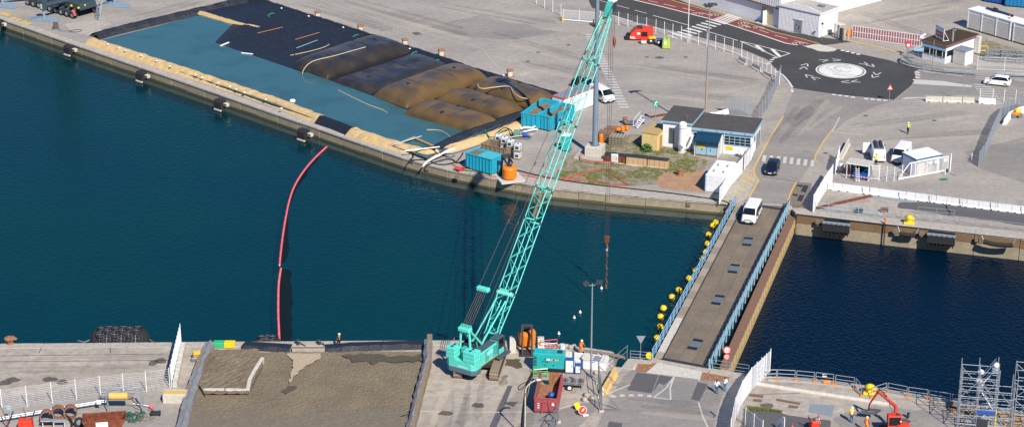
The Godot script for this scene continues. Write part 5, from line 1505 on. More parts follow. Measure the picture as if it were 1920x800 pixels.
	# bins and orange compactor
	var oc:=thing("waste_compactor","orange waste compactor by the road fence","compactor",v3(21.3,0,-314.12),-0.05)
	put(oc,"body",MB.new().ext(PackedVector2Array([Vector2(-2.0,0.25),Vector2(1.9,0.25),Vector2(1.9,1.95),Vector2(-0.9,2.0),Vector2(-1.8,1.15)]),-1.1,1.1),mats.red)
	put(oc,"ramp",MB.new().ext(PackedVector2Array([Vector2(-2.7,0.1),Vector2(-1.95,0.1),Vector2(-1.95,0.95),Vector2(-2.5,0.75)]),-0.8,0.9),mats.black)
	put(oc,"hopper_lid",bv(-0.3,2.1,0.2,0.9,0.14,1.5),mats.steel_dark)
	put(oc,"control_box",bv(0.45,1.2,1.14,1.0,0.75,0.12),mats.black)
	put(oc,"label_plate",bx(-0.5,1.25,1.12,0.5,0.35,0.03),mats.white)
	for i in 4:put(oc,"stripe",MB.new().box(v3(-1.75+i*0.2,0.55,1.115),v3(0.1,0.5,0.02),Basis(Vector3.BACK,0.6)),mats.white)
	for x in [-1.3,1.4]:put(oc,"skid",bx(x,0.12,0,0.2,0.25,2.0),mats.steel_dark)
	var wb:=func(label:String,p:Vector3,body:Material,lid:Material,w:float,h:float)->void:
		var o:=thing("waste_bin",label,"bin",p,rng.randf_range(-0.1,0.1))
		put(o,"body",MB.new().hull([[-w/2,0.12,h,0.38,0.5,0.04],[w/2,0.12,h,0.38,0.5,0.04]]),body)
		put(o,"lid",bv(0,h+0.07,0,w+0.1,0.16,1.1,0.05),lid)
		put(o,"notice",bx(-w*0.2,h*0.65,0.485,0.3,0.3,0.02),mats.white)
		for x in [-0.4,0.4]:put(o,"wheel",MB.new().lathe([Vector2(0.01,-0.04),Vector2(0.1,-0.04),Vector2(0.1,0.04),Vector2(0.01,0.04)],8,Transform3D(Basis(Vector3.FORWARD,PI/2),v3(x*w,0.1,0.35))),mats.rubber)
	wb.call("grey bin with a yellow lid beside the orange compactor",v3(22.88,0,-311.45),mats.steel_dark,mats.yellow,1.05,1.0)
	wb.call("dark bin with a blue lid between the yellow-lidded and green bins",v3(24.04,0,-310.57),mats.black,mats.blue,0.9,1.0)
	wb.call("white crate bin with a red lid in front of the compactor",v3(21.49,0,-311.45),mats.white,mats.red,0.85,0.7)
	var gb:=thing("bottle_bank","lime green bottle bank at the end of the bin row","bin",v3(24.97,0,-309.12))
	put(gb,"body",MB.new().hull([[-0.62,0.05,1.1,0.6,0.45,0.1],[-0.45,0.0,1.85,0.66,0.4,0.15],[0.45,0.0,1.85,0.66,0.4,0.15],[0.62,0.05,1.1,0.6,0.45,0.1]]),mt("lime",c8(160,186,60),0.5))
	put(gb,"notice",bx(-0.2,1.05,0.62,0.4,0.6,0.03),mats.white)
	put(gb,"flap",bv(0.1,1.75,0.35,0.3,0.2,0.2),mats.green)
	# stacked racks and blue boxes beyond the bar fence
	var rn:=["by the yellow frame","second from the yellow frame","third from the yellow frame","at the frame edge"]
	for i in 4:
		var r:=thing("steel_rack","stacked grey steel rack behind the bar fence "+rn[i],"rack",v3(76.54,0,-302.84)+v3(i*2.3,0,i*0.4),-0.3+0.1*i,"stacked steel racks")
		for y in [0.2,0.75,1.3]:
			for x in [-1.0,-0.33,0.33,1.0]:put(r,"slat",bx(x,y,0,0.16,0.14,2.4),mats.steel_grey)
			for z in [-1.1,1.1]:put(r,"beam",bx(0,y+0.15,z,2.3,0.14,0.14),mats.galv)
		for x in [-1.1,1.1]:
			for z in [-1.1,1.1]:put(r,"post",bx(x,0.75,z,0.1,1.5,0.1),mats.steel_grey)
	var yf:=thing("tubular_stand","yellow tubular frame between the gatehouse and the racks","frame",v3(75.24,0,-306.24),-0.2)
	for x in [-1.2,0,1.2]:put(yf,"post",tb(v3(x,0,0),v3(x,1.3,0),0.06,6),mats.yellow)
	for y in [0.5,1.3]:put(yf,"rail",tb(v3(-1.2,y,0),v3(1.2,y,0),0.06,6),mats.yellow)
	var yb:=thing("barrier_rail","yellow pipe barrier beside the white warehouse at the frame's top","barrier",v3(56.53,0,-334.34),0.7486)
	for x in [0.0,2.0,4.0]:put(yb,"post",tb(v3(x,0,0),v3(x,1.1,0),0.07,6),mats.yellow)
	for y in [0.25,1.05]:put(yb,"rail",tb(v3(0,y,0),v3(4.4,y,0),0.07,6),mats.yellow)
	struct("soil",flat(ragged([v3(75.68,0,-311.45),v3(77.95,0,-313.82),v3(83.26,0,-306.81),v3(81.64,0,-300.07),v3(75.27,0,-301.73),v3(74.73,0,-306.24)],0.8,0.3,31),0.006),mats.soil)
	skip_box("large blue waste container at the frame's top corner",v3(89.73,0,-333.2),-0.3320,8.1,2.4,mt("blue_box",c8(24,120,176),0.5),false)
	skip_box("smaller blue waste container behind the large one",v3(84.59,0,-336.36),-0.6236,3.45,2.2,mt("blue_box_dark",c8(30,86,168),0.5),false)
	# compact rollers at the frame's right edge
	var ro:=thing("compact_roller","small yellow road roller parked by the curved fence","roller",v3(73.74,0,-275.07),0.2)
	put(ro,"frame",bv(0,0.6,0,1.5,0.45,0.8,0.05),mats.orange)
	put(ro,"hood",bv(0.2,1.0,0,0.8,0.45,0.7,0.08),mats.yellow)
	for x in [-0.5,0.55]:put(ro,"drum",MB.new().lathe([Vector2(0.01,-0.45),Vector2(0.36,-0.45),Vector2(0.36,0.45),Vector2(0.01,0.45)],14,Transform3D(Basis(Vector3.RIGHT,PI/2),v3(x,0.36,0))),mats.steel_grey)
	put(ro,"handle",MB.new().path([v3(0.6,1.0,-0.3),v3(0.9,1.3,-0.3),v3(0.9,1.3,0.3),v3(0.6,1.0,0.3)],0.04,5),mats.black)

func road_sign(label:String,at:Vector3,h:float,w:float,hh:float,kind:String,turn:float,face_back:=false)->Node3D:
	var t:=thing("road_sign",label,"sign",at,turn)
	put(t,"pole",tb(v3(0,0,0),v3(0,h+hh*0.4,0),0.035,6),mats.galv)
	var c:=v3(0,h,0.05)
	if kind=="triangle" or kind=="yield_back":
		var s:=1.0 if kind=="triangle" else -1.0
		var tri:=PackedVector2Array([Vector2(-w/2,h-s*hh*0.4),Vector2(w/2,h-s*hh*0.4),Vector2(0,h+s*hh*0.6)])
		var tin:=PackedVector2Array([Vector2(-w*0.29,h-s*hh*0.28),Vector2(w*0.29,h-s*hh*0.28),Vector2(0,h+s*hh*0.34)])
		if kind=="triangle":
			put(t,"border",MB.new().ext(tri,0.04,0.07),mats.red)
			put(t,"face",MB.new().ext(tin,0.072,0.085),mats.white)
			put(t,"symbol",bx(0,h-0.02,0.09,0.07,hh*0.3,0.01),mats.black)
		else:
			put(t,"back",MB.new().ext(tri,0.04,0.07),mats.galv)
	elif kind=="disc":
		put(t,"disc",MB.new().lathe([Vector2(w/2,0.0),Vector2(w/2,0.03),Vector2(0.01,0.03)],16,Transform3D(Basis(Vector3.RIGHT,PI/2),c)),mats.steel_dark)
	elif kind=="exit":
		put(t,"board",bv(c.x,c.y,c.z,w,hh,0.04,0.01),mt("sign_green",c8(20,160,130),0.5))
		put(t,"figure",MB.new().box(v3(-0.05,h+0.1,0.08),v3(0.13,0.4,0.01),Basis(Vector3.BACK,0.3)).box(v3(0.1,h-0.25,0.08),v3(0.1,0.4,0.01),Basis(Vector3.BACK,0.6)).box(v3(-0.15,h-0.25,0.082),v3(0.1,0.4,0.01),Basis(Vector3.BACK,-0.3)),mats.white)
		put(t,"arrow",MB.new().ext(PackedVector2Array([Vector2(0.05,h+0.1),Vector2(0.33,h+0.28),Vector2(0.05,h+0.46)]),0.075,0.085),mats.white)
	elif kind=="red_square":
		put(t,"board",bv(c.x,c.y,c.z,w,hh,0.05,0.01),mats.sign_red)
		put(t,"disc",MB.new().lathe([Vector2(0.26,0.0),Vector2(0.26,0.02),Vector2(0.01,0.02)],16,Transform3D(Basis(Vector3.RIGHT,PI/2),c+v3(0,-0.15,0.03))),mats.white)
	elif kind=="blue_board":
		put(t,"board",bv(c.x,c.y,c.z,w,hh,0.06,0.01),mats.blue_pale)
	return t

func ring_sign(t:Node3D,c:Vector3,r:float,txt:String,size:float)->void:
	# a white disc with a red rim and black figures
	var x:=Transform3D(Basis(Vector3.RIGHT,PI/2),c)
	put(t,"rim",MB.new().lathe([Vector2(r,-0.02),Vector2(r,0.02),Vector2(r*0.7,0.022)],24,x),mats.red)
	put(t,"disc",MB.new().lathe([Vector2(r*0.74,0.0),Vector2(r*0.74,0.026),Vector2(0.01,0.026)],24,x),mats.white)
	var tm:=TextMesh.new()
	tm.text=txt
	tm.font_size=48
	tm.pixel_size=size/48.0
	tm.depth=0.01
	put(t,"figures",tm,mats.black,c+v3(0,0,0.035))

func skip_box(label:String,at:Vector3,turn:float,l:float,h:float,mat:Material,open:=true,fill:Material=null,w:=2.5,level:=0.75)->Node3D:
	# a hook-lift container with ribs; open ones have walls, a floor and something in them
	var t:=thing("waste_container",label,"skip",at,turn)
	if open:
		for s in [-1,1]:
			put(t,"side_wall",bv(0,h/2+0.1,s*(w/2-0.05),l,h-0.2,0.08,0.02),mat)
			put(t,"end_wall",bv(s*(l/2-0.05),h/2+0.1,0,0.08,h-0.2,w-0.1,0.02),mat)
			put(t,"top_rail",bv(0,h,s*(w/2),l+0.1,0.14,0.14,0.03),mat)
			put(t,"top_rail",bv(s*(l/2),h,0,0.14,0.138,w-0.1,0.03),mat)
		put(t,"floor",bv(0,0.25,0,l-0.1,0.1,w-0.1),mat)
		if fill:
			var nz:=FastNoiseLite.new()
			nz.seed=int(at.x*13.0); nz.frequency=0.4
			var m:=MB.new()
			for i in 12:
				for j in 6:
					var q:=[]
					for k in [[0,0],[1,0],[1,1],[0,1]]:
						var x:float=(-0.5+(i+k[0])/12.0)*(l-0.2)
						var z:float=(-0.5+(j+k[1])/6.0)*(w-0.2)
						q.append(v3(x,h*level+0.25*nz.get_noise_2d(x*2,z*2),z))
					m.out4(q[0],q[1],q[2],q[3],v3(0,-5,0))
			put(t,"contents",m,fill)
	else:
		put(t,"body",bv(0,h/2+0.1,0,l,h-0.2,w,0.05),mat)
	var n:=maxi(3,int(l/0.62))
	for s in [-1,1]:
		for i in n:put(t,"rib",bx(-l/2+(i+0.5)*l/n,h/2+0.08,s*(w/2+0.04),0.12,h-0.3,0.1),mat)
		for i in 4:put(t,"rib",bx(s*(l/2+0.04),h/2+0.08,-w/2+(i+0.5)*w/4,0.1,h-0.3,0.12),mat)
		put(t,"skid",bx(0,0.1,s*0.55,l-0.2,0.2,0.16),mats.steel_dark)
	return t

func smooth_path(pts:Array,step:=0.5)->Array:
	var c:=Curve3D.new()
	for i in pts.size():
		var tn:Vector3=(pts[mini(i+1,pts.size()-1)]-pts[maxi(i-1,0)])*0.2
		c.add_point(pts[i],-tn,tn)
	var out:=[]
	var n:=maxi(4,int(c.get_baked_length()/step))
	for i in n+1:out.append(c.sample_baked(c.get_baked_length()*i/n))
	return out

func cable(label:String,pts:Array,r:float,mat:Material,called:="hose",cat:="hose")->void:
	solo(called,label,cat,MB.new().path(smooth_path(pts),r,5),mat)

func ibc(label:String,at:Vector3,turn:float)->void:
	var t:=thing("bulk_tank",label,"tank",at,turn,"white caged tanks stacked by the blue skip")
	put(t,"bottle",bv(0,0.62,0,0.94,0.9,0.94,0.1),mats.white)
	put(t,"pallet",bx(0,0.08,0,1.0,0.14,1.0),mats.wood)
	put(t,"lid",MB.new().lathe([Vector2(0.14,1.06),Vector2(0.14,1.12),Vector2(0.01,1.12)],8),mats.steel_dark)
	put(t,"label_plate",bx(0.0,0.62,0.5,0.42,0.34,0.03),mats.steel_dark)
	var m:=MB.new()
	for s in [-1,1]:
		for i in 5:
			var x:=-0.48+i*0.24
			m.tube(v3(x,0.15,s*0.5),v3(x,1.12,s*0.5),0.014,4)
			m.tube(v3(s*0.5,0.15,x),v3(s*0.5,1.12,x),0.014,4)
		for y in [0.3,0.6,0.9,1.12]:
			m.tube(v3(-0.5,y,s*0.5),v3(0.5,y,s*0.5),0.014,4)
			m.tube(v3(s*0.5,y,-0.5),v3(s*0.5,y,0.5),0.014,4)
	put(t,"cage",m,mats.galv)

func roller_fender(label:String,at:Vector3,turn:float,lean:=0.0)->void:
	# an orange wheel-shaped fender hung over the quay edge by a dark steel frame; the water lies towards +z
	var t:=thing("roller_fender",label,"fender",at,turn,"orange roller fenders on the quay edges")
	put(t,"roller",MB.new().lathe([Vector2(0.01,-0.55),Vector2(0.8,-0.5),Vector2(0.98,-0.3),Vector2(1.0,0.9),Vector2(0.9,1.12),Vector2(0.6,1.22),Vector2(0.01,1.24)],26,Transform3D(Basis(),v3(0,0.7,1.1))),mats.orange)
	put(t,"hub",MB.new().lathe([Vector2(0.34,1.9),Vector2(0.34,2.15),Vector2(0.01,2.16)],12,Transform3D(Basis(),v3(0,0,1.1))),mats.steel_dark)
	for s in [-1,1]:
		put(t,"upright",MB.new().ext(PackedVector2Array([Vector2(-0.55,0),Vector2(-0.2,0),Vector2(0.62,3.0),Vector2(0.25,3.1)]),-0.11,0.11,Transform3D(Basis(Vector3.UP,-PI/2),v3(s*0.52,0.05,-0.6))),mats.steel_dark)
		put(t,"arm",MB.new().bev(v3(s*0.4,2.55,0.45),v3(0.18,0.3,1.6),0.03,Basis(Vector3.RIGHT,0.25)),mats.steel_dark)
		put(t,"strut",tb(v3(s*0.52,0.1,-1.5),v3(s*0.52,2.3,-0.2),0.09,6),mats.steel_dark)
	put(t,"head_beam",bv(0,3.0,-0.15,1.3,0.35,0.4,0.04),mats.steel_dark)
	put(t,"base_plate",bv(0,0.06,-0.9,1.7,0.12,1.7,0.02),mats.steel_dark)

func build_yard()->void:
	var sk:Material=mats.blue_skip
	# skips by the tubes
	var s1:=skip_at("bright blue open skip of sludge closest to the brown tubes",[v3(1.62,0,-271.1),v3(3.52,0,-269.04),v3(6.64,0,-275.54)],2.2,sk)
	var s2:=skip_at("bright blue open skip of sludge beside the crane's boom",[v3(3.68,0,-270.18),v3(5.34,0,-268.59),v3(9.01,0,-273.89)],2.2,sk)
	s1.set_meta("group","blue open skips of sludge")
	s2.set_meta("group","blue open skips of sludge")
	var tk:=thing("settling_tank","bright blue covered settling tank at the quay corner","tank",Vector3.ZERO)
	tank_box(tk,v3(-3.79,0,-253.59),-0.6358,4.46)
	# open brown skip behind the tank
	skip_box("weathered brown open skip behind the blue settling tank",v3(-1.92,0,-259.53),-0.5796,4.26,1.5,mats.wood_grey,true,null,2.2)
	# caged tanks: a lower row and an upper row
	var k:=0
	var where:=["at the row's far end","second from the far end","third from the far end","at the row's near end"]
	for p in [v3(-1.86,0,-261.5),v3(-1.04,0,-260.42),v3(-0.22,0,-259.14),v3(0.81,0,-257.66)]:
		ibc("white caged tank on the ground "+where[k],p,-0.35)
		ibc("white caged tank on top of another "+where[k],p+v3(0.02,1.17,-0.02),-0.35)
		k+=1
	# portable toilet
	var pt:=thing("portable_toilet","turquoise portable toilet with a white roof under the boom","toilet",v3(7.6,0,-261.28),-0.3)
	put(pt,"cabin",bv(0,1.12,0,1.15,2.1,1.15,0.05),mats.gen)
	put(pt,"roof",bv(0,2.25,0,1.2,0.16,1.2,0.07),mats.white)
	put(pt,"door",bv(0.02,1.1,0.6,0.8,1.9,0.05,0.02),mats.turq_dark)
	put(pt,"vent",tb(v3(-0.45,2.2,-0.4),v3(-0.45,2.6,-0.4),0.06,6),mats.white)
	put(pt,"skid",bx(0,0.05,0,1.25,0.1,1.25),mats.steel_dark)
	# high mast on a concrete block
	var mb:=thing("mast_footing","pale concrete footing block under the high grey mast","concrete block",v3(11.5,0,-258.93),-0.3)
	put(mb,"block",bv(0,0.8,0,2.4,1.6,2.2,0.06),mats.concrete_pale)
	put(mb,"slab",bv(-0.4,0.15,0.5,4.2,0.3,3.6,0.05),mats.concrete)
	var ms:=thing("high_mast","very tall grey-blue mast rising out of the picture's top","mast",v3(11.5,0,-258.93)+v3(0,1.6,0))
	put(ms,"pole",tb(v3(0,0.1,0),v3(0,28,0),0.40,16,0.22),mt("mast_blue",c8(122,142,158),0.5,0.1))
	put(ms,"flange",MB.new().lathe([Vector2(0.65,0),Vector2(0.65,0.1),Vector2(0.4,0.12)],16),mats.steel_grey)
	put(ms,"lamp_ring",MB.new().lathe([Vector2(0.8,27.6),Vector2(1.2,27.7),Vector2(1.2,28),Vector2(0.3,28.1)],14),mats.steel_grey)
	# stacks of pallets, cages and orange sheeting
	var pal:=func(label:String,p:Vector3,turn:float,n:int,m:Material)->void:
		var t:=thing("pallet_stack",label,"pallet",p,turn)
		for i in n:
			for x in [-0.9,-0.45,0.0,0.45,0.9]:put(t,"slat",bx(x,0.3+i*0.34,0,0.26,0.06,1.7),m)
			for z in [-0.75,0,0.75]:put(t,"bearer",bx(0,0.17+i*0.34,z,2.2,0.18,0.12),mats.wood_grey)
	pal.call("weathered pallet cage stack behind the yellow cylinder",v3(13.29,0,-265.22),-0.3,4,mats.rust)
	pal.call("grey-green pallet stack beside the orange sheeting",v3(14.87,0,-263.68),-0.3,4,mt("sage",c8(150,158,140),0.8))
	pal.call("dark low pallet stack behind the orange sheeting",v3(14.52,0,-268.81),-0.2,2,mats.rust)
	var os:=thing("plastic_sheeting","crumpled orange plastic sheeting on the pallets","sheeting",v3(15.7,0,-266.56)+v3(0,1.0,0))
	var om:=MB.new()
	for i in 9:om.ball(v3(rng.randf_range(-0.7,0.7),rng.randf_range(0,0.5),rng.randf_range(-0.5,0.5)),v3(0.4,0.25,0.3),7,4)
	put(os,"sheet",om,mats.orange)
	var yc:=thing("gas_cylinder","yellow cylinder standing right beside the high mast's foot","cylinder",v3(12.55,0,-263.9))
	put(yc,"shell",MB.new().lathe([Vector2(0.3,0),Vector2(0.34,0.1),Vector2(0.34,1.35),Vector2(0.2,1.5),Vector2(0.01,1.52)],14),mats.orange)
	put(yc,"cap",MB.new().lathe([Vector2(0.25,1.5),Vector2(0.25,1.72),Vector2(0.01,1.75)],10),mats.steel_grey)
	# rusty iron blocks by the grass
	var rb:=func(label:String,p:Array,h:float,m:Material)->void:
		var a:Vector3=p[0]
		var b:Vector3=p[1]
		var l:=a.distance_to(b)
		var t:=thing("steel_caisson",label,"steel box",(a+b)*0.5,yaw_of(a,b))
		put(t,"body",bv(0,h/2,-0.5,l,h,1.0,0.04),m)
		put(t,"top_plate",bv(0,h+0.05,-0.5,l+0.1,0.1,1.1,0.02),mats.steel_dark)
		for i in 4:put(t,"stiffener",bx(-l/2+(i+0.5)*l/4,h/2,0.03,0.09,h-0.1,0.06),m)
		put(t,"skid",bx(0,0.08,0.06,l,0.14,0.12),mats.concrete_pale)
	var rp:=mt("rust_pale",c8(206,172,128),0.85,0,"concrete",1.3)
	rb.call("dark rusty steel box behind the white control cabinet",[v3(12.68,0,-256.4),v3(15.5,0,-255.56)],1.1,mats.rust_red)
	rb.call("pale rusty steel box in the middle of the row",[v3(15.63,0,-255.36),v3(18.36,0,-254.53)],1.2,rp)
	rb.call("pale rusty steel box at the end of the row",[v3(18.5,0,-254.53),v3(21.21,0,-253.7)],1.15,rp)
	var cc:=thing("control_cabinet","white control cabinet on legs in front of the rusty boxes","cabinet",v3(14.09,0,-255.98),-0.15)
	put(cc,"body",bv(0,0.75,0,0.95,1.15,0.4,0.03),mats.white)
	put(cc,"door",bv(0,0.75,0.21,0.85,1.05,0.03,0.01),mats.white_dirty)
	for x in [-0.4,0.4]:put(cc,"leg",bx(x,0.1,0,0.08,0.2,0.3),mats.steel_dark)
	put(cc,"handle",bx(0.3,0.8,0.24,0.05,0.2,0.03),mats.black)
	# rusty bollards and drums
	for d in [[v3(16.38,0,-272.25),"brown rusty drum on the open yard beside the steps"],[v3(22.69,0,-251.26),"small rusty bollard on the brown slab"]]:
		var b:=thing("rusty_bollard",d[1],"bollard",d[0])
		put(b,"post",MB.new().lathe([Vector2(0.34,0),Vector2(0.3,0.15),Vector2(0.28,0.7),Vector2(0.42,0.85),Vector2(0.38,1.0),Vector2(0.01,1.05)],12),mats.rust)
		put(b,"foot",bv(0,0.05,0,1.0,0.1,0.9,0.03),mats.rust)
	# white steps
	var st:=thing("access_steps","white metal access steps standing by the ochre shed","steps",v3(18.38,0,-270.87),-1.0)
	for i in 5:put(st,"tread",bx(0,0.2+i*0.22,0.6-i*0.25,0.9,0.06,0.24),mats.white)
	for s in [-1,1]:
		put(st,"stringer",MB.new().tube(v3(s*0.46,0.1,0.75),v3(s*0.46,1.2,-0.5),0.06,5),mats.white)
		put(st,"handrail",MB.new().path([v3(s*0.46,0.1,0.75),v3(s*0.46,1.1,0.75),v3(s*0.46,2.1,-0.5),v3(s*0.46,1.2,-0.5)],0.035,5),mats.white)
	put(st,"platform",bx(0,1.22,-1.0,1.0,0.06,1.0),mats.galv)
	solo("steel_ramp","long grey steel ramp plate behind the white steps","ramp",MB.new().bev(v3(0,0.25,0),v3(2.6,0.12,1.4),0.02,Basis(Vector3.FORWARD,0.12)),mats.steel_grey,v3(17.46,0,-272.25),0.2)
	solo("rusty_beam","long brown beam on the yard behind the exit sign","beam",bv(0,0.14,0,3.4,0.24,0.35,0.03),mats.rust_red,v3(21.06,0,-275.3),0.45)
	bush(v3(18.83,0,-260.85),0.85,"round green bush in front of the ochre shed")
	# roller fenders on both quays
	roller_fender("orange roller fender on the far quay beside the blue tank",v3(-0.72,0,-250.86),0.35)
	# a white plinth of poured concrete under it
	solo("fender_plinth","white concrete plinth under the far quay's orange fender","plinth",bv(0,0.0,0,3.4,0.24,3.6,0.05),mats.concrete_pale,v3(-0.29,0,-250.26),0.3)
	# hoses and cables on the quay corner
	var rd:=mt("hose_red",c8(206,60,52),0.6)
	var bk:Material=mats.rubber
	cable("long black cable along the far quay's edge to the bridge",[v3(0.44,0.09,-253.26),v3(5.02,0.09,-250.22),v3(9.97,0.09,-248.03),v3(15.57,0.09,-246.27),v3(21.11,0.09,-244.52),v3(25.86,0.09,-242.61),v3(27.98,0.09,-241.47),v3(28.38,0.09,-239.97)],0.09,bk,"cable","cable")
	cable("red hose running behind the orange fender and along the edge",[v3(-8.42,0.07,-256),v3(-7.27,0.07,-254.14),v3(-5.06,0.07,-252.5),v3(-2.88,0.07,-250.68),v3(1.08,0.07,-251.08),v3(3.59,0.07,-250.27),v3(7.16,0.07,-249.47),v3(10.73,0.07,-249.28),v3(12.82,0.07,-247.89),v3(15.28,0.07,-247.3)],0.07,rd)
	cable("red hose kinked across the grass patch",[v3(6.81,0.07,-249.87),v3(9.38,0.07,-251.69),v3(12.2,0.07,-253.72),v3(14.01,0.07,-250.48),v3(15.5,0.07,-247.49)],0.07,rd)
	cable("red hose looped round the mast footing",[v3(9.6,0.4,-258.7),v3(9.4,0.4,-257),v3(10.97,0.4,-255.75),v3(12.79,0.4,-255.54),v3(13.87,0.4,-255.33)],0.06,rd)
	cable("black hose looping from the sand bank to the quay edge",[v3(-15.07,0.25,-260.17),v3(-14.07,0.25,-259.53),v3(-13.63,0.25,-258.04),v3(-14.08,0.25,-256.57),v3(-13.71,0.25,-254.9)],0.09,bk)
	cable("black hose lying in wide loops by the quay corner",[v3(-13.95,0.12,-256.91),v3(-11.75,0.12,-256.91),v3(-10.08,0.12,-255.24),v3(-8.05,0.12,-255.87),v3(-7.22,0.12,-257.76),v3(-6.82,0.12,-259.88)],0.09,bk)
	cable("black hose crossing the loops beside the settling tank",[v3(-11.67,0.15,-254.96),v3(-9.69,0.15,-256.83),v3(-8.38,0.15,-257.25),v3(-7.46,0.15,-255.79),v3(-6.61,0.15,-256.83)],0.08,bk)
	cable("green hose from the liner bank to the pump",[v3(-3.96,0.5,-268.32),v3(-3.64,0.5,-266.74),v3(-3.02,0.5,-265.17),v3(-1.89,0.5,-265.62),v3(-1.52,0.5,-267.41),v3(-0.61,0.5,-268.32)],0.1,mats.green)
	cable("black hose arching over the low sand bank",[v3(-2.27,0.5,-266.51),v3(-1.15,0.5,-269),v3(-0.15,0.5,-268.09),v3(0.15,0.5,-266.29),v3(1.14,0.5,-266.29)],0.09,bk)
	cable("green rope along the foot of the settling tank",[v3(-6.66,0.15,-252.9),v3(-5.06,0.15,-252.49),v3(-3.61,0.15,-251.68),v3(-2.73,0.15,-250.67)],0.06,mats.green,"rope","rope")
	cable("white pipe elbow among the hoses by the blue skips",[v3(1.14,0.5,-268.55),v3(1.99,0.5,-269.46),v3(2.75,0.5,-269),v3(3.37,0.5,-269.92)],0.16,mats.white,"pipe","pipe")
	cable("second white pipe elbow closer to the pump",[v3(1.52,0.4,-267.47),v3(2.29,0.4,-268.14),v3(3.05,0.4,-268.6),v3(3.67,0.4,-268.83)],0.14,mats.white,"pipe","pipe")
	cable("tan hose dragged along the liner bank by the sand",[v3(-8.71,0.5,-258.64),v3(-6.68,0.5,-260.35),v3(-4.12,0.5,-262.74),v3(-0.75,0.5,-264.95),v3(3.03,0.5,-266.29)],0.08,mats.hose_pale)
	var ph:=thing("hose_heap","red coiled hose end at the quay edge before the settling tank","hose",v3(-7.1,0,-253.09))
	var pm:=[]
	for i in 20:pm.append(v3(cos(i*0.9)*(0.4+0.02*i),0.08+0.02*i,sin(i*0.9)*(0.4+0.01*i)))
	put(ph,"coil",MB.new().path(pm,0.07,5),rd)
	# pump set between the skips and the caged tanks
	var pu:=thing("pump_set","green and blue pump set on a steel frame beside the hoses","pump",v3(1.36,0,-266.11),-0.2)
	put(pu,"frame",bv(0,0.12,0,2.4,0.2,1.1),mats.steel_grey)
	put(pu,"engine",bv(-0.7,0.7,0,0.8,0.9,0.8,0.06),mt("sage_green",c8(96,150,130),0.6))
	put(pu,"casing",MB.new().lathe([Vector2(0.01,-0.4),Vector2(0.35,-0.4),Vector2(0.4,0),Vector2(0.35,0.4),Vector2(0.01,0.4)],12,Transform3D(Basis(Vector3.FORWARD,PI/2),v3(0.5,0.6,0))),mats.blue)
	put(pu,"outlet",tb(v3(0.9,0.6,0),v3(1.6,0.5,0.3),0.15,8),mats.galv)
	# wooden crates and clutter on the corner
	var cl:=[[v3(-7.71,0,-265.44),"wooden pallet leaning on the liner bank near its corner",1],[v3(-5.08,0,-266.34),"flat wooden frame lying on the low sand bank",2],[v3(-3.99,0,-253.5),"wooden crate against the settling tank's foot",3],[v3(-5.82,0,-254.12),"dark crate of tools at the settling tank's corner",4]]
	for d in cl:
		var t:=thing("timber_crate",d[1],"crate",d[0],-0.35)
		for i in 5:put(t,"slat",bx(0,0.35,-0.5+i*0.25,1.3,0.06,0.18),mats.wood_grey if d[2] != 4 else mats.steel_dark)
		for x in [-0.55,0.55]:put(t,"bearer",bx(x,0.17,0,0.12,0.3,1.2),mats.wood)
	for d in [[[v3(-10.96,0.3,-261.55),v3(-10.25,0.3,-260.47),v3(-9.91,0.3,-258.97)],"dark bundle of straps at the corner of the timber frame"],[[v3(-9.47,0.2,-259.24),v3(-8.7,0.2,-258.18),v3(-8.13,0.2,-258.81)],"grey canvas scrap among the red hoses"]]:
		solo("canvas_scrap",d[1],"canvas",MB.new().path(smooth_path(d[0]),0.3,6),mats.steel_grey)
	# fenders on the left quay wall
	var fl:=["by the yellow edge marks","at the sand bank's start","second along the sand bank","third along the sand bank","near the liner gap"]
	k=0
	for p in [v3(-86.34,-0.4,-324.67),v3(-71.44,-0.4,-310.11),v3(-57.31,-0.4,-296.41),v3(-43.15,-0.4,-282.75),v3(-29.34,-0.4,-269.48)]:
		var t:=thing("quay_fender","dark rubber quay fender "+fl[k],"fender",p,-0.72,"block fenders on the far quay wall")
		put(t,"pad",MB.new().ext(PackedVector2Array([Vector2(-0.55,-0.75),Vector2(0.55,-0.75),Vector2(0.55,0.25),Vector2(0.3,0.55),Vector2(-0.55,0.55)]),-0.8,0.8,Transform3D(Basis(Vector3.UP,-PI/2),v3(-0.5,0,0.45))),mats.rubber)
		put(t,"skirt",bv(-0.5,-0.95,0.95,1.5,0.25,0.3),mats.concrete_pale)
		put(t,"bracket",bv(0.8,0.0,0.3,0.75,0.5,0.55,0.04),mats.concrete_pale)
		put(t,"bracket_slot",bx(0.8,0.0,0.585,0.5,0.18,0.03),mats.black)
		k+=1
	# small square openings in the quay face
	for d in [[[v3(-11.64,-0.6,-255.7)],"nearest the white discharge pipe"],[[v3(-7.46,-0.6,-252.43)],"below the settling tank"],[[v3(7.23,-0.6,-246.48)],"under the boom"],[[v3(11.16,-0.6,-245.31)],"under the hoist ropes"],[[v3(23.12,-0.5,-242.2)],"close to the container"]]:
		solo("mooring_recess","small dark recess in the far quay face "+d[1],"recess",MB.new().bev(v3(0,0,0),v3(0.6,0.6,0.14),0.03).box(v3(0,0,0.02),v3(0.36,0.36,0.14)),mats.concrete_dark,d[0][0]+v3(0,0,0.12),-0.3,"recesses in the far quay face")

func skip_at(label:String,p:Array,h:float,mat:Material)->Node3D:
	# p: near corner, its neighbour along the short side, and one along the long side
	var a:Vector3=p[0]
	var b:Vector3=p[1]
	var c:Vector3=p[2]
	var w:=a.distance_to(b)
	var l:=b.distance_to(c)
	return skip_box(label,(a+c)*0.5,yaw_of(b,c),l,h,mat,true,mats.mud,w,0.72)

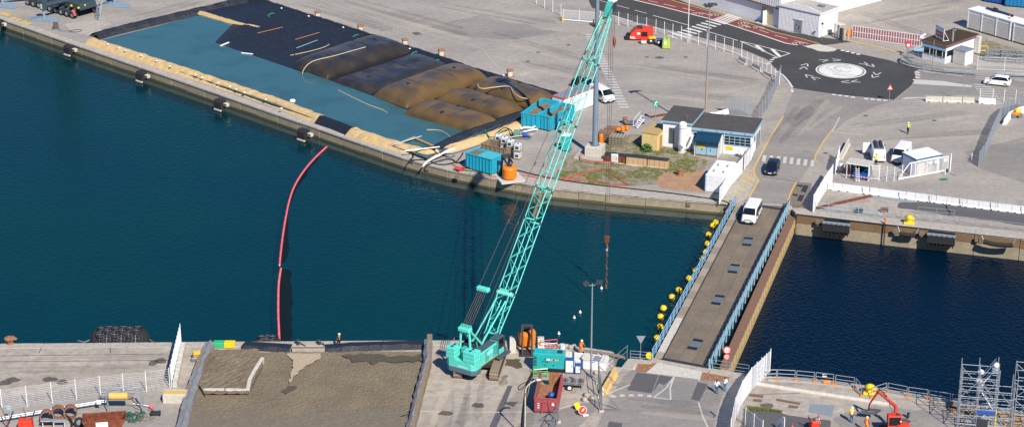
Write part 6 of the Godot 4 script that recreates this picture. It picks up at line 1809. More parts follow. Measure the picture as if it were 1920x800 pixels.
func tank_box(t:Node3D,at:Vector3,turn:float,l:float)->void:
	t.position=at
	t.rotation.y=turn
	var h:=2.25
	var w:=2.5
	var sk:Material=mats.blue_skip
	put(t,"body",MB.new().ext(PackedVector2Array([Vector2(-l/2,0.2),Vector2(l/2,0.2),Vector2(l/2,h-0.1),Vector2(-l/2,h)]),-w/2,w/2),sk)
	for s in [-1,1]:
		for i in 8:put(t,"rib",bx(-l/2+(i+0.5)*l/8,h/2+0.05,s*(w/2+0.04),0.1,h-0.4,0.1),sk)
		put(t,"top_rail",bv(0,h+0.02,s*w/2,l+0.1,0.16,0.16,0.03),sk)
		put(t,"top_rail",bv(s*l/2,h+0.02,0,0.16,0.158,w-0.2,0.03),sk)
		put(t,"skid",bx(0,0.1,s*0.6,l-0.3,0.2,0.16),mats.steel_dark)
	put(t,"cover",bv(0.9,h+0.03,0,l-2.1,0.1,w-0.25,0.02),mt("skip_cover",c8(84,188,202),0.6,0,"concrete",2.0))
	put(t,"sludge_surface",bx(-l/2+1.0,h+0.0,0.15,1.5,0.06,w-0.7),mats.mud)

func bush(at:Vector3,r:float,label:String)->void:
	var t:=thing("bush",label,"bush",at)
	var m:=MB.new()
	var rg:=RandomNumberGenerator.new()
	rg.seed=99
	for i in 420:
		var d:=Vector3(rg.randfn(),absf(rg.randfn())*0.9,rg.randfn()).normalized()*r*pow(rg.randf(),0.35)
		d.y=absf(d.y)*1.1+0.15
		var u:=Vector3(rg.randfn(),rg.randfn(),rg.randfn()).normalized()*0.13
		var w:=u.cross(Vector3(rg.randfn(),rg.randfn(),rg.randfn())).normalized()*0.09
		m.quad(d-u,d+w,d+u,d-w)
	put(t,"foliage",m,mt("leaf",c8(74,112,50),0.8,0,"grime",1.0))
	var s:=MB.new()
	for i in 5:s.tube(v3(0,0,0),v3(rg.randfn()*0.3,r,rg.randfn()*0.3),0.03,4,0.01)
	put(t,"stem",s,mats.wood_grey)

func torus(m:MB,c:Vector3,b:Basis,R:float,r:float,ku:=14,kv:=6)->void:
	# a ring about b.y
	for i in ku:
		for j in kv:
			var q:=[]
			var nn:=[]
			for k in [[0,0],[1,0],[1,1],[0,1]]:
				var tt:float=TAU*(i+k[0])/ku
				var ss:float=TAU*(j+k[1])/kv
				var d:=b.x*cos(tt)+b.z*sin(tt)
				var n:=d*cos(ss)+b.y*sin(ss)
				q.append(c+d*R+n*r); nn.append(n)
			m.quadn(q[3],q[2],q[1],q[0],nn[3],nn[2],nn[1],nn[0])

func net_fender(label:String,at:Vector3,l:float,r:float,cols:int,rows:int)->void:
	# a floating pneumatic fender wrapped in a net of tyres
	var t:=thing("floating_fender",label,"fender",at)
	var ax:=Basis(Vector3.FORWARD,PI/2)
	put(t,"body",MB.new().lathe([Vector2(0.01,-l/2),Vector2(r*0.55,-l/2+0.08),Vector2(r*0.9,-l/2+r*0.35),Vector2(r,-l/2+r*0.75),Vector2(r,l/2-r*0.75),Vector2(r*0.9,l/2-r*0.35),Vector2(r*0.55,l/2-0.08),Vector2(0.01,l/2)],28,Transform3D(ax,Vector3.ZERO)),mats.rubber)
	var ring:=MB.new()
	torus(ring,Vector3.ZERO,Basis(),0.40,0.15)
	var mesh:=ring.mesh()
	var cross:=MB.new().tube(v3(-0.42,0.12,0),v3(0.42,0.12,0),0.016,4).tube(v3(0,0.12,-0.42),v3(0,0.12,0.42),0.016,4).mesh()
	for i in cols:
		for j in rows:
			var a:=TAU*(j+0.5*(i%2))/rows
			var x:=-l/2+r*0.6+(i+0.5)*(l-r*1.2)/cols
			var out:=v3(0,cos(a),sin(a))
			if out.y<-0.55:continue
			var o:=put(t,"tyre",mesh,mats.black,v3(x,0,0)+out*(r+0.06))
			o.basis=Basis(Vector3.RIGHT,out,Vector3.RIGHT.cross(out))
			put(o,"rope_cross",cross,mats.galv)
	for s in [-1,1]:put(t,"mooring_rope",MB.new().path([v3(s*l*0.5,0.2,0),v3(s*(l*0.5+0.6),0.3,0.9),v3(s*(l*0.5+1.0),1.0,1.9)],0.08,5),mats.galv)

func build_near_quay()->void:
	net_fender("large floating black fender netted with tyres beside the white fence",v3(-44.0,-0.95,-201.7),6.6,1.5,6,10)
	net_fender("smaller floating tyre fender half hidden beside the red boom",v3(-27.4,-1.45,-201.3),3.2,1.15,3,8)
	var rb:=thing("rusty_bollard","rust-orange mooring bollard alone on the near quay edge","bollard",v3(-55.63,0,-198.98))
	put(rb,"post",MB.new().lathe([Vector2(0.4,0),Vector2(0.34,0.2),Vector2(0.34,0.5),Vector2(0.6,0.62),Vector2(0.62,0.78),Vector2(0.3,0.92),Vector2(0.01,0.95)],14),mats.rust)
	put(rb,"horn",bv(0.3,0.66,0,1.0,0.2,0.36,0.08),mats.rust)
	# white fences
	mesh_fence("perimeter_fence","white mesh fence with tall posts across the near quay",[v3(-57.55,0,-181.87),v3(-52.78,0,-183.28),v3(-50.38,0,-184.11),v3(-47.94,0,-184.89),v3(-45.56,0,-185.61),v3(-43.17,0,-186.34),v3(-40.87,0,-186.95),v3(-38.56,0,-187.5),v3(-36.2,0,-188.24)],2.35,2.6,mats.white,0.2,0.011)
	mesh_fence("perimeter_fence","white slatted fence on a concrete base running to the water",[v3(-36.07,0,-188.48),v3(-36.34,0,-193.42),v3(-36.61,0,-198.58)],2.6,1.1,mats.white,0.09,0.03,false,0.5)
	var fb:=thing("fence_base","pale concrete base wall under the white slatted fence","wall",v3(-35.86,0,-188.24),1.6293)
	var bl:=v3(-35.86,0,-188.24).distance_to(v3(-36.45,0,-198.31))
	for i in 6:put(fb,"block",bv((i+0.5)*bl/6,0.3,0.15,bl/6-0.04,0.6,0.5,0.04),mats.concrete_pale)

	# mud drying basin
	mud_basin()
	# bits round it
	var blk:=func(label:String,at:Vector3,turn:float,s:Vector3,m:Material,top:Material)->void:
		var t:=thing("concrete_block",label,"concrete block",at,turn)
		put(t,"block",bv(0,s.y/2,0,s.x,s.y,s.z,0.04),m)
		if top:put(t,"painted_top",bv(0,s.y+0.02,s.z*0.12,s.x*0.98,0.05,s.z*0.6,0.01),top)
	blk.call("concrete block with a yellow painted top at the fence corner",v3(-35.18,0,-185.31),-0.02,v3(2.4,1.1,1.3),mats.concrete_pale,mats.paint_yellow)
	blk.call("concrete beam with a yellow edge on the basin's quay side",v3(-22.38,0,-197.1),0.0,v3(3.6,0.5,0.7),mats.concrete,mats.wood_grey)
	var gy:=thing("barrier_board","half green half yellow block on the quay by the basin","barrier",v3(-31.8,0,-198.31))
	put(gy,"green_half",bv(-0.6,0.35,0,1.15,0.6,0.8,0.04),mt("bright_green",c8(48,176,116),0.6))
	put(gy,"yellow_half",bv(0.6,0.35,0.02,1.2,0.58,0.8,0.04),mats.yellow)
	var yb:=thing("timber_crate","small yellow topped timber box beside the basin wall","crate",v3(-34.33,0,-195.12),0.3)
	put(yb,"box",bv(0,0.4,0,0.9,0.8,0.8,0.03),mats.wood)
	put(yb,"lid",bv(0,0.84,0,0.8,0.08,0.7,0.02),mats.yellow)
	put(yb,"canvas",bv(-0.35,0.25,0.35,0.7,0.5,0.4,0.1),mats.steel_grey)
	# timber rail beside the mud
	for d in [[v3(-17.66,0,-198.17),"wooden frame lying by the basin's quay edge"],[v3(-26.84,0,-195.12),"small wooden frame on the raised mud platform's corner"]]:
		var t:=thing("timber_grating",d[1],"frame",d[0],0.05)
		for z in [-0.4,0.0,0.4]:put(t,"bar",bx(0,0.3,z,1.2,0.08,0.08),mats.wood_grey)
		for x in [-0.55,0,0.55]:put(t,"bar",bx(x,0.36,0,0.08,0.06,0.9),mats.wood_grey)
	for d in [[v3(-23.73,0,-198.85),"dark mooring post at the basin's back edge by the beam"],[v3(-21.37,0,-198.85),"dark mooring post beside the walking worker's route"]]:
		var t:=thing("mooring_post",d[1],"bollard",d[0])
		put(t,"post",MB.new().lathe([Vector2(0.2,0),Vector2(0.16,0.4),Vector2(0.28,0.5),Vector2(0.2,0.62),Vector2(0.01,0.66)],10),mats.steel_dark)
		put(t,"rope",MB.new().path([v3(0.2,0.3,0),v3(0.7,0.1,0.3),v3(1.2,0.06,0.9)],0.06,5),mats.steel_dark)
	# rust-red skip, cut by the frame
	var rs:=thing("waste_skip","rust-red tapered skip with a white notice at the frame's bottom","skip",v3(-41.32,0,-178.99),0.14)
	var prof:=PackedVector2Array([Vector2(-1.5,0.2),Vector2(1.3,0.2),Vector2(2.15,1.5),Vector2(-2.15,1.5)])
	for s in [-1,1]:put(rs,"side",MB.new().ext(prof,-0.05,0.05,Transform3D(Basis(),v3(0,0,s*0.9))),mats.rust_red)
	for s in [-1,1]:
		put(rs,"end",MB.new().box(v3(s*1.78,0.85,0),v3(0.07,1.55,1.75),Basis(Vector3.FORWARD,s*0.52)),mats.rust_red)
		put(rs,"rim",bv(0,1.52,s*0.92,4.35,0.09,0.12),mats.rust_red)
	put(rs,"floor",bx(-0.1,0.25,0,2.8,0.08,1.75),mats.rust)
	put(rs,"notice",MB.new().box(v3(-0.2,0.9,0.965),v3(1.2,1.0,0.03)),mats.white)
	for k in 3:put(rs,"lettering",bx(-0.35+k*0.22,0.85-0.12*(k%2),0.985,0.16,0.1,0.01),mats.black)
	# pipe rings lying on edge
	var k:=0
	for p in [v3(-47.51,0,-180.59),v3(-46.57,0,-181.52),v3(-45.33,0,-181.63)]:
		var t:=thing("pipe_ring",["rusty pipe ring by the trestle, the lowest of three","middle rusty pipe ring of three","rusty pipe ring closest to the tapered skip"][k],"pipe",p,0.2,"rusty pipe rings beside the crash barrier")
		put(t,"ring",MB.new().lathe([Vector2(0.62,-0.5),Vector2(0.7,-0.5),Vector2(0.7,0.5),Vector2(0.62,0.5),Vector2(0.62,-0.5)],22,Transform3D(Basis(Vector3.RIGHT,PI/2-0.15),v3(0,0.7,0))),mats.rust)
		k+=1
	var re:=thing("equipment_box","bright red equipment box at the frame's bottom","box",v3(-49.33,0,-178.99))
	put(re,"body",bv(0,0.6,0,1.4,1.2,0.9,0.06),mats.red)
	put(re,"label_plate",bx(0,0.5,0.46,0.4,0.14,0.02),mats.white)
	var cb:=thing("crash_barrier","long steel crash barrier behind the pipe rings","barrier",v3(-52.77,0,-180.24))
	for y in [0.45,0.65]:put(cb,"beam",tb(v3(0,y,0),v3(-42.12,0,-184.35)-v3(-52.77,0,-180.24)+v3(0,y,0),0.13,6),mats.galv)
	for i in 7:put(cb,"post",bx((v3(-42.12,0,-184.35)-v3(-52.77,0,-180.24)).x*i/6.0,0.35,(v3(-42.12,0,-184.35)-v3(-52.77,0,-180.24)).z*i/6.0-0.15,0.1,0.7,0.1),mats.steel_grey)
	# trestle table with black pipe
	var tr:=thing("trestle","grey trestle bench in front of the rusty pipe rings","trestle",v3(-46.59,0,-179.33),0.05)
	put(tr,"top",bv(0,0.95,0,2.6,0.1,0.5),mats.galv)
	for x in [-1.1,0.0,1.1]:put(tr,"leg",MB.new().tube(v3(x,0,0.3),v3(x,0.9,0),0.04,5).tube(v3(x,0,-0.3),v3(x,0.9,0),0.04,5),mats.white_dirty)
	cable("black hose arched beside the trestle",[v3(-46.15,0.3,-182),v3(-45.41,0.3,-181.07),v3(-44.84,0.3,-179.91),v3(-44.72,0.3,-178.77)],0.12,mats.rubber)
	var ty:=thing("spare_tyre","black tyre leaning by the tapered skip","tyre",v3(-44.06,0,-179.67))
	var tm:=MB.new()
	torus(tm,v3(0,0.5,0),Basis(Vector3.RIGHT,1.1),0.4,0.16)
	put(ty,"tread",tm,mats.rubber)
	put(ty,"rim",MB.new().lathe([Vector2(0.3,-0.05),Vector2(0.3,0.05),Vector2(0.01,0.06)],12,Transform3D(Basis(Vector3.RIGHT,1.1),v3(0,0.5,0))),mats.steel_grey)
	# steel frame with a yellow drum
	var fr:=thing("drum_stand","grey steel frame carrying a tan yellow drum","frame",v3(-40.17,0,-183.4),0.0)
	for x in [-1.7,1.9]:
		for z in [-0.5,0.7]:put(fr,"leg",tb(v3(x+(0.12 if z>0 else 0.0),0,z),v3(x,2.6,0.1),0.06,5),mats.galv)
	put(fr,"beam",tb(v3(-1.9,2.6,0.1),v3(2.1,2.6,0.1),0.06,6),mats.galv)
	put(fr,"drum",MB.new().lathe([Vector2(0.01,-0.95),Vector2(0.4,-0.95),Vector2(0.4,0.95),Vector2(0.01,0.95)],14,Transform3D(Basis(Vector3.FORWARD,PI/2),v3(-0.4,1.75,0.3))),mt("drum_yellow",c8(224,176,96),0.6))
	put(fr,"notice",bx(-2.5,1.1,0.4,0.45,0.5,0.04),mats.white)
	put(fr,"brace",MB.new().tube(v3(-2.6,1.4,0.3),v3(0.9,1.4,0.3),0.05,5).tube(v3(0.9,1.4,0.3),v3(1.9,0.3,0.5),0.05,5),mats.steel_dark)
	var rk:=thing("steel_rack","low grey steel rack behind the drum frame by the mesh fence","rack",v3(-41.41,0,-186.52),0.0)
	for z in [-0.7,0,0.7]:put(rk,"rail",tb(v3(-1.8,0.5,z),v3(1.9,0.5,z),0.05,5),mats.galv)
	for x in [-1.6,1.7]:
		for z in [-0.7,0.7]:put(rk,"leg",tb(v3(x,0,z),v3(x,0.5,z),0.05,5),mats.galv)
	# green net heap
	var nt:=thing("fishing_net","dark green net heap between the skip and the trolley","net",v3(-39.2,0,-181.63))
	var nm:=MB.new()
	for i in 40:nm.ball(v3(rng.randf_range(-0.9,1.2),rng.randf_range(0.0,0.2),rng.randf_range(-0.9,0.9)),v3(0.3,0.12,0.3),6,4)
	put(nt,"net",nm,mt("net_green",c8(34,92,82),0.9))
	var tw:=MB.new()
	for i in 26:
		var a:=v3(rng.randf_range(-0.6,2.0),0.2,rng.randf_range(-0.8,1.0))
		tw.tube(a,a+v3(rng.randf_range(-0.8,0.8),rng.randf_range(0,0.2),rng.randf_range(-0.8,0.8)),0.03,4)
	put(nt,"twigs",tw,mats.wood_grey)
	var tl:=thing("trolley","small black wheeled trolley on the asphalt by the basin wall","trolley",v3(-36.7,0,-182.1),0.0)
	put(tl,"deck",bv(0,0.35,0,0.7,0.1,0.7),mats.steel_dark)
	for x in [-0.42,0.42]:put(tl,"wheel",MB.new().lathe([Vector2(0.01,-0.07),Vector2(0.3,-0.07),Vector2(0.3,0.07),Vector2(0.01,0.07)],12,Transform3D(Basis(Vector3.FORWARD,PI/2),v3(x,0.3,0))),mats.rubber)
	put(tl,"handle",tb(v3(-0.2,0.4,-0.3),v3(-0.9,0.5,-0.9),0.04,5),mats.steel_dark)
	var rl:=thing("marker_buoy","small red float on a pole beside the drum frame","float",v3(-37.4,0,-183.63))
	put(rl,"float",MB.new().ball(v3(0,0.25,0),v3(0.26,0.26,0.26)),mats.coral)
	put(rl,"pole",tb(v3(-0.1,0.3,0),v3(-2.0,0.35,-0.5),0.05,5),mats.white)
	for d in [[v3(-48.57,0,-178.99),"rusty upright winch arm by the red box"],[v3(-50.74,0,-178.99),"dark crossed steel bars at the frame's corner"]]:
		var t:=thing("steel_bars",d[1],"steel bars",d[0])
		put(t,"bar",tb(v3(-0.3,0,0),v3(-0.9,2.4,-0.2),0.07,5),mats.rust)
		put(t,"bar",tb(v3(-0.7,0,0.1),v3(0.2,2.0,-0.3),0.07,5),mats.steel_dark)
	road_sign("small blue sign on a thin pole by the mesh fence",v3(-51.33,0,-180.59),1.7,0.4,0.5,"blue_board",0.0)
	# float boom with its sunken skirt
	float_boom("long red float boom bending across the harbour water",[v3(-26.47,-1.55,-266.83),v3(-27.72,-1.55,-262.25),v3(-28.7,-1.55,-257.59),v3(-29.45,-1.55,-251.87),v3(-29.65,-1.55,-246.18),v3(-29.49,-1.55,-239.96),v3(-29.19,-1.55,-233.31),v3(-28.82,-1.55,-227.3),v3(-28.61,-1.55,-224.47)],mats.coral,[v3(-27.27,-1.78,-265.47),v3(-27.26,-1.78,-262.01),v3(-28.1,-1.78,-258.2),v3(-28.16,-1.78,-255.72),v3(-28.93,-1.78,-251.67),v3(-29.28,-1.78,-247.34),v3(-29.3,-1.78,-242.01),v3(-28.54,-1.78,-234.74),v3(-27.89,-1.78,-227.83),v3(-28.11,-1.78,-225.5)])
	float_boom("shorter red float boom reaching the near quay",[v3(-28.34,-1.55,-223.49),v3(-28.13,-1.55,-219.16),v3(-27.69,-1.55,-214.51),v3(-27.2,-1.55,-210.02),v3(-26.74,-1.55,-206.4),v3(-26.28,-1.55,-202.75)],mt("coral_pale",c8(246,112,112),0.6),[v3(-28.09,-1.78,-223.53),v3(-27.05,-1.78,-222.88),v3(-26.36,-1.78,-218.1),v3(-25.89,-1.78,-213.5),v3(-25.37,-1.78,-209.05),v3(-25.13,-1.78,-205.47),v3(-24.78,-1.78,-202.67)])

func float_boom(label:String,pts:Array,mat:Material,edge:Array)->void:
	var t:=thing("float_boom",label,"float boom",pts[0])
	var o:Vector3=pts[0]
	var p:=smooth_path(pts,1.9)
	for i in p.size()-1:
		var a:Vector3=p[i]-o
		var b:Vector3=p[i+1]-o
		put(t,"float_segment",tb(a.lerp(b,0.04),a.lerp(b,0.96),0.14,8),mat)
		put(t,"coupling",tb(a.lerp(b,0.94),a.lerp(b,1.06),0.08,6),mats.white_dirty)
	# the fabric skirt drifts just under the surface and shows through it
	var e:=smooth_path(edge,1.0)
	var m:=MB.new()
	var n:=60
	for i in n:
		var q:=[]
		for k in [[0,0],[1,0],[1,1],[0,1]]:
			var u:float=(i+k[0])/float(n)
			var a:Vector3=sample(p,u)
			var b:Vector3=a.lerp(sample(e,u),0.95+0.1*sin(u*9.0)*sin(u*23.0))
			var w:Vector3=a if k[1]==0 else b
			w.y=-1.585
			q.append(w-o)
		m.out4(q[0],q[1],q[2],q[3],q[0]-v3(0,3,0))
	var skirt:=StandardMaterial3D.new()
	skirt.albedo_color=Color(0.10,0.13,0.15,0.65)
	skirt.transparency=BaseMaterial3D.TRANSPARENCY_ALPHA
	skirt.roughness=0.9
	skirt.metallic_specular=0.1
	put(t,"skirt",m,skirt)

func sample(p:Array,u:float)->Vector3:
	var f:=clampf(u,0,1)*(p.size()-1)
	var i:=mini(int(f),p.size()-2)
	return p[i].lerp(p[i+1],f-i)

func mud_basin()->void:
	var nz:=FastNoiseLite.new()
	nz.seed=21; nz.frequency=1.9; nz.fractal_octaves=4
	var nb:=FastNoiseLite.new()
	nb.seed=22; nb.frequency=0.12
	var a:=v3(-32.75,0.4,-196.01)
	var b:=v3(-9.35,0.4,-196.55)
	var c:=v3(-10.53,0.4,-175.56)
	var d:=v3(-33.78,0.4,-175.56)
	var m:=MB.new()
	m.colored=true
	var g:=[]
	var nu:=150
	var nv:=110
	for i in nu+1:
		var row:=[]
		for j in nv+1:
			var p:=a.lerp(b,float(i)/nu).lerp(d.lerp(c,float(i)/nu),float(j)/nv)
			p.y=0.34+0.09*nz.get_noise_2d(p.x*1.5,p.z*1.1)+0.16*nb.get_noise_2d(p.x,p.z)
			row.append(p)
		g.append(row)
	for i in nu:
		for j in nv:m.out4(g[i][j],g[i+1][j],g[i+1][j+1],g[i][j+1],g[i][j]-v3(0,3,0))
	var t:=thing("mud_basin","walled basin of drying grey-brown mud on the near quay","mud basin",Vector3.ZERO)
	m.colored=false
	put(t,"mud",m,mats.mud)
	put(t,"wet_pool",flat(ragged([v3(-18.58,0.46,-195.23),v3(-15.13,0.46,-195.76),v3(-12.78,0.46,-195.23),v3(-9.42,0.46,-195.49),v3(-9.47,0.46,-193.92),v3(-12.71,0.46,-193.92),v3(-14.98,0.46,-193.4),v3(-17.31,0.46,-193.66)],0.6,0.4,41),0.44),mats.mud_wet)
	put(t,"wet_pool",flat(ragged([v3(-24.28,0.46,-186.6),v3(-23.65,0.46,-188.08),v3(-22.83,0.46,-187.83),v3(-22.85,0.46,-186.84),v3(-23.66,0.46,-186.11)],0.4,0.3,42),0.47),mats.mud_wet)
	put(t,"dry_sand",flat(ragged([v3(-24.55,0.5,-195.68),v3(-20.77,0.5,-195.68),v3(-20.94,0.5,-194.36),v3(-21.95,0.5,-192.8),v3(-23.01,0.5,-190.75),v3(-23.53,0.5,-188.62),v3(-23.77,0.5,-189.24),v3(-23.48,0.5,-191.39),v3(-23.53,0.5,-193.06),v3(-24.01,0.5,-194.36)],0.35,0.18,43),0.5),mt("dry_mud",c8(186,176,160),0.95,0,"mud",2.0))
	# raised platform edged by kerb stones
	var pm:=MB.new()
	var q:=[v3(-33.31,0.7,-195.93),v3(-27.75,0.7,-196.19),v3(-26.85,0.7,-192.53),v3(-27.64,0.7,-185.4),v3(-32.09,0.7,-185.4),v3(-33.02,0.7,-187.6)]
	var pc:=Vector3.ZERO
	for w in q:pc+=w/6.0
	var rg:=FastNoiseLite.new()
	rg.seed=61; rg.frequency=0.8; rg.fractal_octaves=3
	for i in 6:
		var e:Vector3=q[i]
		var f:Vector3=q[(i+1)%6]
		for s in 26:
			for h in 14:
				var qq:=[]
				for k in [[0,0],[1,0],[1,1],[0,1]]:
					var w:Vector3=pc.lerp(e.lerp(f,(h+k[1])/14.0),(s+k[0])/26.0)
					w.y=0.8+0.16*rg.get_noise_2d(w.x*1.8+w.z,w.z*0.8)
					qq.append(w)
				pm.out4(qq[0],qq[1],qq[2],qq[3],qq[0]-v3(0,3,0))
		pm.quad(v3(e.x,0,e.z),v3(f.x,0,f.z),f,e)
	put(t,"raised_mud",pm,mt("mud_grey",c8(136,128,119),0.95,0,"mud",3.0,"apron",15.0))
	for s in [[v3(-32.38,0,-186.4),v3(-30.15,0,-186.4)],[v3(-30.09,0,-186.4),v3(-27.84,0,-186.28)],[v3(-27.73,0,-186.28),v3(-27.8,0,-188.73)],[v3(-27.8,0,-188.73),v3(-27.48,0,-191.24)],[v3(-27.48,0,-191.24),v3(-27.05,0,-193.94)]]:
		var u:Vector3=s[0]
		var w:Vector3=s[1]
		put(t,"kerb_stone",bv(0,0.45,0,u.distance_to(w)-0.05,0.9,0.42,0.04),mats.concrete_pale,(u+w)*0.5,yaw_of(u,w))
	# walls: blocks draped with grey fabric
	var cloth:=mt("drape",c8(132,134,140),0.8,0,"liner",2.0)
	cloth.albedo_texture=T.concrete
	var wl:=func(pts:Array,h:float,mat:Material,sd:int)->void:
		for i in pts.size()-1:
			var k:=maxi(1,roundi(pts[i].distance_to(pts[i+1])/2.0))
			for j in k:
				var e:Vector3=pts[i].lerp(pts[i+1],float(j)/k)
				var f:Vector3=pts[i].lerp(pts[i+1],float(j+1)/k)
				put(t,"wall_block",bv(0,h/2+rng.randf_range(-0.05,0.08),0,e.distance_to(f)-0.06,h,0.6,0.05),mat if (j+i)%3 != 1 else mats.wood_grey,(e+f)*0.5,yaw_of(e,f)+rng.randf_range(-0.06,0.06))
	wl.call([v3(-33.47,0,-197.64),v3(-33.74,0,-193.03),v3(-33.91,0,-185.79),v3(-33.55,0,-176.29)],0.9,cloth,1)
	wl.call([v3(-9.11,0,-199.39),v3(-9.04,0,-193.03),v3(-9.59,0,-185.79),v3(-10.26,0,-176.29)],1.1,mats.wood_grey,2)
	berm_part(t,"fabric_drape",[v3(-9.3,0,-198.31),v3(-9.27,0,-193.03),v3(-9.87,0,-185.79),v3(-10.47,0,-176.29)],[Vector2(-0.5,0.1),Vector2(-0.3,0.9),Vector2(0.1,1.18),Vector2(0.45,0.95),Vector2(0.55,0.4)],cloth,51)
	berm_part(t,"fabric_drape",[v3(-33.35,0,-198.04),v3(-33.57,0,-193.03),v3(-33.69,0,-185.79),v3(-33.33,0,-176.29)],[Vector2(-0.5,0.1),Vector2(-0.4,0.8),Vector2(0.1,1.02),Vector2(0.5,0.7),Vector2(0.6,0.2)],cloth,53)
	berm_part(t,"liner_fold",[v3(-29.72,0,-198.17),v3(-25.84,0,-197.64),v3(-24.34,0,-197.37)],[Vector2(-0.7,0.05),Vector2(-0.2,0.4),Vector2(0.4,0.45),Vector2(0.9,0.35)],mats.liner,55)
	berm_part(t,"liner_fold",[v3(-20.63,0,-197.23),v3(-17.63,0,-197.77),v3(-14.12,0,-198.04),v3(-9.42,0,-198.31)],[Vector2(-0.7,0.05),Vector2(-0.2,0.45),Vector2(0.4,0.5),Vector2(1.0,0.35)],mats.liner,57)
	put(t,"liner_floor",flat(ragged([v3(-33.24,0.5,-180.8),v3(-28.46,0.5,-181.74),v3(-21.84,0.5,-181.27),v3(-17.55,0.5,-182.21),v3(-10.93,0.5,-181.5),v3(-9.83,0.5,-175.37),v3(-33.48,0.5,-175.37)],0.5,0.9,58),0.56),mt("floor_liner",c8(126,121,112),0.8,0,"mud",5.0))

func berm_part(parent:Node3D,called:String,pts:Array,prof:Array,mat:Material,sd:int)->void:
	var tmp:=berm("x","y",pts,prof,mat,0.2,sd,"z",0.4)
	remove_child(tmp)
	tmp.remove_meta("label"); tmp.remove_meta("category")
	tmp.name=numbered(parent,called)
	parent.add_child(tmp)

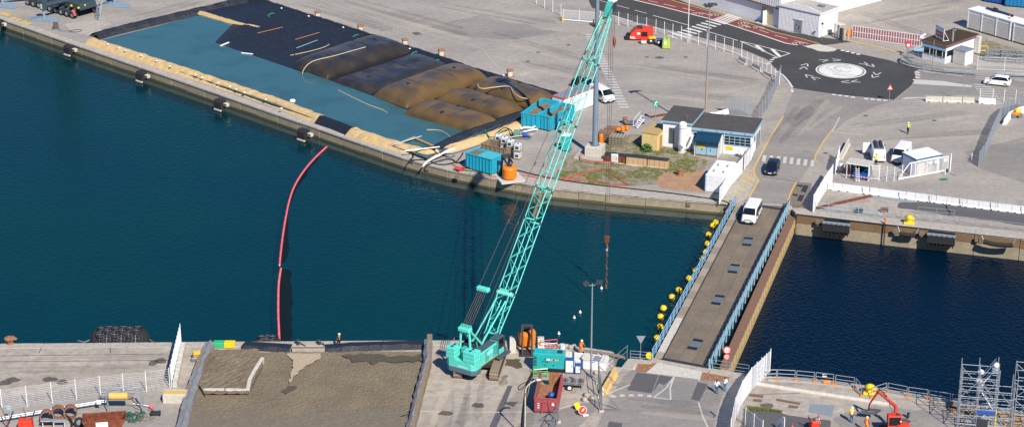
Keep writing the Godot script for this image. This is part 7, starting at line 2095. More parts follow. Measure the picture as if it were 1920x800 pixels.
func build_near_works()->void:
	# roller fender on the near quay, seen from the land side, in a notch of pale concrete
	roller_fender("orange roller fender on the near quay beside the crane",v3(1.64,0,-197.5),PI)
	for s in [-1,1]:solo("fender_plinth","sloping pale concrete plinth %s the near fender's frame"%["on the crane side of","on the generator side of"][(s+1)/2],"plinth",MB.new().ext(PackedVector2Array([Vector2(-1.3,0),Vector2(1.6,0),Vector2(1.6,0.75),Vector2(0.9,0.85),Vector2(-1.3,0.2)]),-0.35,0.35,Transform3D(Basis(Vector3.UP,PI/2),Vector3.ZERO)),mats.concrete_pale,v3(1.65,0,-197.77)+v3(s*1.55,0.03,0))
	# generator
	var g:=thing("generator","turquoise generator set on a black base beside the blue cabinets","generator",v3(4.01,0,-192.01)+v3(0,0,-0.7),-0.14)
	put(g,"housing",bv(0,1.3,0,3.4,1.75,1.35,0.06),mats.gen)
	put(g,"base",bv(0,0.22,0,3.3,0.42,1.25,0.03),mats.black)
	for i in 7:put(g,"louvre",bx(-1.45,0.75+i*0.17,0.69,0.36,0.07,0.04),mats.black)
	for x in [-1.1,-0.2,0.75,1.65]:put(g,"seam",bx(x,1.3,0.68,0.025,1.6,0.02),mats.turq_dark)
	for p in [[-0.35,1.55],[-0.35,1.25],[-0.35,0.85],[-0.6,1.25],[-0.1,1.25],[0.55,1.5],[0.55,0.85]]:put(g,"latch",bx(p[0],p[1],0.69,0.14,0.14,0.03),mats.steel_dark)
	put(g,"name_strip",bx(0.55,1.5,0.683,1.1,0.16,0.015),mats.sand)
	put(g,"name_panel",bx(-0.02,1.52,0.686,0.36,0.2,0.015),mats.white)
	put(g,"exhaust_grille",bv(1.15,2.19,0,0.55,0.06,0.7,0.02),mats.steel_dark)
	put(g,"lifting_eye",bx(0,2.22,0,0.5,0.1,0.12),mats.turq_dark)
	# white blue-framed cabinets
	var cab:=func(label:String,p:Vector3,w:float,h:float)->void:
		var t:=thing("switch_cabinet",label,"cabinet",p,-0.1)
		put(t,"body",bv(0,h/2+0.1,0,w,h,0.7,0.03),mats.blue)
		put(t,"door",bv(0,h/2+0.1,0.36,w-0.16,h-0.2,0.03,0.01),mats.white)
		for x in [-1,1]:put(t,"leg",bx(x*(w/2-0.05),0.06,0,0.1,0.12,0.7),mats.blue)
		put(t,"handle",bx(w*0.3,h/2+0.2,0.39,0.05,0.2,0.03),mats.steel_dark)
	cab.call("tall blue cabinet with a white door beside the generator",v3(6.19,0,-192.01),0.95,1.55)
	cab.call("short blue cabinet with a white door next to the tall one",v3(7.1,0,-191.88),0.65,0.95)
	for x in [-0.32,0.32]:solo("tube_upright","blue tube upright %s the short cabinet"%["before","behind"][int(x>0)],"frame",tb(v3(0,0,0),v3(0,1.25,0),0.035,5),mats.blue,v3(7.1,0,-191.88)+v3(x,0,-0.3))
	# low white pump house with profiled roof sheets
	pump_house(v3(7.73,0,-193.79),-0.2722,5.27)
	# green rack
	var gr:=thing("steel_rack","lime green tubular rack in front of the generator","rack",v3(3.03,0,-191.24))
	for z in [-0.4,0.4]:
		for y in [0.3,0.7]:put(gr,"rail",tb(v3(-0.75,y,z),v3(0.75,y,z),0.04,5),mt("rack_green",c8(90,200,60),0.5))
		for x in [-0.75,0,0.75]:put(gr,"leg",tb(v3(x,0,z),v3(x,0.75,z),0.04,5),mats.rack_green)
	put(gr,"pipes",MB.new().tube(v3(-0.7,0.75,0.1),v3(0.8,0.78,-0.1),0.09,6).tube(v3(-0.7,0.35,0),v3(0.8,0.35,0.2),0.1,6),mats.galv)
	# faded red skip with one leaf of its doors open
	var sk:=thing("waste_skip","faded red open skip with rusty inside and a blue bag","skip",v3(3.46,0,-182.57)+v3(0.35,0,-3.0),PI/2-0.11)
	red_skip(sk)
	var bag:=thing("rubbish_bag","blue rubbish bag in the faded red skip's corner","bag",v3(4.06,0,-185.31)+v3(0.05,0.65,0.3))
	put(bag,"bag",MB.new().ball(v3(0,0.25,0),v3(0.42,0.3,0.36),9,5),mats.blue)
	put(bag,"knot",MB.new().ball(v3(-0.1,0.55,0),v3(0.12,0.1,0.1),6,4),mats.blue)
	# trailer
	var tr:=thing("trailer","grey flatbed trailer with one white-rimmed wheel showing","trailer",v3(6.2,0,-188.11),-0.08)
	put(tr,"frame",bv(0,0.6,-0.5,2.4,0.12,1.4,0.02),mats.steel_grey)
	for i in 6:put(tr,"slat",bx(-1.0+i*0.4,0.7,-0.5,0.2,0.06,1.4),mats.rust_red if i%2 else mats.galv)
	for z in [0.25,-1.25]:
		put(tr,"side_rail",bx(0,0.85,z,2.4,0.07,0.06),mats.galv)
		var w:=put(tr,"wheel",MB.new().lathe([Vector2(0.01,-0.09),Vector2(0.33,-0.09),Vector2(0.35,0),Vector2(0.33,0.09),Vector2(0.01,0.09)],16,Transform3D(Basis(Vector3.RIGHT,PI/2),v3(-0.1,0.35,z+(0.16 if z>0 else -0.16)))),mats.rubber)
		put(w,"rim",MB.new().lathe([Vector2(0.2,0.1),Vector2(0.17,0.12),Vector2(0.01,0.11)],12,Transform3D(Basis(Vector3.RIGHT,PI/2),v3(-0.1,0.35,z+(0.16 if z>0 else -0.16)))),mats.white)
	put(tr,"tail_board",MB.new().bev(v3(1.35,0.75,-0.5),v3(0.06,0.8,1.5),0.01,Basis(Vector3.FORWARD,0.2)),mats.galv)
	put(tr,"drawbar",MB.new().tube(v3(-1.2,0.55,-0.9),v3(-2.2,0.45,-0.5),0.05,5).tube(v3(-1.2,0.55,-0.1),v3(-2.2,0.45,-0.5),0.05,5),mats.steel_grey)
	# curved street lamp
	var lp:=thing("street_lamp","curved street lamp over the faded red skip","street lamp",v3(1.29,0,-177.18))
	put(lp,"pole",MB.new().path(smooth_path([v3(0,0,0),v3(0.02,3.0,0),v3(0.05,5.0,0),v3(0.12,5.7,0),v3(0.55,6.25,0),v3(1.05,6.55,0)],0.4),0.075,7),mats.concrete_pale)
	put(lp,"head",MB.new().ball(v3(1.3,6.62,0),v3(0.38,0.1,0.16),12,6),mats.white)
	put(lp,"collar",tb(v3(0.05,4.9,0),v3(0.06,5.2,0),0.12,8),mats.rust)
	# lamp mast at the quay
	lamp_mast("slim grey lamp mast with two floodlights behind the white cabinets",v3(8.45,0,-190.99),10.9,0.11,mats.galv,2,0.2)
	# signs on the ground
	var ne:=thing("road_sign","round red no-entry sign leaning low on a white foot","sign",v3(7.41,0,-182.1),0.25)
	put(ne,"disc",MB.new().lathe([Vector2(0.42,-0.02),Vector2(0.42,0.02),Vector2(0.01,0.02)],20,Transform3D(Basis(Vector3.RIGHT,PI/2-0.2),v3(-0.15,0.65,0))),mats.red)
	put(ne,"bar",MB.new().box(v3(-0.15,0.65,0.03),v3(0.56,0.13,0.02),Basis(Vector3.BACK,0.9)*Basis(Vector3.RIGHT,-0.1)),mats.white)
	put(ne,"rim",MB.new().lathe([Vector2(0.46,-0.015),Vector2(0.46,0.015),Vector2(0.4,0.015)],20,Transform3D(Basis(Vector3.RIGHT,PI/2-0.2),v3(-0.15,0.65,0))),mats.white)
	put(ne,"foot",bv(0.15,0.08,0.1,0.6,0.16,0.3,0.04),mats.white)
	var ys:=thing("road_sign","yellow square sign leaning on the ground beside the no-entry sign","sign",v3(6.78,0,-183.28),0.2)
	put(ys,"panel",MB.new().bev(v3(0,0.5,0),v3(0.55,0.75,0.04),0.01,Basis(Vector3.BACK,0.35)*Basis(Vector3.RIGHT,-0.25)),mats.yellow)
	put(ys,"stand",tb(v3(0,0,-0.4),v3(0,0.6,-0.05),0.03,5),mats.steel_dark)
	# painted barrier block
	var pb:=thing("concrete_barrier","long barrier block with faded yellow and pink paint","barrier",v3(10.3,0,-188.98),1.2671)
	var pl:=v3(9.57,0,-186.64).distance_to(v3(11.1,0,-191.5))
	put(pb,"body",MB.new().ext(PackedVector2Array([Vector2(-0.35,0),Vector2(0.35,0),Vector2(0.16,0.4),Vector2(0.11,0.95),Vector2(-0.11,0.95),Vector2(-0.16,0.4)]),-pl/2,pl/2,Transform3D(Basis(Vector3.UP,PI/2),Vector3.ZERO)),mt("faded_yellow",c8(224,190,112),0.85,0,"concrete",1.6))
	put(pb,"paint_patch",MB.new().box(v3(-pl*0.12,0.62,0.20),v3(pl*0.5,0.34,0.02),Basis(Vector3.RIGHT,-0.1)),mt("faded_pink",c8(222,170,150),0.85,0,"concrete",1.2))
	put(pb,"end_cap",bv(-pl/2-0.03,0.5,0,0.05,0.7,0.24,0.01),mats.white)
	# site fence panels with raking stays
	stay_fence("dark wire site fence with raking stays by the painted barrier",[v3(9.25,0,-182.92),v3(9.17,0,-189.23)],2.6)
	stay_fence("dark wire site fence with raking stays before the red skip",[v3(4.74,0,-180.59),v3(3.87,0,-177.41)],2.2)
	# red and white hinged barrier on the quay
	var rb:=thing("safety_barrier","red and white pipe barrier at the water behind the generator","barrier",v3(4.05,0,-197.64),0.18)
	for y in [0.25,0.7,1.15]:put(rb,"rail",tb(v3(-0.95,y,0),v3(0.95,y,0),0.045,6),mats.coral if y != 0.7 else mats.white)
	for x in [-0.95,0.0,0.95]:put(rb,"post",tb(v3(x,0,0),v3(x,1.2,0),0.045,6),mats.red)
	cone(v3(4.39,0,-196.7),"orange and white cone in front of the red pipe barrier",1.2)
	# hoses, rope heaps, rocks at the edge
	cable("thick black hose lying straight beside the red skip",[v3(2.41,0.12,-192.02),v3(1.93,0.12,-190.25),v3(1.58,0.12,-187.75),v3(1.33,0.12,-184.12),v3(1.14,0.12,-180.6),v3(1.07,0.12,-177.18)],0.17,mats.rubber)
	cable("thin black cable looped on the concrete by the thick hose",[v3(1.99,0.05,-190.13),v3(1.47,0.05,-189.63),v3(0.79,0.05,-188.88),v3(0.68,0.05,-187.89),v3(1.13,0.05,-188.14),v3(1.59,0.05,-189.63)],0.04,mats.rubber,"cable","cable")
	cable("thick brown pipe along the near quay's edge behind the pump house",[v3(7.95,0.3,-196.62),v3(9.33,0.3,-196.22),v3(11.05,0.3,-195.56),v3(12.3,0.3,-194.9)],0.22,mats.concrete_dark,"pipe","pipe")
	var rk:=0
	for p in [v3(4.09,0.1,-196.76),v3(4.67,0.1,-196.23),v3(6,0.1,-198.1),v3(6.46,0.1,-197.83),v3(6.82,0.1,-198.1),v3(9.57,0.1,-196.23),v3(9.04,0.1,-191.55),v3(7.83,0.1,-186.32),v3(8.36,0.1,-185.6),v3(7.57,0.1,-185.36)]:
		solo("rubble_stone","rough grey stone "+["by the orange cone","behind the white vent","at the edge behind the roof sheets","beside the turquoise bag","next to the worker's feet","on the brown bank","below the lamp mast","at the fence foot","largest at the fence foot","smallest at the fence foot"][rk],"stone",MB.new().ball(v3(0,0.1,0),v3(rng.randf_range(0.25,0.5),0.25,0.3),7,4),mats.concrete,p,rng.randf()*3,"loose stones on the near quay")
		rk+=1
	var tb2:=thing("tool_bag","small turquoise bag on the quay edge behind the worker","bag",v3(6.71,0,-198.04))
	put(tb2,"bag",bv(0,0.2,0,0.6,0.4,0.35,0.1),mats.gen)
	put(tb2,"handle",MB.new().path([v3(-0.2,0.38,0),v3(0,0.55,0),v3(0.2,0.38,0)],0.025,5),mats.black)
	struct("brown_bank",flat(ragged([v3(5.07,0,-198.58),v3(7.93,0,-197.77),v3(11.98,0,-196.44),v3(10.94,0,-193.03),v3(10.13,0,-194.33),v3(5.83,0,-195.91)],0.6,0.2,71),0.02),mats.concrete_dark)
	# white buoys on the water, with one at the hoist
	var bn:=["closest to the quay, behind the red pipe barrier","middle one of the three loose floats","farthest of the three loose floats","below the hook's weighted line"]
	var i:=0
	for p in [v3(5.34,-1.6,-204.81),v3(7.22,-1.6,-209.11),v3(7.95,-1.6,-210.57),v3(10.72,-1.6,-217.39)]:
		var t:=thing("buoy","small white buoy "+bn[i],"buoy",p,0.0,"small white buoys near the quay")
		put(t,"float",MB.new().ball(v3(0,0.12,0),v3(0.17,0.16,0.17)),mats.white)
		put(t,"top",MB.new().lathe([Vector2(0.09,0.24),Vector2(0.04,0.38),Vector2(0.01,0.42)],8),mats.white)
		i+=1
	# yellow buoys strung beside the bridge
	var yn:=["first from the near quay","second from the near quay","third from the near quay","fourth from the near quay","fifth from the near quay","sixth from the near quay","seventh from the near quay","eighth, close under the railing","ninth, close under the railing","tenth, close under the railing","eleventh, near the far quay","twelfth, near the far quay","leaning one by the far quay wall","last one at the far quay wall"]
	i=0
	for p in [v3(16.39,-1.45,-203.24),v3(16.96,-1.45,-206.19),v3(17.21,-1.45,-208.93),v3(17.71,-1.45,-211.28),v3(18.94,-1.45,-214.44),v3(19.89,-1.45,-216.43),v3(21.41,-1.45,-219.88),v3(22.39,-1.45,-222.29),v3(23.47,-1.45,-225.73),v3(24.1,-1.45,-227.91),v3(24.61,-1.45,-230.63),v3(25.02,-1.45,-233.6),v3(25.84,-1.45,-236.62),v3(26.32,-1.45,-237.71)]:
		var t:=thing("string_buoy","round yellow buoy of the string beside the bridge, "+yn[i],"buoy",p,rng.randf()*3,"yellow buoys strung beside the bridge")
		put(t,"float",MB.new().lathe([Vector2(0.01,-0.36),Vector2(0.25,-0.3),Vector2(0.4,-0.08),Vector2(0.4,0.12),Vector2(0.26,0.34),Vector2(0.01,0.4)],14,Transform3D(Basis(Vector3.BACK,0.35),v3(0,0.12,0))),mats.yellow)
		put(t,"band",MB.new().lathe([Vector2(0.405,-0.04),Vector2(0.42,0.0),Vector2(0.42,0.06),Vector2(0.405,0.1)],14,Transform3D(Basis(Vector3.BACK,0.35),v3(0,0.12,0))),mats.steel_dark)
		i+=1
	cable("dark chain linking the yellow buoys beside the bridge",[v3(15.87,-1.56,-200.85),v3(16.37,-1.56,-202.91),v3(16.96,-1.56,-206.14),v3(17.27,-1.56,-208.87),v3(17.8,-1.56,-211.22),v3(19.04,-1.56,-214.38),v3(20.01,-1.56,-216.37),v3(21.5,-1.56,-219.81),v3(22.48,-1.56,-222.21),v3(23.57,-1.56,-225.65),v3(24.23,-1.56,-227.83),v3(24.74,-1.56,-230.55),v3(25.15,-1.56,-233.51),v3(25.98,-1.56,-236.53),v3(26.94,-1.56,-238.7)],0.05,mats.steel_dark,"chain","chain")
	var lb:=thing("life_buoy","yellow lifebuoy box on the railing by the bridge's near end","lifebuoy",v3(14.91,0,-194.85)+v3(0,0.7,0.1),0.2)
	put(lb,"case",MB.new().lathe([Vector2(0.36,-0.1),Vector2(0.4,0),Vector2(0.36,0.1),Vector2(0.01,0.12)],14,Transform3D(Basis(Vector3.RIGHT,PI/2),Vector3.ZERO)),mats.yellow)
	put(lb,"bracket",bx(0,-0.3,-0.08,0.1,0.7,0.06),mats.galv)
	# traffic signs by the bridge
	road_sign("give-way sign seen from behind at the quay railing",v3(14,0,-195.12),2.5,1.0,0.95,"yield_back",0.0)
	var rs:=thing("road_sign","pole with a large weight-limit disc above a small speed disc","sign",v3(23.04,0,-192.52),-0.05)
	put(rs,"pole",tb(v3(0,0,0),v3(0,2.9,0),0.04,6),mats.galv)
	ring_sign(rs,v3(0.06,2.45,0.06),0.44,"12,2t",0.3)
	ring_sign(rs,v3(0.06,1.65,0.06),0.34,"20",0.4)
	var bp:=thing("delineator","short galvanised post on a plate beside the pavement","post",v3(21.05,0,-181.87))
	put(bp,"post",bx(0,0.6,0,0.12,1.2,0.12),mats.galv)
	put(bp,"plate",bv(0,0.03,0,0.6,0.06,0.5,0.01),mats.steel_grey)

func stay_fence(label:String,p:Array,h:float)->void:
	var t:=thing("site_fence",label,"fence",p[0])
	var o:Vector3=p[0]
	var a:=v3(0,0,0)
	var b:Vector3=p[1]-o
	var m:Material=mats.steel_grey
	for q in [a,a.lerp(b,0.5),b]:
		put(t,"post",bx(q.x,h/2,q.z,0.11,h,0.11),m)
		put(t,"foot",bv(q.x,0.1,q.z,0.5,0.2,0.4,0.03),mats.concrete_pale)
	for y in [0.25,h*0.5,h-0.05]:put(t,"rail",tb(a+v3(0,y,0),b+v3(0,y,0),0.035,5),m)
	var side:=Vector3(b.z,0,-b.x).normalized()*-2.0
	for u in [0.05,0.95]:
		var q:=a.lerp(b,u)
		put(t,"stay",tb(q+v3(0,h*0.9,0),q+side+v3(0,0.05,0),0.045,5),m)
		put(t,"stay",tb(q+v3(0,0.3,0),q+side+v3(0,0.05,0),0.035,5),m)
	var w:=MB.new()
	for i in 22:w.tube(a.lerp(b,i/21.0)+v3(0,0.25,0),a.lerp(b,i/21.0)+v3(0,h-0.05,0),0.006,3)
	put(t,"mesh_panel",w,m)

func pump_house(at:Vector3,turn:float,l:float)->void:
	var t:=thing("pump_house","long low white pump house with partly missing roof sheets","building",at,turn)
	put(t,"front_wall",bv(0,0.5,0.8,l,1.0,0.14,0.02),mats.white)
	put(t,"back_wall",bv(0,0.5,-0.8,l,1.0,0.14,0.02),mats.white)
	for s in [-1,1]:put(t,"end_wall",bv(s*(l/2-0.07),0.5,0,0.14,1.0,1.46,0.02),mats.white)
	put(t,"floor",bx(0,0.1,0,l-0.2,0.1,1.5),mats.concrete_dark)
	for r in [[-0.52,-0.30],[-0.03,0.17],[0.17,0.22],[0.36,0.5]]:
		var w:float=(r[1]-r[0])*l
		var x:float=(r[0]+r[1])/2*l
		var m:=MB.new().box(v3(0,0.02,0),v3(w-0.05,0.04,1.8))
		for i in int(w/0.3):m.box(v3(-w/2+(i+0.5)*0.3,0.07,0),v3(0.12,0.07,1.8))
		put(t,"roof_sheet",m,mats.white_dirty,v3(x,1.02,0),rng.randf_range(-0.03,0.03))
	put(t,"loose_sheet",MB.new().bev(v3(0.27*l,0.97,0.1),v3(0.9,0.04,1.6),0.01,Basis(Vector3.UP,0.3)),mats.galv)
	var v:=thing("vent_pipe","stout white vent pipe rising behind the generator","pipe",at+Basis(Vector3.UP,turn)*v3(-l/2+0.35,0,0.3),turn)
	put(v,"pipe",tb(v3(0,0.1,0),v3(0,2.3,0),0.3,16),mats.white)
	put(v,"cap",MB.new().lathe([Vector2(0.32,2.25),Vector2(0.32,2.32),Vector2(0.01,2.36)],16),mats.white_dirty)

func red_skip(t:Node3D)->void:
	# local x runs along the skip; the near end is at -x
	var l:=6.0
	var w:=2.35
	var h:=1.7
	var m:=mt("skip_red",c8(158,74,78),0.75,0,"grime",1.4)
	for s in [-1,1]:
		put(t,"side_wall",bv(0,h/2+0.1,s*(w/2),l,h-0.2,0.09,0.02),m)
		put(t,"side_lining",bx(0,h/2+0.1,s*(w/2-0.06),l-0.2,h-0.35,0.02),mats.rust)
		for i in 7:put(t,"rib",bx(-l/2+(i+0.5)*l/7,h/2,s*(w/2+0.08),0.14,h-0.4,0.1),m)
		put(t,"top_rail",bv(0,h,s*(w/2),l,0.13,0.15,0.02),m)
	put(t,"end_wall",bv(-l/2,h/2+0.1,0,0.09,h-0.2,w,0.02),m)
	put(t,"top_rail",bv(-l/2,h,0,0.15,0.128,w-0.16,0.02),m)
	for z in [-0.35,0.35]:put(t,"end_rib",MB.new().bev(v3(-l/2-0.1,h/2,z),v3(0.12,h-0.1,0.14),0.02,Basis(Vector3.RIGHT,-z*0.35)),m)
	put(t,"end_bar",bv(-l/2-0.08,h-0.35,0,0.1,0.16,w,0.02),m)
	for y in [1.15,0.9,0.65]:put(t,"notice",bx(-l/2-0.06,y,-0.75,0.02,0.1,0.2),mats.white)
	put(t,"notice",bx(-l/2-0.16,1.15,0.75,0.02,0.3,0.25),mats.white)
	put(t,"floor",bv(0,0.3,0,l-0.1,0.1,w-0.1),mats.rust)
	put(t,"door_leaf",bv(l/2-0.55,h/2+0.15,-w/2+0.12,1.4,h,0.08,0.02),mats.rust)
	put(t,"door_leaf",MB.new().bev(v3(l/2-0.2,h/2+0.15,w/2-0.75),v3(0.08,h,1.3),0.02),mats.rust)
	for s in [-1,1]:put(t,"skid",bx(0,0.12,s*0.5,l-0.3,0.22,0.16),mats.steel_dark)

func build_right_quay()->void:
	# white fence with a concrete flap by the bridge
	mesh_fence("perimeter_fence","tall white slatted fence from the bridge end to the frame's bottom",[v3(26.86,0,-190.36),v3(25.19,0,-187.62),v3(23.91,0,-184.59),v3(22.8,0,-180.82),v3(21.9,0,-176.29)],2.7,2.2,mats.white,0.1,0.03)
	mesh_fence("perimeter_fence","white fence wing overhanging the dock beside the tall slatted fence",[v3(25.91,0,-188.98),v3(27.17,0,-190.99),v3(27.76,0,-192.14)],2.7,1.5,mats.white,0.12,0.022)
	mesh_fence("perimeter_fence","white mesh fence at the frame's bottom beside the grass strip",[v3(22.83,0,-181.63),v3(23.8,0,-180.01),v3(25.21,0,-177.18)],2.0,2.0,mats.white,0.14,0.016)
	# barrier panels on orange feet
	var bn:=["nearest the white slatted fence","second along the dock edge","with the orange lamp set","before the gap with the yellow bollard","angled in towards the bollard","angled out from the bollard","first beyond the excavator's boom","second beyond the excavator's boom","beside the scaffold","behind the scaffold stair","beyond the scaffold stair"]
	var pts:=[[v3(26.39,0,-190.23),v3(28.23,0,-190.36)],[v3(28.34,0,-190.36),v3(30.2,0,-190.17)],[v3(30.36,0,-190.11),v3(32.18,0,-189.73)],[v3(32.35,0,-189.73),v3(34.15,0,-189.23)],[v3(34.36,0,-189.11),v3(36.24,0,-188.48)],[v3(36.39,0,-188.36),v3(36.71,0,-186.52)],[v3(37.66,0,-186.15),v3(39.41,0,-187.25)],[v3(39.58,0,-187.25),v3(41.44,0,-186.4)],[v3(41.59,0,-186.28),v3(43.48,0,-185.67)],[v3(43.63,0,-185.55),v3(45.65,0,-184.83)],[v3(45.85,0,-184.71),v3(48.09,0,-183.75)]]
	var pn:=0
	for q in pts:
		var a:Vector3=q[0]
		var b:Vector3=q[1]
		var t:=thing("pedestrian_barrier","grey pipe barrier on orange feet "+bn[pn],"barrier",a,0.0,"grey pipe barriers along the dock")
		var d:=b-a
		for y in [0.22,0.68,1.15]:put(t,"rail",tb(v3(0,y,0),d+v3(0,y,0),0.04,6),mats.galv)
		for u in [0.0,1.0]:
			put(t,"post",tb(d*u,d*u+v3(0,1.15,0),0.045,6),mats.galv)
			put(t,"foot",bv(d.x*u,0.06,d.z*u,0.3,0.13,0.5,0.03),mats.orange)
		pn+=1
	# yellow mooring bollards
	big_bollard("big yellow mooring bollard in the gap of the pipe barriers",v3(37.63,0,-187.01))
	big_bollard("yellow mooring bollard on the far dock edge above the rubber fenders",v3(50.51,0,-234.17))
	var lo:=thing("warning_lamp","orange and white warning board set hanging on a pipe barrier","lamp",v3(33.26,0,-189.73))
	put(lo,"board",bv(0,0.85,0.08,0.5,0.4,0.08,0.02),mats.white)
	put(lo,"stripes",bx(0,0.85,0.13,0.5,0.1,0.02),mats.black)
	put(lo,"foot",bv(0.25,0.15,0.2,0.9,0.3,0.5,0.1),mats.orange)
	# drains and plates in the apron
	for q in [[v3(25.12,0,-187.01),v3(26.48,0,-186.64),v3(26.3,0,-186.03),v3(24.89,0,-186.4)],[v3(25.34,0,-185.91),v3(26.2,0,-185.67),v3(26.02,0,-185.07),v3(25.1,0,-185.31)],[v3(27.74,0,-185.91),v3(30.12,0,-184.95),v3(29.94,0,-184.47),v3(27.57,0,-185.43)],[v3(28.83,0,-184.47),v3(29.8,0,-184.23),v3(29.61,0,-183.63),v3(28.65,0,-183.87)]]:struct("drain_cover",flat(q,0.016),mt("drain",c8(124,96,80),0.9,0,"concrete",1.4))
	struct("floor_plate",flat([v3(31.09,0,-184.71),v3(33.53,0,-184.35),v3(32.94,0,-181.87),v3(30.62,0,-182.92)],0.018),mt("plate_blue",c8(140,150,158),0.6,0,"concrete",2.0))
	struct("floor_plate",flat([v3(47.05,0,-244.37),v3(52.57,0,-242.65),v3(52.04,0,-241.32),v3(47.32,0,-243.03)],0.018),mats.plate_blue)
	struct("rail_beam",MB.new().path([v3(25.92,0.05,-189.13),v3(30.35,0.05,-187.52),v3(35.68,0.05,-185.69),v3(39.86,0.05,-184.13)],0.3,4),mats.concrete_pale)
	solo("rusty_beam","long rust-brown steel plate lying across the far dock apron","beam",MB.new().bev(v3(0,0.06,0),v3(v3(39.31,0,-238.9).distance_to(v3(47.13,0,-243.6)),0.1,0.7),0.02),mats.rust_red,(v3(39.74,0,-239.45)+v3(47.13,0,-243.6))*0.5,0.5110)
	struct("grass_strip",flat(ragged([v3(24.06,0,-183.4),v3(24.58,0,-184.11),v3(28,0,-183.16),v3(27.83,0,-182.69),v3(24.72,0,-183.4),v3(24.26,0,-182.22)],0.4,0.2,81),0.02),mt("grass_green",c8(106,130,56),0.95,0,"soil",1.2))
	# railing of the far dock edge
	railing("edge_railing","long pale blue pipe railing along the far dock edge",[v3(39.15,0,-238.71),v3(42.55,0,-237.52),v3(46.44,0,-236.15),v3(47.84,0,-235.61)],1.15,[0.1,0.6,1.1],1.9,mats.blue_pale,0.035)
	railing("edge_railing","long grey pipe railing above the far dock's rubber fenders",[v3(48.24,0,-236.33),v3(53.02,0,-234.89),v3(58.79,0,-233.28),v3(65.04,0,-231.16)],1.15,[0.1,0.6,1.1],1.9,mats.galv,0.035)
	railing("edge_railing","short inner grey pipe railing set back on the far dock",[v3(52.24,0,-237.24),v3(56.68,0,-236.15)],1.1,[0.55,1.05],1.9,mats.galv,0.03)
	for d in [[v3(44.82,0,-237.98),"dark open valve box on the far dock behind the railing"],[v3(48.08,0,-238.16),"rusty cube on the far dock by the railing"]]:
		var t:=thing("valve_box",d[1],"box",d[0],-0.1)
		put(t,"box",bv(0,0.25,0,0.9,0.5,0.5,0.03),mats.rust_red if d[0].x>47 else mats.steel_dark)
		put(t,"lid",bv(0,0.53,0,1.0,0.06,0.6,0.01),mats.steel_grey)
	cable("black cable drooping from the wall blocks over the far dock apron",[v3(56.76,0.1,-241.64),v3(56.4,0.1,-239.2),v3(56.51,0.1,-237.73),v3(56.09,0.1,-236.63)],0.05,mats.rubber,"cable","cable")
	# rubber fender racks and pipes on the far dock wall
	var rn:=["closest to the bridge","second from the bridge"]
	var k:=0
	for p in [[v3(41.4,-0.4,-235.68),-0.12],[v3(54.06,-0.4,-231.78),-0.12]]:
		var t:=thing("dock_fender","black rubber fender rack with pale clamps, "+rn[k],"fender",p[0]+v3(0,0,0.75),-0.28,"rubber fender racks on the far dock wall")
		put(t,"panel",bv(0,-0.5,0,3.5,1.1,0.5,0.05),mats.rubber)
		put(t,"frame",bx(0,0.12,0,3.6,0.1,0.6),mats.galv)
		for i in 6:put(t,"clamp",bv(-1.6+i*0.64,0.16,0.26,0.3,0.3,0.16,0.02),mats.galv)
		for i in 7:put(t,"tooth",bv(-1.5+i*0.5,-1.25,0.05,0.16,0.5,0.3,0.04),mats.black)
		put(t,"backing",bv(0,-0.6,-0.6,3.3,1.5,0.9,0.03),mats.black)
		put(t,"chain",tb(v3(1.7,-0.2,0),v3(1.9,-1.0,0.1),0.04,5),mats.galv)
		k+=1
	for d in [[v3(50.12,-0.9,-233.16),2.0,"short black rubber log fender below the yellow bollard",0.0],[v3(60.78,-0.7,-229.55),3.6,"long curved black rubber log fender hung by ropes",0.25]]:
		var t:=thing("log_fender",d[2],"fender",d[0]+v3(0,0,0.55),-0.28)
		var l:float=d[1]
		put(t,"log",MB.new().path([v3(-l/2,d[3],0),v3(-l/4,0.05,0.05),v3(0,0,0.08),v3(l/4,0.02,0.05),v3(l/2,d[3]*0.5,0)],0.3,9),mats.rubber)
		for s in [-1,1]:put(t,"rope",tb(v3(s*l*0.48,0.2,0),v3(s*(l*0.5+0.3),0.9,-0.3),0.05,5),mats.galv)
	var pp:=thing("level_gauge","dark vertical gauge pipe with an orange head on the far dock wall","pipe",v3(47.46,0,-234.17)+v3(0,0,0.25))
	put(pp,"pipe",tb(v3(0,-3.0,0),v3(0,0.3,0),0.09,7),mats.steel_dark)
	put(pp,"head",tb(v3(0,0.1,0),v3(0,0.9,0),0.12,7),mats.orange)
	var rc:=["by the first rubber rack","left of the yellow bollard's rust","beside the second rubber rack","above the curved log fender"]
	k=0
	for p in [v3(39.28,-0.7,-236.42),v3(48.65,-0.7,-233.38),v3(51.87,-0.7,-232.5),v3(58.47,-0.7,-230.58)]:
		solo("mooring_recess","square mooring recess in the far dock wall "+rc[k].replace("left of","next to"),"recess",MB.new().bev(v3(0,0,0),v3(0.62,0.62,0.16),0.04).box(v3(0,0,0.02),v3(0.3,0.3,0.16)),mats.concrete_dark,p+v3(0,0,0.08),-0.28,"mooring recesses in the far dock wall")
		k+=1
	excavator()
	scaffold()
	# small machines near the bottom
	var om:=thing("plate_machine","orange ground machine cut by the frame's bottom","machine",v3(30.67,0,-178.99),0.3)
	put(om,"body",bv(0,0.7,0,0.9,0.8,0.7,0.1),mats.red)
	put(om,"engine",bv(0.2,1.2,0,0.5,0.35,0.5,0.08),mats.steel_grey)
	put(om,"handle",MB.new().path([v3(-0.3,0.8,-0.3),v3(-0.6,1.5,-0.3),v3(-0.6,1.5,0.3),v3(-0.3,0.8,0.3)],0.04,5),mats.steel_dark)
	cone(v3(31.33,0,-180.59),"orange and white cone beside the orange ground machine",1.3)
	cone(v3(28.45,0,-178.99),"red and white cone at the frame's bottom edge",1.0)
	var wp:=thing("steel_plate","pale steel plate standing on edge at the frame's bottom","plate",v3(27.23,0,-178.76),1.9)
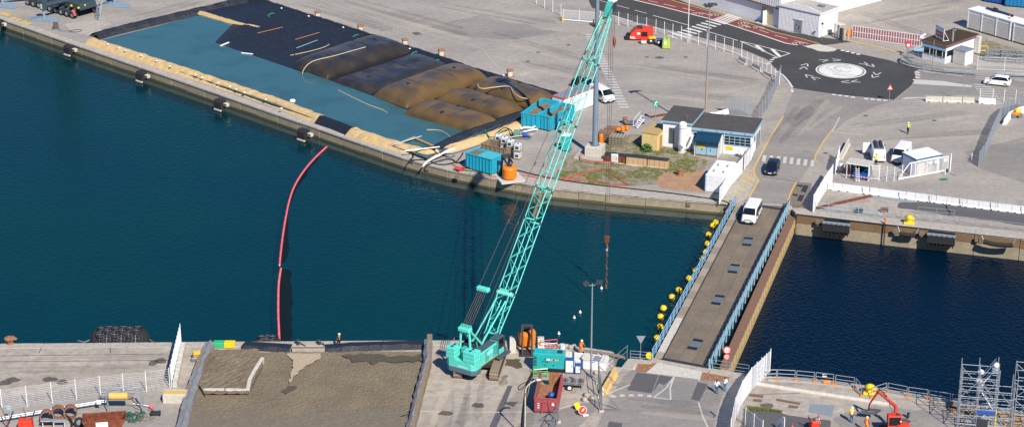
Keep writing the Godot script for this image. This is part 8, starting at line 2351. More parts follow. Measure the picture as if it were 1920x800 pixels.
	put(wp,"plate",MB.new().ext(PackedVector2Array([Vector2(-0.8,0),Vector2(0.8,0),Vector2(0.8,0.8),Vector2(-0.5,1.9),Vector2(-0.8,1.9)]),-0.04,0.04),mats.white)
	put(wp,"prop",tb(v3(0,0,-0.6),v3(0,0.9,0),0.04,5),mats.steel_dark)
	var bu:=thing("breaker_tool","small dark tool standing on the concrete beside the excavator","tool",v3(40.66,0,-181.52))
	put(bu,"body",MB.new().tube(v3(0,0,0),v3(0.05,0.75,0),0.12,8,0.16),mats.steel_dark)
	put(bu,"handle",tb(v3(-0.28,0.75,0),v3(0.36,0.75,0),0.06,6),mats.steel_grey)
	# sliding gate, barrier wedge and shelter near the gate cabin
	gate_area()

func big_bollard(label:String,at:Vector3)->void:
	var t:=thing("mooring_bollard",label,"bollard",at,-0.2)
	put(t,"base",bv(0,0.12,0,1.3,0.24,1.0,0.06),mats.yellow)
	put(t,"neck",MB.new().lathe([Vector2(0.45,0.2),Vector2(0.34,0.4),Vector2(0.34,0.65)],14),mats.yellow)
	put(t,"head",MB.new().ball(v3(0,0.82,0),v3(0.58,0.32,0.45),14,7),mats.yellow)
	put(t,"horn",MB.new().ball(v3(0.35,0.72,0),v3(0.4,0.18,0.25),10,5),mats.yellow)

func gate_area()->void:
	# shelter with tools
	var sh:=thing("shelter","open shelter with a pale flat roof beside the barred door","shelter",v3(46.87,0,-250.66),-0.4328)
	put(sh,"roof",MB.new().bev(v3(0,2.25,0.0),v3(3.3,0.09,2.3),0.02,Basis(Vector3.RIGHT,-0.08)),mats.concrete_pale)
	put(sh,"roof_edge",bx(0,2.18,1.12,3.3,0.16,0.06),mats.white)
	for x in [-1.5,1.5]:
		for z in [-1.0,1.0]:put(sh,"post",bx(x,1.1,z,0.09,2.2,0.09),mats.white)
	put(sh,"back_panel",bx(0,0.9,-1.0,2.9,1.6,0.05),mats.navy_sheet)
	put(sh,"blue_tarp",bv(0.3,0.35,0.1,2.3,0.6,1.4,0.12),mats.blue)
	var tp:=MB.new()
	for i in 9:tp.box(v3(-1.6+i*0.4,0.55,1.2),v3(0.2,0.12,0.02))
	put(sh,"red_white_tape",bx(0,0.55,1.195,3.4,0.12,0.01),mats.white)
	put(sh,"tape_stripes",tp,mats.red)
	var dr:=thing("barred_door","white barred pedestrian door beside the shelter","door",v3(48.03,0,-249.86),-0.2992)
	for x in [0.0,1.35]:put(dr,"post",bx(x,1.15,0,0.14,2.3,0.14),mats.white)
	for i in 7:put(dr,"bar",bx(0.2+i*0.16,1.1,0,0.05,1.9,0.05),mats.white)
	for y in [0.15,2.05]:put(dr,"rail",bx(0.67,y,0,1.3,0.09,0.06),mats.white)
	put(dr,"notice",bx(0.95,1.6,0.06,0.35,0.35,0.03),mats.white_dirty)
	mesh_fence("perimeter_fence","short mesh fence between the barred door and the sliding gate",[v3(49.33,0,-249.46),v3(51.23,0,-248.86),v3(52.44,0,-249.66)],2.1,1.2,mats.white,0.2,0.012)
	# sliding gate
	var a:=v3(51.9,0,-249.46)
	var b:=v3(59.33,0,-252.89)
	var l:=a.distance_to(b)
	var g:=thing("sliding_gate","long white sliding gate with a slanted tail before the cabin","gate",a,yaw_of(a,b))
	put(g,"lower_beam",bx(l/2,0.2,0,l,0.2,0.14),mats.white)
	put(g,"upper_beam",bx(l*0.6,2.2,0,l*0.78,0.12,0.1),mats.white)
	put(g,"tail",tb(v3(0.1,0.3,0),v3(l*0.21,2.2,0),0.07,5),mats.white)
	for u in [0.24,0.33,0.56,0.78,0.98]:put(g,"upright",bx(u*l,1.2,0,0.11,2.0,0.1),mats.white)
	for i in 42:
		if i%1==0:put(g,"bar",bx(l*(0.25+0.73*i/42.0),1.2,0,0.04,1.9,0.04),mats.white)
	for u in [0.62,0.74,0.92]:put(g,"notice",bx(u*l,1.75,0.06,0.55,0.45,0.02),mats.white)
	put(g,"end_post",bx(l+0.25,1.25,0,0.16,2.5,0.16),mats.white)
	put(g,"roller",bv(l*0.95,0.25,0.15,0.5,0.4,0.3,0.05),mats.steel_dark)
	# wedge barrier
	jersey("long grey wedge barrier running away beside the shelter",(v3(45.36,0,-257.24)+v3(47.41,0,-263.24))*0.5,1.2425,v3(45.36,0,-257.24).distance_to(v3(47.41,0,-263.24)),mats.concrete_pale,1.0)
	mesh_fence("perimeter_fence","short white slatted fence piece beside the wedge barrier",[v3(43.79,0,-251.67),v3(45.14,0,-257.24)],2.1,2.0,mats.white,0.12,0.03)
	# odds and ends by the shelter
	for d in [[v3(44.86,0,-253.5),"white bag and orange drum by the slatted fence piece",mats.white],[v3(45.67,0,-253.09),"orange barrel at the shelter's corner",mats.orange]]:
		var t:=thing("barrel",d[1],"barrel",d[0])
		put(t,"drum",MB.new().lathe([Vector2(0.3,0),Vector2(0.33,0.4),Vector2(0.3,0.85),Vector2(0.01,0.88)],12),d[2])
		put(t,"band",MB.new().lathe([Vector2(0.335,0.36),Vector2(0.345,0.42),Vector2(0.335,0.48)],12),mats.orange)
	var ld:=thing("step_ladder","white step ladder in front of the shelter","ladder",v3(46.3,0,-248.86),0.1)
	for x in [-0.25,0.25]:
		put(ld,"rail",tb(v3(x,0,0.3),v3(x*0.8,2.0,-0.3),0.03,5),mats.white)
		put(ld,"back_leg",tb(v3(x,0,-0.7),v3(x*0.8,2.0,-0.3),0.025,5),mats.galv)
	for i in 7:put(ld,"tread",bx(0,0.25+i*0.25,0.24-i*0.075,0.48,0.04,0.12),mats.white)
	for d in [[v3(58.65,0,-251.67),0.9,"short white post at the sliding gate's end",mats.white],[v3(59.97,0,-251.06),1.1,"thin grey post on the asphalt beyond the gate",mats.galv],[v3(63.45,0,-257.24),1.0,"short white post at the curved fence's foot",mats.white]]:
		solo("short_post",d[2],"post",tb(v3(0,0,0),v3(0,d[1],0),0.07,7),d[3],d[0])
	solo("green_hose","small green hose coil on the ground by the sliding gate","hose",MB.new().path(smooth_path([v3(-0.6,0.08,0),v3(0,0.1,-0.3),v3(0.5,0.08,0),v3(0,0.12,0.3),v3(-0.4,0.1,0.05)],0.15),0.07,5),mats.green,v3(58.1,0,-249.66))

func excavator()->void:
	var t:=thing("mini_excavator","orange-red mini excavator with folded boom beside the scaffold","excavator",v3(38.76,0,-177.97),0.0)
	t.scale=Vector3.ONE*0.8
	# the upper body points left and away; it is cut by the frame
	put(t,"platform",MB.new().bev(v3(0,0.85,0),v3(2.6,0.3,1.9),0.08),mats.steel_dark)
	put(t,"counterweight",MB.new().lathe([Vector2(1.0,0.9),Vector2(1.1,1.05),Vector2(1.05,1.5),Vector2(0.85,1.7),Vector2(0.01,1.76)],20,Transform3D(Basis.from_scale(v3(0.9,1,0.85)),v3(0.75,0,0.3))),mats.red)
	put(t,"cab_frame",MB.new().hull([[-1.1,1.0,2.7,0.5,0.45,0.06],[0.5,1.0,2.75,0.55,0.48,0.06]]),mats.glass)
	put(t,"cab_roof",bv(-0.3,2.8,0,1.75,0.14,1.15,0.06),mats.red)
	for x in [-1.1,0.48]:
		for z in [-0.5,0.5]:put(t,"cab_pillar",bx(x,1.9,z,0.1,1.75,0.1),mats.red)
	put(t,"cab_door",bx(-0.3,1.3,0.56,1.5,0.55,0.05),mats.red)
	put(t,"roof_hatch",bv(0.1,2.89,0,0.5,0.05,0.5),mats.steel_dark)
	put(t,"beacon",tb(v3(0.2,2.87,-0.35),v3(0.2,3.02,-0.35),0.08,8),mats.orange)
	put(t,"headlamp",MB.new().ball(v3(0.4,2.2,0.62),v3(0.12,0.12,0.08),8,5),mats.white)
	put(t,"mirror",bv(-1.3,2.45,0.5,0.12,0.3,0.06),mats.black)
	# boom: up from the body, then down to the bucket
	var m:=mt("boom_red",c8(190,44,40),0.5)
	var p0:=v3(0.0,1.1,-1.0)
	var p1:=v3(0.2,3.0,-1.9)
	var p2:=v3(-1.9,4.3,-3.6)
	var p3:=v3(-2.7,2.2,-4.2)
	put(t,"boom",MB.new().tube(p0,p1,0.2,6,0.24).tube(p1,p2,0.24,6,0.16),m)
	put(t,"dipper",MB.new().tube(p2+v3(0.15,0.25,0.1),p3,0.17,6,0.12),m)
	put(t,"boom_ram",tb(p0+v3(0.2,0,-0.4),p1.lerp(p2,0.35)-v3(0,0.35,0),0.07,6),mats.steel_grey)
	put(t,"dipper_ram",tb(p1.lerp(p2,0.5)+v3(0,0.35,0),p2+v3(0.1,0.4,0),0.07,6),mats.black)
	put(t,"bucket_link",tb(p3,p3+v3(-0.05,-0.9,-0.1),0.1,6),mats.steel_dark)
	put(t,"bucket",MB.new().ext(PackedVector2Array([Vector2(-0.5,0.35),Vector2(-0.35,-0.1),Vector2(0.1,-0.25),Vector2(0.5,-0.05),Vector2(0.4,-0.0),Vector2(0.1,-0.15),Vector2(-0.25,-0.03),Vector2(-0.4,0.35)]),-0.85,0.85,Transform3D(Basis(Vector3.UP,1.3),p3+v3(-0.1,-1.25,-0.1))),mats.steel_grey)
	for s in [-0.75,0.75]:
		var tr:=put(t,"track",MB.new().ext(PackedVector2Array([Vector2(-1.2,0.3),Vector2(-1.0,0.04),Vector2(1.0,0.04),Vector2(1.2,0.3),Vector2(1.0,0.6),Vector2(-1.0,0.6)]),-0.2,0.2,Transform3D(Basis(Vector3.UP,0.5),v3(0,0,s))),mats.rubber)
		put(tr,"roller",tb(v3(0,0.3,s+0.21),v3(0,0.3,s+0.24),0.2,8),mats.steel_grey)

func scaffold()->void:
	# a stair tower and a bay beside it, cut by the frame
	var mk:=func(label:String,o:Vector3,xs:Array,zs:Array,h:Array,stairs:bool)->void:
		var t:=thing("scaffold_tower",label,"scaffold",o,-0.18)
		for i in xs.size():
			for z in zs:
				put(t,"standard",tb(v3(xs[i],0,z),v3(xs[i],h[i],z),0.045,6),mats.galv)
		for y in [0.3,2.1,4.2,6.3]:
			for i in xs.size()-1:
				if y>minf(h[i],h[i+1]):continue
				for z in zs:
					put(t,"ledger",tb(v3(xs[i],y,z),v3(xs[i+1],y,z),0.04,5),mats.galv)
					if y>0.4:put(t,"ledger",tb(v3(xs[i],y-0.95,z),v3(xs[i+1],y-0.95,z),0.035,5),mats.galv)
				if y<6.5 and y+1.8<minf(h[i],h[i+1]):put(t,"brace",tb(v3(xs[i],y,zs[-1]),v3(xs[i+1],y+1.9,zs[-1]),0.035,5),mats.galv)
				if y<6.5 and y+1.8<minf(h[i],h[i+1]):put(t,"brace",tb(v3(xs[i+1],y,zs[0]),v3(xs[i],y+1.9,zs[0]),0.035,5),mats.galv)
			for i in xs.size():
				if y <= h[i]:put(t,"transom",tb(v3(xs[i],y,zs[0]),v3(xs[i],y,zs[-1]),0.04,5),mats.galv)
		if stairs:
			for f in 3:
				var y0:float=f*2.1+0.1
				var x0:float=xs[1]+0.25
				var x1:float=xs[2]-0.25
				var up:=f%2==0
				for s in 9:
					var u:=(s+0.5)/9.0
					put(t,"tread",bx(lerpf(x0,x1,u if up else 1-u),y0+2.0*u,zs[0]+(0.35 if up else 1.05),0.24,0.05,0.6),mats.galv)
				for k in [0.05,0.65]:
					var zz:float=zs[0]+(k if up else k+0.7)
					put(t,"stringer",tb(v3(x0 if up else x1,y0,zz),v3(x1 if up else x0,y0+2.0,zz),0.05,5),mats.white)
					put(t,"stair_rail",tb(v3(x0 if up else x1,y0+0.95,zz),v3(x1 if up else x0,y0+2.95,zz),0.035,5),mats.galv)
				put(t,"landing",bx(x1 if up else x0,y0+2.0,zs[0]+0.7,0.7,0.06,1.3),mats.galv)
			put(t,"blue_sheet",bv((xs[1]+xs[2])/2,2.6,zs[-1]+0.05,xs[2]-xs[1],0.5,0.06),mats.blue)
			for p in [[xs[1]+0.2,5.7],[xs[1]+0.1,4.7],[xs[2]-0.2,6.6],[xs[1]+0.3,4.2]]:put(t,"white_bag",MB.new().ball(v3(p[0],p[1],zs[0]+0.2),v3(0.36,0.28,0.3),8,5),mats.white)
			put(t,"grey_panel",bx(xs[1]+0.6,1.2,zs[-1]+0.06,1.1,1.3,0.04),mats.steel_dark)
			put(t,"yellow_pole",tb(v3(xs[2],0.2,zs[-1]+0.08),v3(xs[2],3.0,zs[-1]+0.08),0.05,5),mats.yellow)
	mk.call("galvanised scaffold stair tower with white bags on the right quay",v3(45.08,0,-178.31),[0.0,1.75,3.6,5.2],[-3.0,-1.5,0.0],[7.0,7.2,7.4,5.6],true)
	mk.call("galvanised scaffold bay at the frame's edge beside the stair tower",v3(50.69,0,-178.31),[0.0,2.2,4.4],[-3.6,0.0],[6.4,6.4,6.4],false)
	# planks stacked at its foot
	var k:=0
	for p in [v3(46.36,0,-183.4),v3(47.14,0,-182.92),v3(48.91,0,-182.45),v3(51.16,0,-181.98),v3(51.41,0,-180.24)]:
		var t:=thing("plank_stack","brown scaffold plank heap "+["below the stair tower's outer leg","behind the stair tower","at the water edge behind the stairs","between the two scaffolds","below the edge scaffold"][k],"planks",p,rng.randf_range(-0.3,0.1),"plank heaps below the scaffold")
		for i in 7:put(t,"plank",MB.new().bev(v3(rng.randf_range(-0.2,0.2),0.06+0.06*(i/3),-0.5+0.3*(i%4)),v3(2.2,0.05,0.24),0.01,Basis(Vector3.UP,rng.randf_range(-0.25,0.25))),[mats.wood,mats.wood_grey,mats.rust_red][i%3])
		k+=1

func build_harbour_crane()->void:
	# only the foot of this large wheeled crane is in view; the rest rises above the frame
	var turn:float=-0.7106
	var t:=thing("harbour_crane","dark grey wheeled harbour crane on pale blue outrigger pads","crane",v3(-79.15,0,-330.05),turn)
	var dk:=mt("crane_slate",c8(58,76,84),0.5,0.1)
	var pb:=mt("pad_blue",c8(132,152,168),0.55,0.1)
	for z in [0.0,-4.6]:
		for i in 9:
			var x:=-6.3+i*1.55
			var w:=put(t,"wheel",MB.new().lathe([Vector2(0.01,-0.42),Vector2(0.48,-0.42),Vector2(0.58,-0.3),Vector2(0.6,0.0),Vector2(0.58,0.3),Vector2(0.48,0.42),Vector2(0.01,0.42)],18,Transform3D(Basis(Vector3.RIGHT,PI/2),v3(x,0.6,z))),mats.rubber)
			put(w,"rim",MB.new().lathe([Vector2(0.33,0.42),Vector2(0.28,0.46),Vector2(0.01,0.44)],12,Transform3D(Basis(Vector3.RIGHT,PI/2),v3(x,0.6,z))),mats.galv)
			put(t,"axle_arm",MB.new().bev(v3(x-0.45,1.25,z-0.55 if z==0.0 else z+0.55),v3(0.34,0.5,1.7),0.05,Basis(Vector3.RIGHT,0.35 if z==0.0 else -0.35)),dk)
	put(t,"chassis",bv(0,1.95,-2.3,14.6,1.1,3.4,0.1),dk)
	put(t,"slew_ring",MB.new().lathe([Vector2(1.9,2.4),Vector2(1.9,3.1),Vector2(0.01,3.1)],28,Transform3D(Basis(),v3(-2.0,0,-2.3))),mats.steel_grey)
	put(t,"machine_house",bv(-3.2,4.9,-2.3,9.5,3.4,4.4,0.1),dk)
	put(t,"tower",MB.new().bev(v3(-0.4,12.0,-2.3),v3(2.4,18,2.2),0.1),dk)
	put(t,"boom",MB.new().tube(v3(0.5,9,-2.3),v3(-16,30,-8),0.9,4),dk)
	# outriggers: a beam, a striped leg and a pad at each corner
	for q in [[v3(-79.31,0,-324.9),0.62],[v3(-69.01,0,-333.67),0.75],[v3(-88.36,0,-333.34),0.62]]:
		var lp:Vector3=(q[0]-t.position)
		lp=lp.rotated(Vector3.UP,-turn)
		var b:=Basis(Vector3.UP,q[1]-0.15)
		put(t,"outrigger_pad",MB.new().ext(PackedVector2Array([Vector2(-2.7,0.04),Vector2(2.7,0.04),Vector2(2.7,0.1),Vector2(0.7,0.62),Vector2(-0.7,0.62),Vector2(-2.7,0.1)]),-0.95,0.95,Transform3D(b,lp)),pb)
		put(t,"outrigger_leg",tb(lp+v3(0,0.6,0),lp+v3(0,3.2,0),0.22,10),mats.galv)
		put(t,"leg_sleeve",bv(lp.x,2.7,lp.z,0.9,1.7,0.9,0.06),dk)
		for k in 3:
			for s in [-1,1]:put(t,"chevron",MB.new().box(lp+v3(s*0.17,2.2+k*0.3,0.47),v3(0.4,0.13,0.03),Basis(Vector3.BACK,-s*0.7)),mats.white)
		var inner:=v3(clampf(lp.x,-6.0,6.0),2.4,-2.3)
		put(t,"outrigger_beam",MB.new().tube(lp+v3(0,2.6,0),inner,0.5,4),dk)
	# access stairs
	var a:Vector3=(v3(-70.34,0,-325.22)-t.position).rotated(Vector3.UP,-turn)
	for s in 9:put(t,"stair_tread",MB.new().box(a+v3(-0.14*s,0.2+s*0.3,-0.22*s),v3(0.75,0.06,0.24),Basis(Vector3.UP,0.5)),mats.galv)
	for s in [-0.4,0.4]:
		put(t,"stair_stringer",tb(a+v3(s,0.1,0),a+v3(s-1.26,2.8,-2.0),0.06,5),mats.galv)
		put(t,"stair_rail",tb(a+v3(s,1.0,0),a+v3(s-1.26,3.7,-2.0),0.035,5),mats.galv)
	for p in [v3(6.9,1.9,-0.5),v3(7.2,2.2,-1.6),v3(5.2,2.0,-0.3)]:put(t,"yellow_marker",MB.new().bev(p,v3(0.35,0.3,0.3),0.04),mats.yellow)
	for x in [6.7,7.0]:put(t,"warning_board",MB.new().box(v3(x,1.2,0.5),v3(0.06,1.0,0.3),Basis(Vector3.RIGHT,0.3)),mats.coral)
	# hose-end box near its pad
	var bx2:=thing("valve_stand","small brown steel stand beside the outrigger pad on the quay","stand",v3(-76.26,0,-319.89),0.4)
	put(bx2,"stand",bv(0,0.55,0,0.75,1.1,0.6,0.03),mt("umber",c8(92,76,70),0.7))
	put(bx2,"foot",bv(-0.1,0.05,0.1,1.3,0.1,1.0,0.02),mats.steel_grey)
	cable("thin dark cable looped on the quay beside the brown stand",[v3(-75.73,0.05,-319.11),v3(-74.09,0.05,-318.5),v3(-72.51,0.05,-319.42),v3(-71.76,0.05,-318.8),v3(-72.64,0.05,-317.88),v3(-74.54,0.05,-318.5)],0.05,mats.rubber,"cable","cable")
	solo("plank","grey plank lying beside the brown steel stand","plank",bv(0,0.06,0,2.2,0.1,0.4),mats.galv,v3(-74.69,0,-318.36),-0.3)

func lattice(t:Node3D,called:String,a:Vector3,b:Vector3,side:Vector3,w0:float,w1:float,h0:float,h1:float,bays:int,mat:Material)->void:
	# four chords with zigzag lacing: chords are parts, the lacing of each face one part
	var ax:=(b-a).normalized()
	var up:=side.cross(ax).normalized()
	var c:=func(u:float,k:int)->Vector3:
		var s:=lerpf(w0,w1,u)*0.5*(1.0 if k==0 or k==3 else -1.0)
		var h:=lerpf(h0,h1,u)*0.5*(1.0 if k<2 else -1.0)
		return a.lerp(b,u)+side*s+up*h
	var o:=put(t,called,MB.new().tube(c.call(0.0,0),c.call(0.0,1),0.06,6).tube(c.call(0.0,2),c.call(0.0,3),0.06,6).tube(c.call(1.0,0),c.call(1.0,1),0.06,6).tube(c.call(1.0,2),c.call(1.0,3),0.06,6),mat)
	for k in 4:put(o,"chord",tb(c.call(0.0,k),c.call(1.0,k),0.062,7),mat)
	for f in 4:
		var m:=MB.new()
		var k0:=f
		var k1:=(f+1)%4
		for i in bays:
			var u0:=float(i)/bays
			var u1:=float(i+1)/bays
			if (i+f)%2==0:m.tube(c.call(u0,k0),c.call(u1,k1),0.03,5)
			else:m.tube(c.call(u0,k1),c.call(u1,k0),0.03,5)
		put(o,"lacing",m,mat)

func build_crane()->void:
	var base:=v3(-3.4,0,-193.42)
	var tip:=v3(11.14,-1.6,-216.92)
	tip.y=33.6
	var turn:=yaw_of(base,tip)
	var tq:Material=mats.turq
	var td:Material=mats.turq_dark
	var t:=thing("crawler_crane","turquoise crawler crane with a long lattice boom leaning over the harbour","crane",base,turn)
	var far:=Vector2(tip.x-base.x,tip.z-base.z).length()
	# tracks, turned against the upper body
	var ub:=Basis(Vector3.UP,1.4267-turn)
	for s in [-1.95,1.95]:
		var o:Vector3=ub*v3(0,0,s)
		var prof:=PackedVector2Array([Vector2(-3.3,0.5),Vector2(-3.2,0.22),Vector2(-2.8,0.05),Vector2(2.8,0.05),Vector2(3.2,0.22),Vector2(3.3,0.5),Vector2(3.2,0.82),Vector2(2.8,1.0),Vector2(-2.8,1.0),Vector2(-3.2,0.82)])
		var tr:=put(t,"track",MB.new().ext(prof,-0.4,0.4,Transform3D(ub,o)),mt("track_brown",c8(146,128,110),0.8,0,"concrete",1.0))
		var sh:=MB.new()
		for i in 22:
			var x:=-2.95+i*0.281
			for y in [0.03,1.03]:sh.box(ub*v3(x,y,0)+o,v3(0.2,0.06,0.95),ub)
		for k in 5:
			var an:=-PI/2+PI*(k+0.5)/5
			for e in [-1,1]:sh.box(ub*v3(e*(2.85+0.5*cos(an)),0.52+0.52*sin(an),0)+o,v3(0.07,0.24,0.95),ub*Basis(Vector3.BACK,an if e>0 else -an))
		put(tr,"track_shoes",sh,mats.track_brown)
		put(tr,"side_frame",MB.new().bev(ub*v3(0,0.5,s*0.21)+o,v3(5.6,0.45,0.12),0.03,ub),mats.steel_dark)
	put(t,"car_body",MB.new().bev(v3(0,0.75,0),v3(2.4,0.55,3.3),0.06,ub),mats.steel_dark)
	put(t,"slew_ring",MB.new().lathe([Vector2(1.15,0.95),Vector2(1.15,1.3),Vector2(0.01,1.3)],24),mats.steel_grey)
	# upper structure
	var slate:=mt("crane_deck",c8(72,86,92),0.55)
	put(t,"main_deck",bv(-0.7,1.42,0,6.2,0.28,3.5,0.04),slate)
	put(t,"engine_house",bv(-1.4,2.35,1.25,3.9,1.55,1.0,0.06),tq)
	put(t,"engine_roof",bv(-1.4,3.16,1.22,3.7,0.08,0.95,0.02),slate)
	for i in 5:put(t,"engine_door",bv(-3.0+i*0.78,2.3,1.76,0.72,1.3,0.03,0.01),tq if i%2 else td)
	put(t,"side_stripe",bx(-1.3,1.64,1.765,4.2,0.1,0.03),mats.paint_yellow)
	put(t,"name_panel",bx(-0.9,2.55,1.785,1.1,0.4,0.02),mt("pale_turq",c8(170,228,222),0.5))
	put(t,"machine_deck",bv(-0.7,2.2,-0.35,3.6,1.2,1.8,0.06),slate)
	put(t,"left_house",bv(-1.2,2.2,-1.45,3.2,1.3,0.55,0.05),td)
	for i in 3:put(t,"winch",MB.new().lathe([Vector2(0.01,-0.8),Vector2(0.55,-0.8),Vector2(0.55,-0.7),Vector2(0.38,-0.68),Vector2(0.38,0.68),Vector2(0.55,0.7),Vector2(0.55,0.8),Vector2(0.01,0.8)],16,Transform3D(Basis(Vector3.RIGHT,PI/2),v3(-2.3+i*1.15,2.95,-0.3))),mats.steel_dark)
	# cab
	put(t,"cab_glass",MB.new().hull([[0.75,1.55,3.3,0.5,0.46,0.06],[1.9,1.55,3.3,0.5,0.46,0.06],[2.25,1.6,2.6,0.48,0.46,0.06]]),mats.glass,v3(0,0,1.3))
	put(t,"cab_roof",bv(1.35,3.36,1.3,1.4,0.1,1.05,0.04),slate)
	for x in [0.75,1.9]:
		for z in [0.8,1.8]:put(t,"cab_pillar",bx(x,2.4,z,0.09,1.8,0.09),slate)
	put(t,"cab_panel",bx(0.68,2.35,1.3,0.12,1.75,1.02),td)
	put(t,"cab_door",bx(1.3,1.85,1.82,1.1,0.6,0.04),tq)
	put(t,"cab_step",bx(1.4,1.35,2.05,2.3,0.08,0.55),slate)
	put(t,"mirror",bv(2.4,2.9,2.1,0.08,0.35,0.2),mats.black)
	# counterweight: stacked slabs in two towers on a dark base
	put(t,"counterweight_base",MB.new().ext(PackedVector2Array([Vector2(-4.05,-1.4),Vector2(-3.72,-1.84),Vector2(-2.8,-1.84),Vector2(-2.8,1.84),Vector2(-3.72,1.84),Vector2(-4.05,1.4)]),0.95,1.5,Transform3D(Basis(Vector3.RIGHT,Vector3.FORWARD,Vector3.UP),Vector3.ZERO)),mt("slate_blue",c8(84,108,124),0.5))
	for i in 2:
		put(t,"counterweight_slab",MB.new().ext(PackedVector2Array([Vector2(-4.08,-1.4),Vector2(-3.75,-1.86),Vector2(-2.8,-1.86),Vector2(-2.8,1.86),Vector2(-3.75,1.86),Vector2(-4.08,1.4)]),1.52+i*0.42,1.52+i*0.42+0.4,Transform3D(Basis(Vector3.RIGHT,Vector3.FORWARD,Vector3.UP),Vector3.ZERO)),tq)
	for i in 3:
		for s in [-1.25,1.08]:put(t,"counterweight_slab",bv(-3.4,2.57+i*0.42,s,1.26,0.4,1.15 if s<0 else 1.5,0.05),tq)
	put(t,"name_panel",bx(-4.1,1.75,0.35,0.02,0.2,1.2),mats.pale_turq)
	for s in [-1.25,1.08]:
		for k in [-0.25,0.3]:put(t,"lifting_lug",bx(-3.4+k,3.66,s,0.35,0.05,0.2),mats.steel_dark)
	# gantry
	var gt:=v3(-3.0,5.65,0)
	for s in [-0.75,0.75]:
		put(t,"gantry_leg",MB.new().tube(v3(-3.0,1.5,s),gt+v3(0,-0.2,s*0.7),0.14,7),tq)
		put(t,"gantry_leg",MB.new().tube(v3(0.5,1.7,s),gt+v3(0.1,-0.1,s*0.7),0.15,7),tq)
		put(t,"gantry_brace",MB.new().tube(v3(-1.4,1.7,s),gt.lerp(v3(0.5,1.7,s),0.45),0.08,6),td)
	put(t,"gantry_head",MB.new().bev(gt,v3(0.7,0.5,1.5),0.1),tq)
	for k in 5:put(t,"gantry_sheave",MB.new().lathe([Vector2(0.01,-0.05),Vector2(0.34,-0.05),Vector2(0.28,0),Vector2(0.34,0.05),Vector2(0.01,0.05)],14,Transform3D(Basis(Vector3.RIGHT,PI/2),gt+v3(0.2,0.15,-0.5+0.25*k))),td)
	put(t,"hydraulic_tank",bv(-3.0,2.6,0.0,0.7,2.0,0.7,0.08),td)
	put(t,"deck_rail",MB.new().path([v3(-2.6,3.0,-1.7),v3(-2.6,4.0,-1.7),v3(0.2,4.0,-1.7),v3(0.2,3.0,-1.7)],0.03,5),mats.coral)
	# boom
	var foot:=v3(1.5,2.0,0)
	var top:=v3(far,tip.y,0)
	var ax:=(top-foot).normalized()
	var lb:=foot.distance_to(top)
	var side:=Vector3.BACK
	var at:=func(d:float)->Vector3:return foot+ax*d
	var up:=side.cross(ax).normalized()
	for s in [-0.75,0.75]:put(t,"boom_foot",MB.new().tube(foot+side*s,at.call(1.3)+side*s*0.95-up*0.3,0.13,7).tube(foot+side*s,at.call(1.3)+side*s*0.95+up*0.3,0.13,7),tq)
	var secs:=[[1.3,6.2],[6.2,14.6],[14.6,18.4],[18.4,26.4],[26.4,34.0],[34.0,lb-1.4]]
	for i in secs.size():
		var d0:float=secs[i][0]
		var d1:float=secs[i][1]
		var w0:=1.4
		var w1:=1.4
		var h0:=1.35
		var h1:=1.35
		if i==0:h0=0.6
		if i==secs.size()-1:
			w1=0.95; h1=0.5
		lattice(t,"boom_section",at.call(d0+0.05),at.call(d1-0.05),side,w0,w1,h0,h1,maxi(4,roundi((d1-d0)/1.25)),tq)
		if i>0:
			for s in [-0.7,0.7]:
				for h in [-0.67,0.67]:put(t,"section_pin",MB.new().tube(at.call(d0-0.15)+side*s+up*h,at.call(d0+0.15)+side*s+up*h,0.13,7),mats.steel_dark)
	put(t,"boom_walkway",MB.new().box(at.call(16.5),v3(0.9,3.0,0.05),Basis(up,ax,up.cross(ax))),mats.wood_grey)
	put(t,"rope_guide",MB.new().bev(at.call(5.9)+up*0.35,v3(1.9,0.5,0.7),0.08,Basis(side,ax,side.cross(ax))),mt("box_turq",c8(120,214,198),0.5))
	put(t,"boom_backstop",MB.new().tube(v3(-0.9,3.0,-0.6),at.call(5.0)+up*0.7-side*0.6,0.1,6).tube(v3(-0.9,3.0,0.6),at.call(5.0)+up*0.7+side*0.6,0.1,6),tq)
	# boom head
	put(t,"boom_head",MB.new().ext(PackedVector2Array([Vector2(-0.22,-1.45),Vector2(0.22,-1.45),Vector2(0.5,-0.3),Vector2(0.4,0.35),Vector2(-0.2,0.4)]),-0.34,0.34,Transform3D(Basis(up,ax,up.cross(ax)),top)),td)
	for k in 4:put(t,"head_sheave",MB.new().lathe([Vector2(0.01,-0.06),Vector2(0.48,-0.06),Vector2(0.4,0),Vector2(0.48,0.06),Vector2(0.01,0.06)],16,Transform3D(Basis(Vector3.RIGHT,PI/2),top+v3(0.2,-0.1,-0.3+0.2*k))),mats.steel_dark)
	put(t,"head_tip",MB.new().bev(top+ax*0.7,v3(0.9,0.3,0.8),0.05),mats.white)
	put(t,"head_lamp",MB.new().bev(top+ax*0.95+v3(0.3,0,0),v3(0.3,0.25,0.3),0.05),mats.red)
	put(t,"fly_arm",MB.new().tube(top,top+v3(0.9,0.1,0),0.16,6),td)
	# pendants: ropes to the bail, then two pendant lines to the boom head
	var bail:=gt.lerp(top,0.118)
	put(t,"bail",MB.new().bev(bail,v3(0.6,0.5,1.5),0.1),tq)
	var wire:=mt("wire",c8(92,76,70),0.6,0.3)
	for k in 5:put(t,"luffing_rope",tb(gt+v3(0.2,0.1,-0.5+0.25*k),bail+v3(0,0,-0.5+0.25*k),0.035,5),wire)
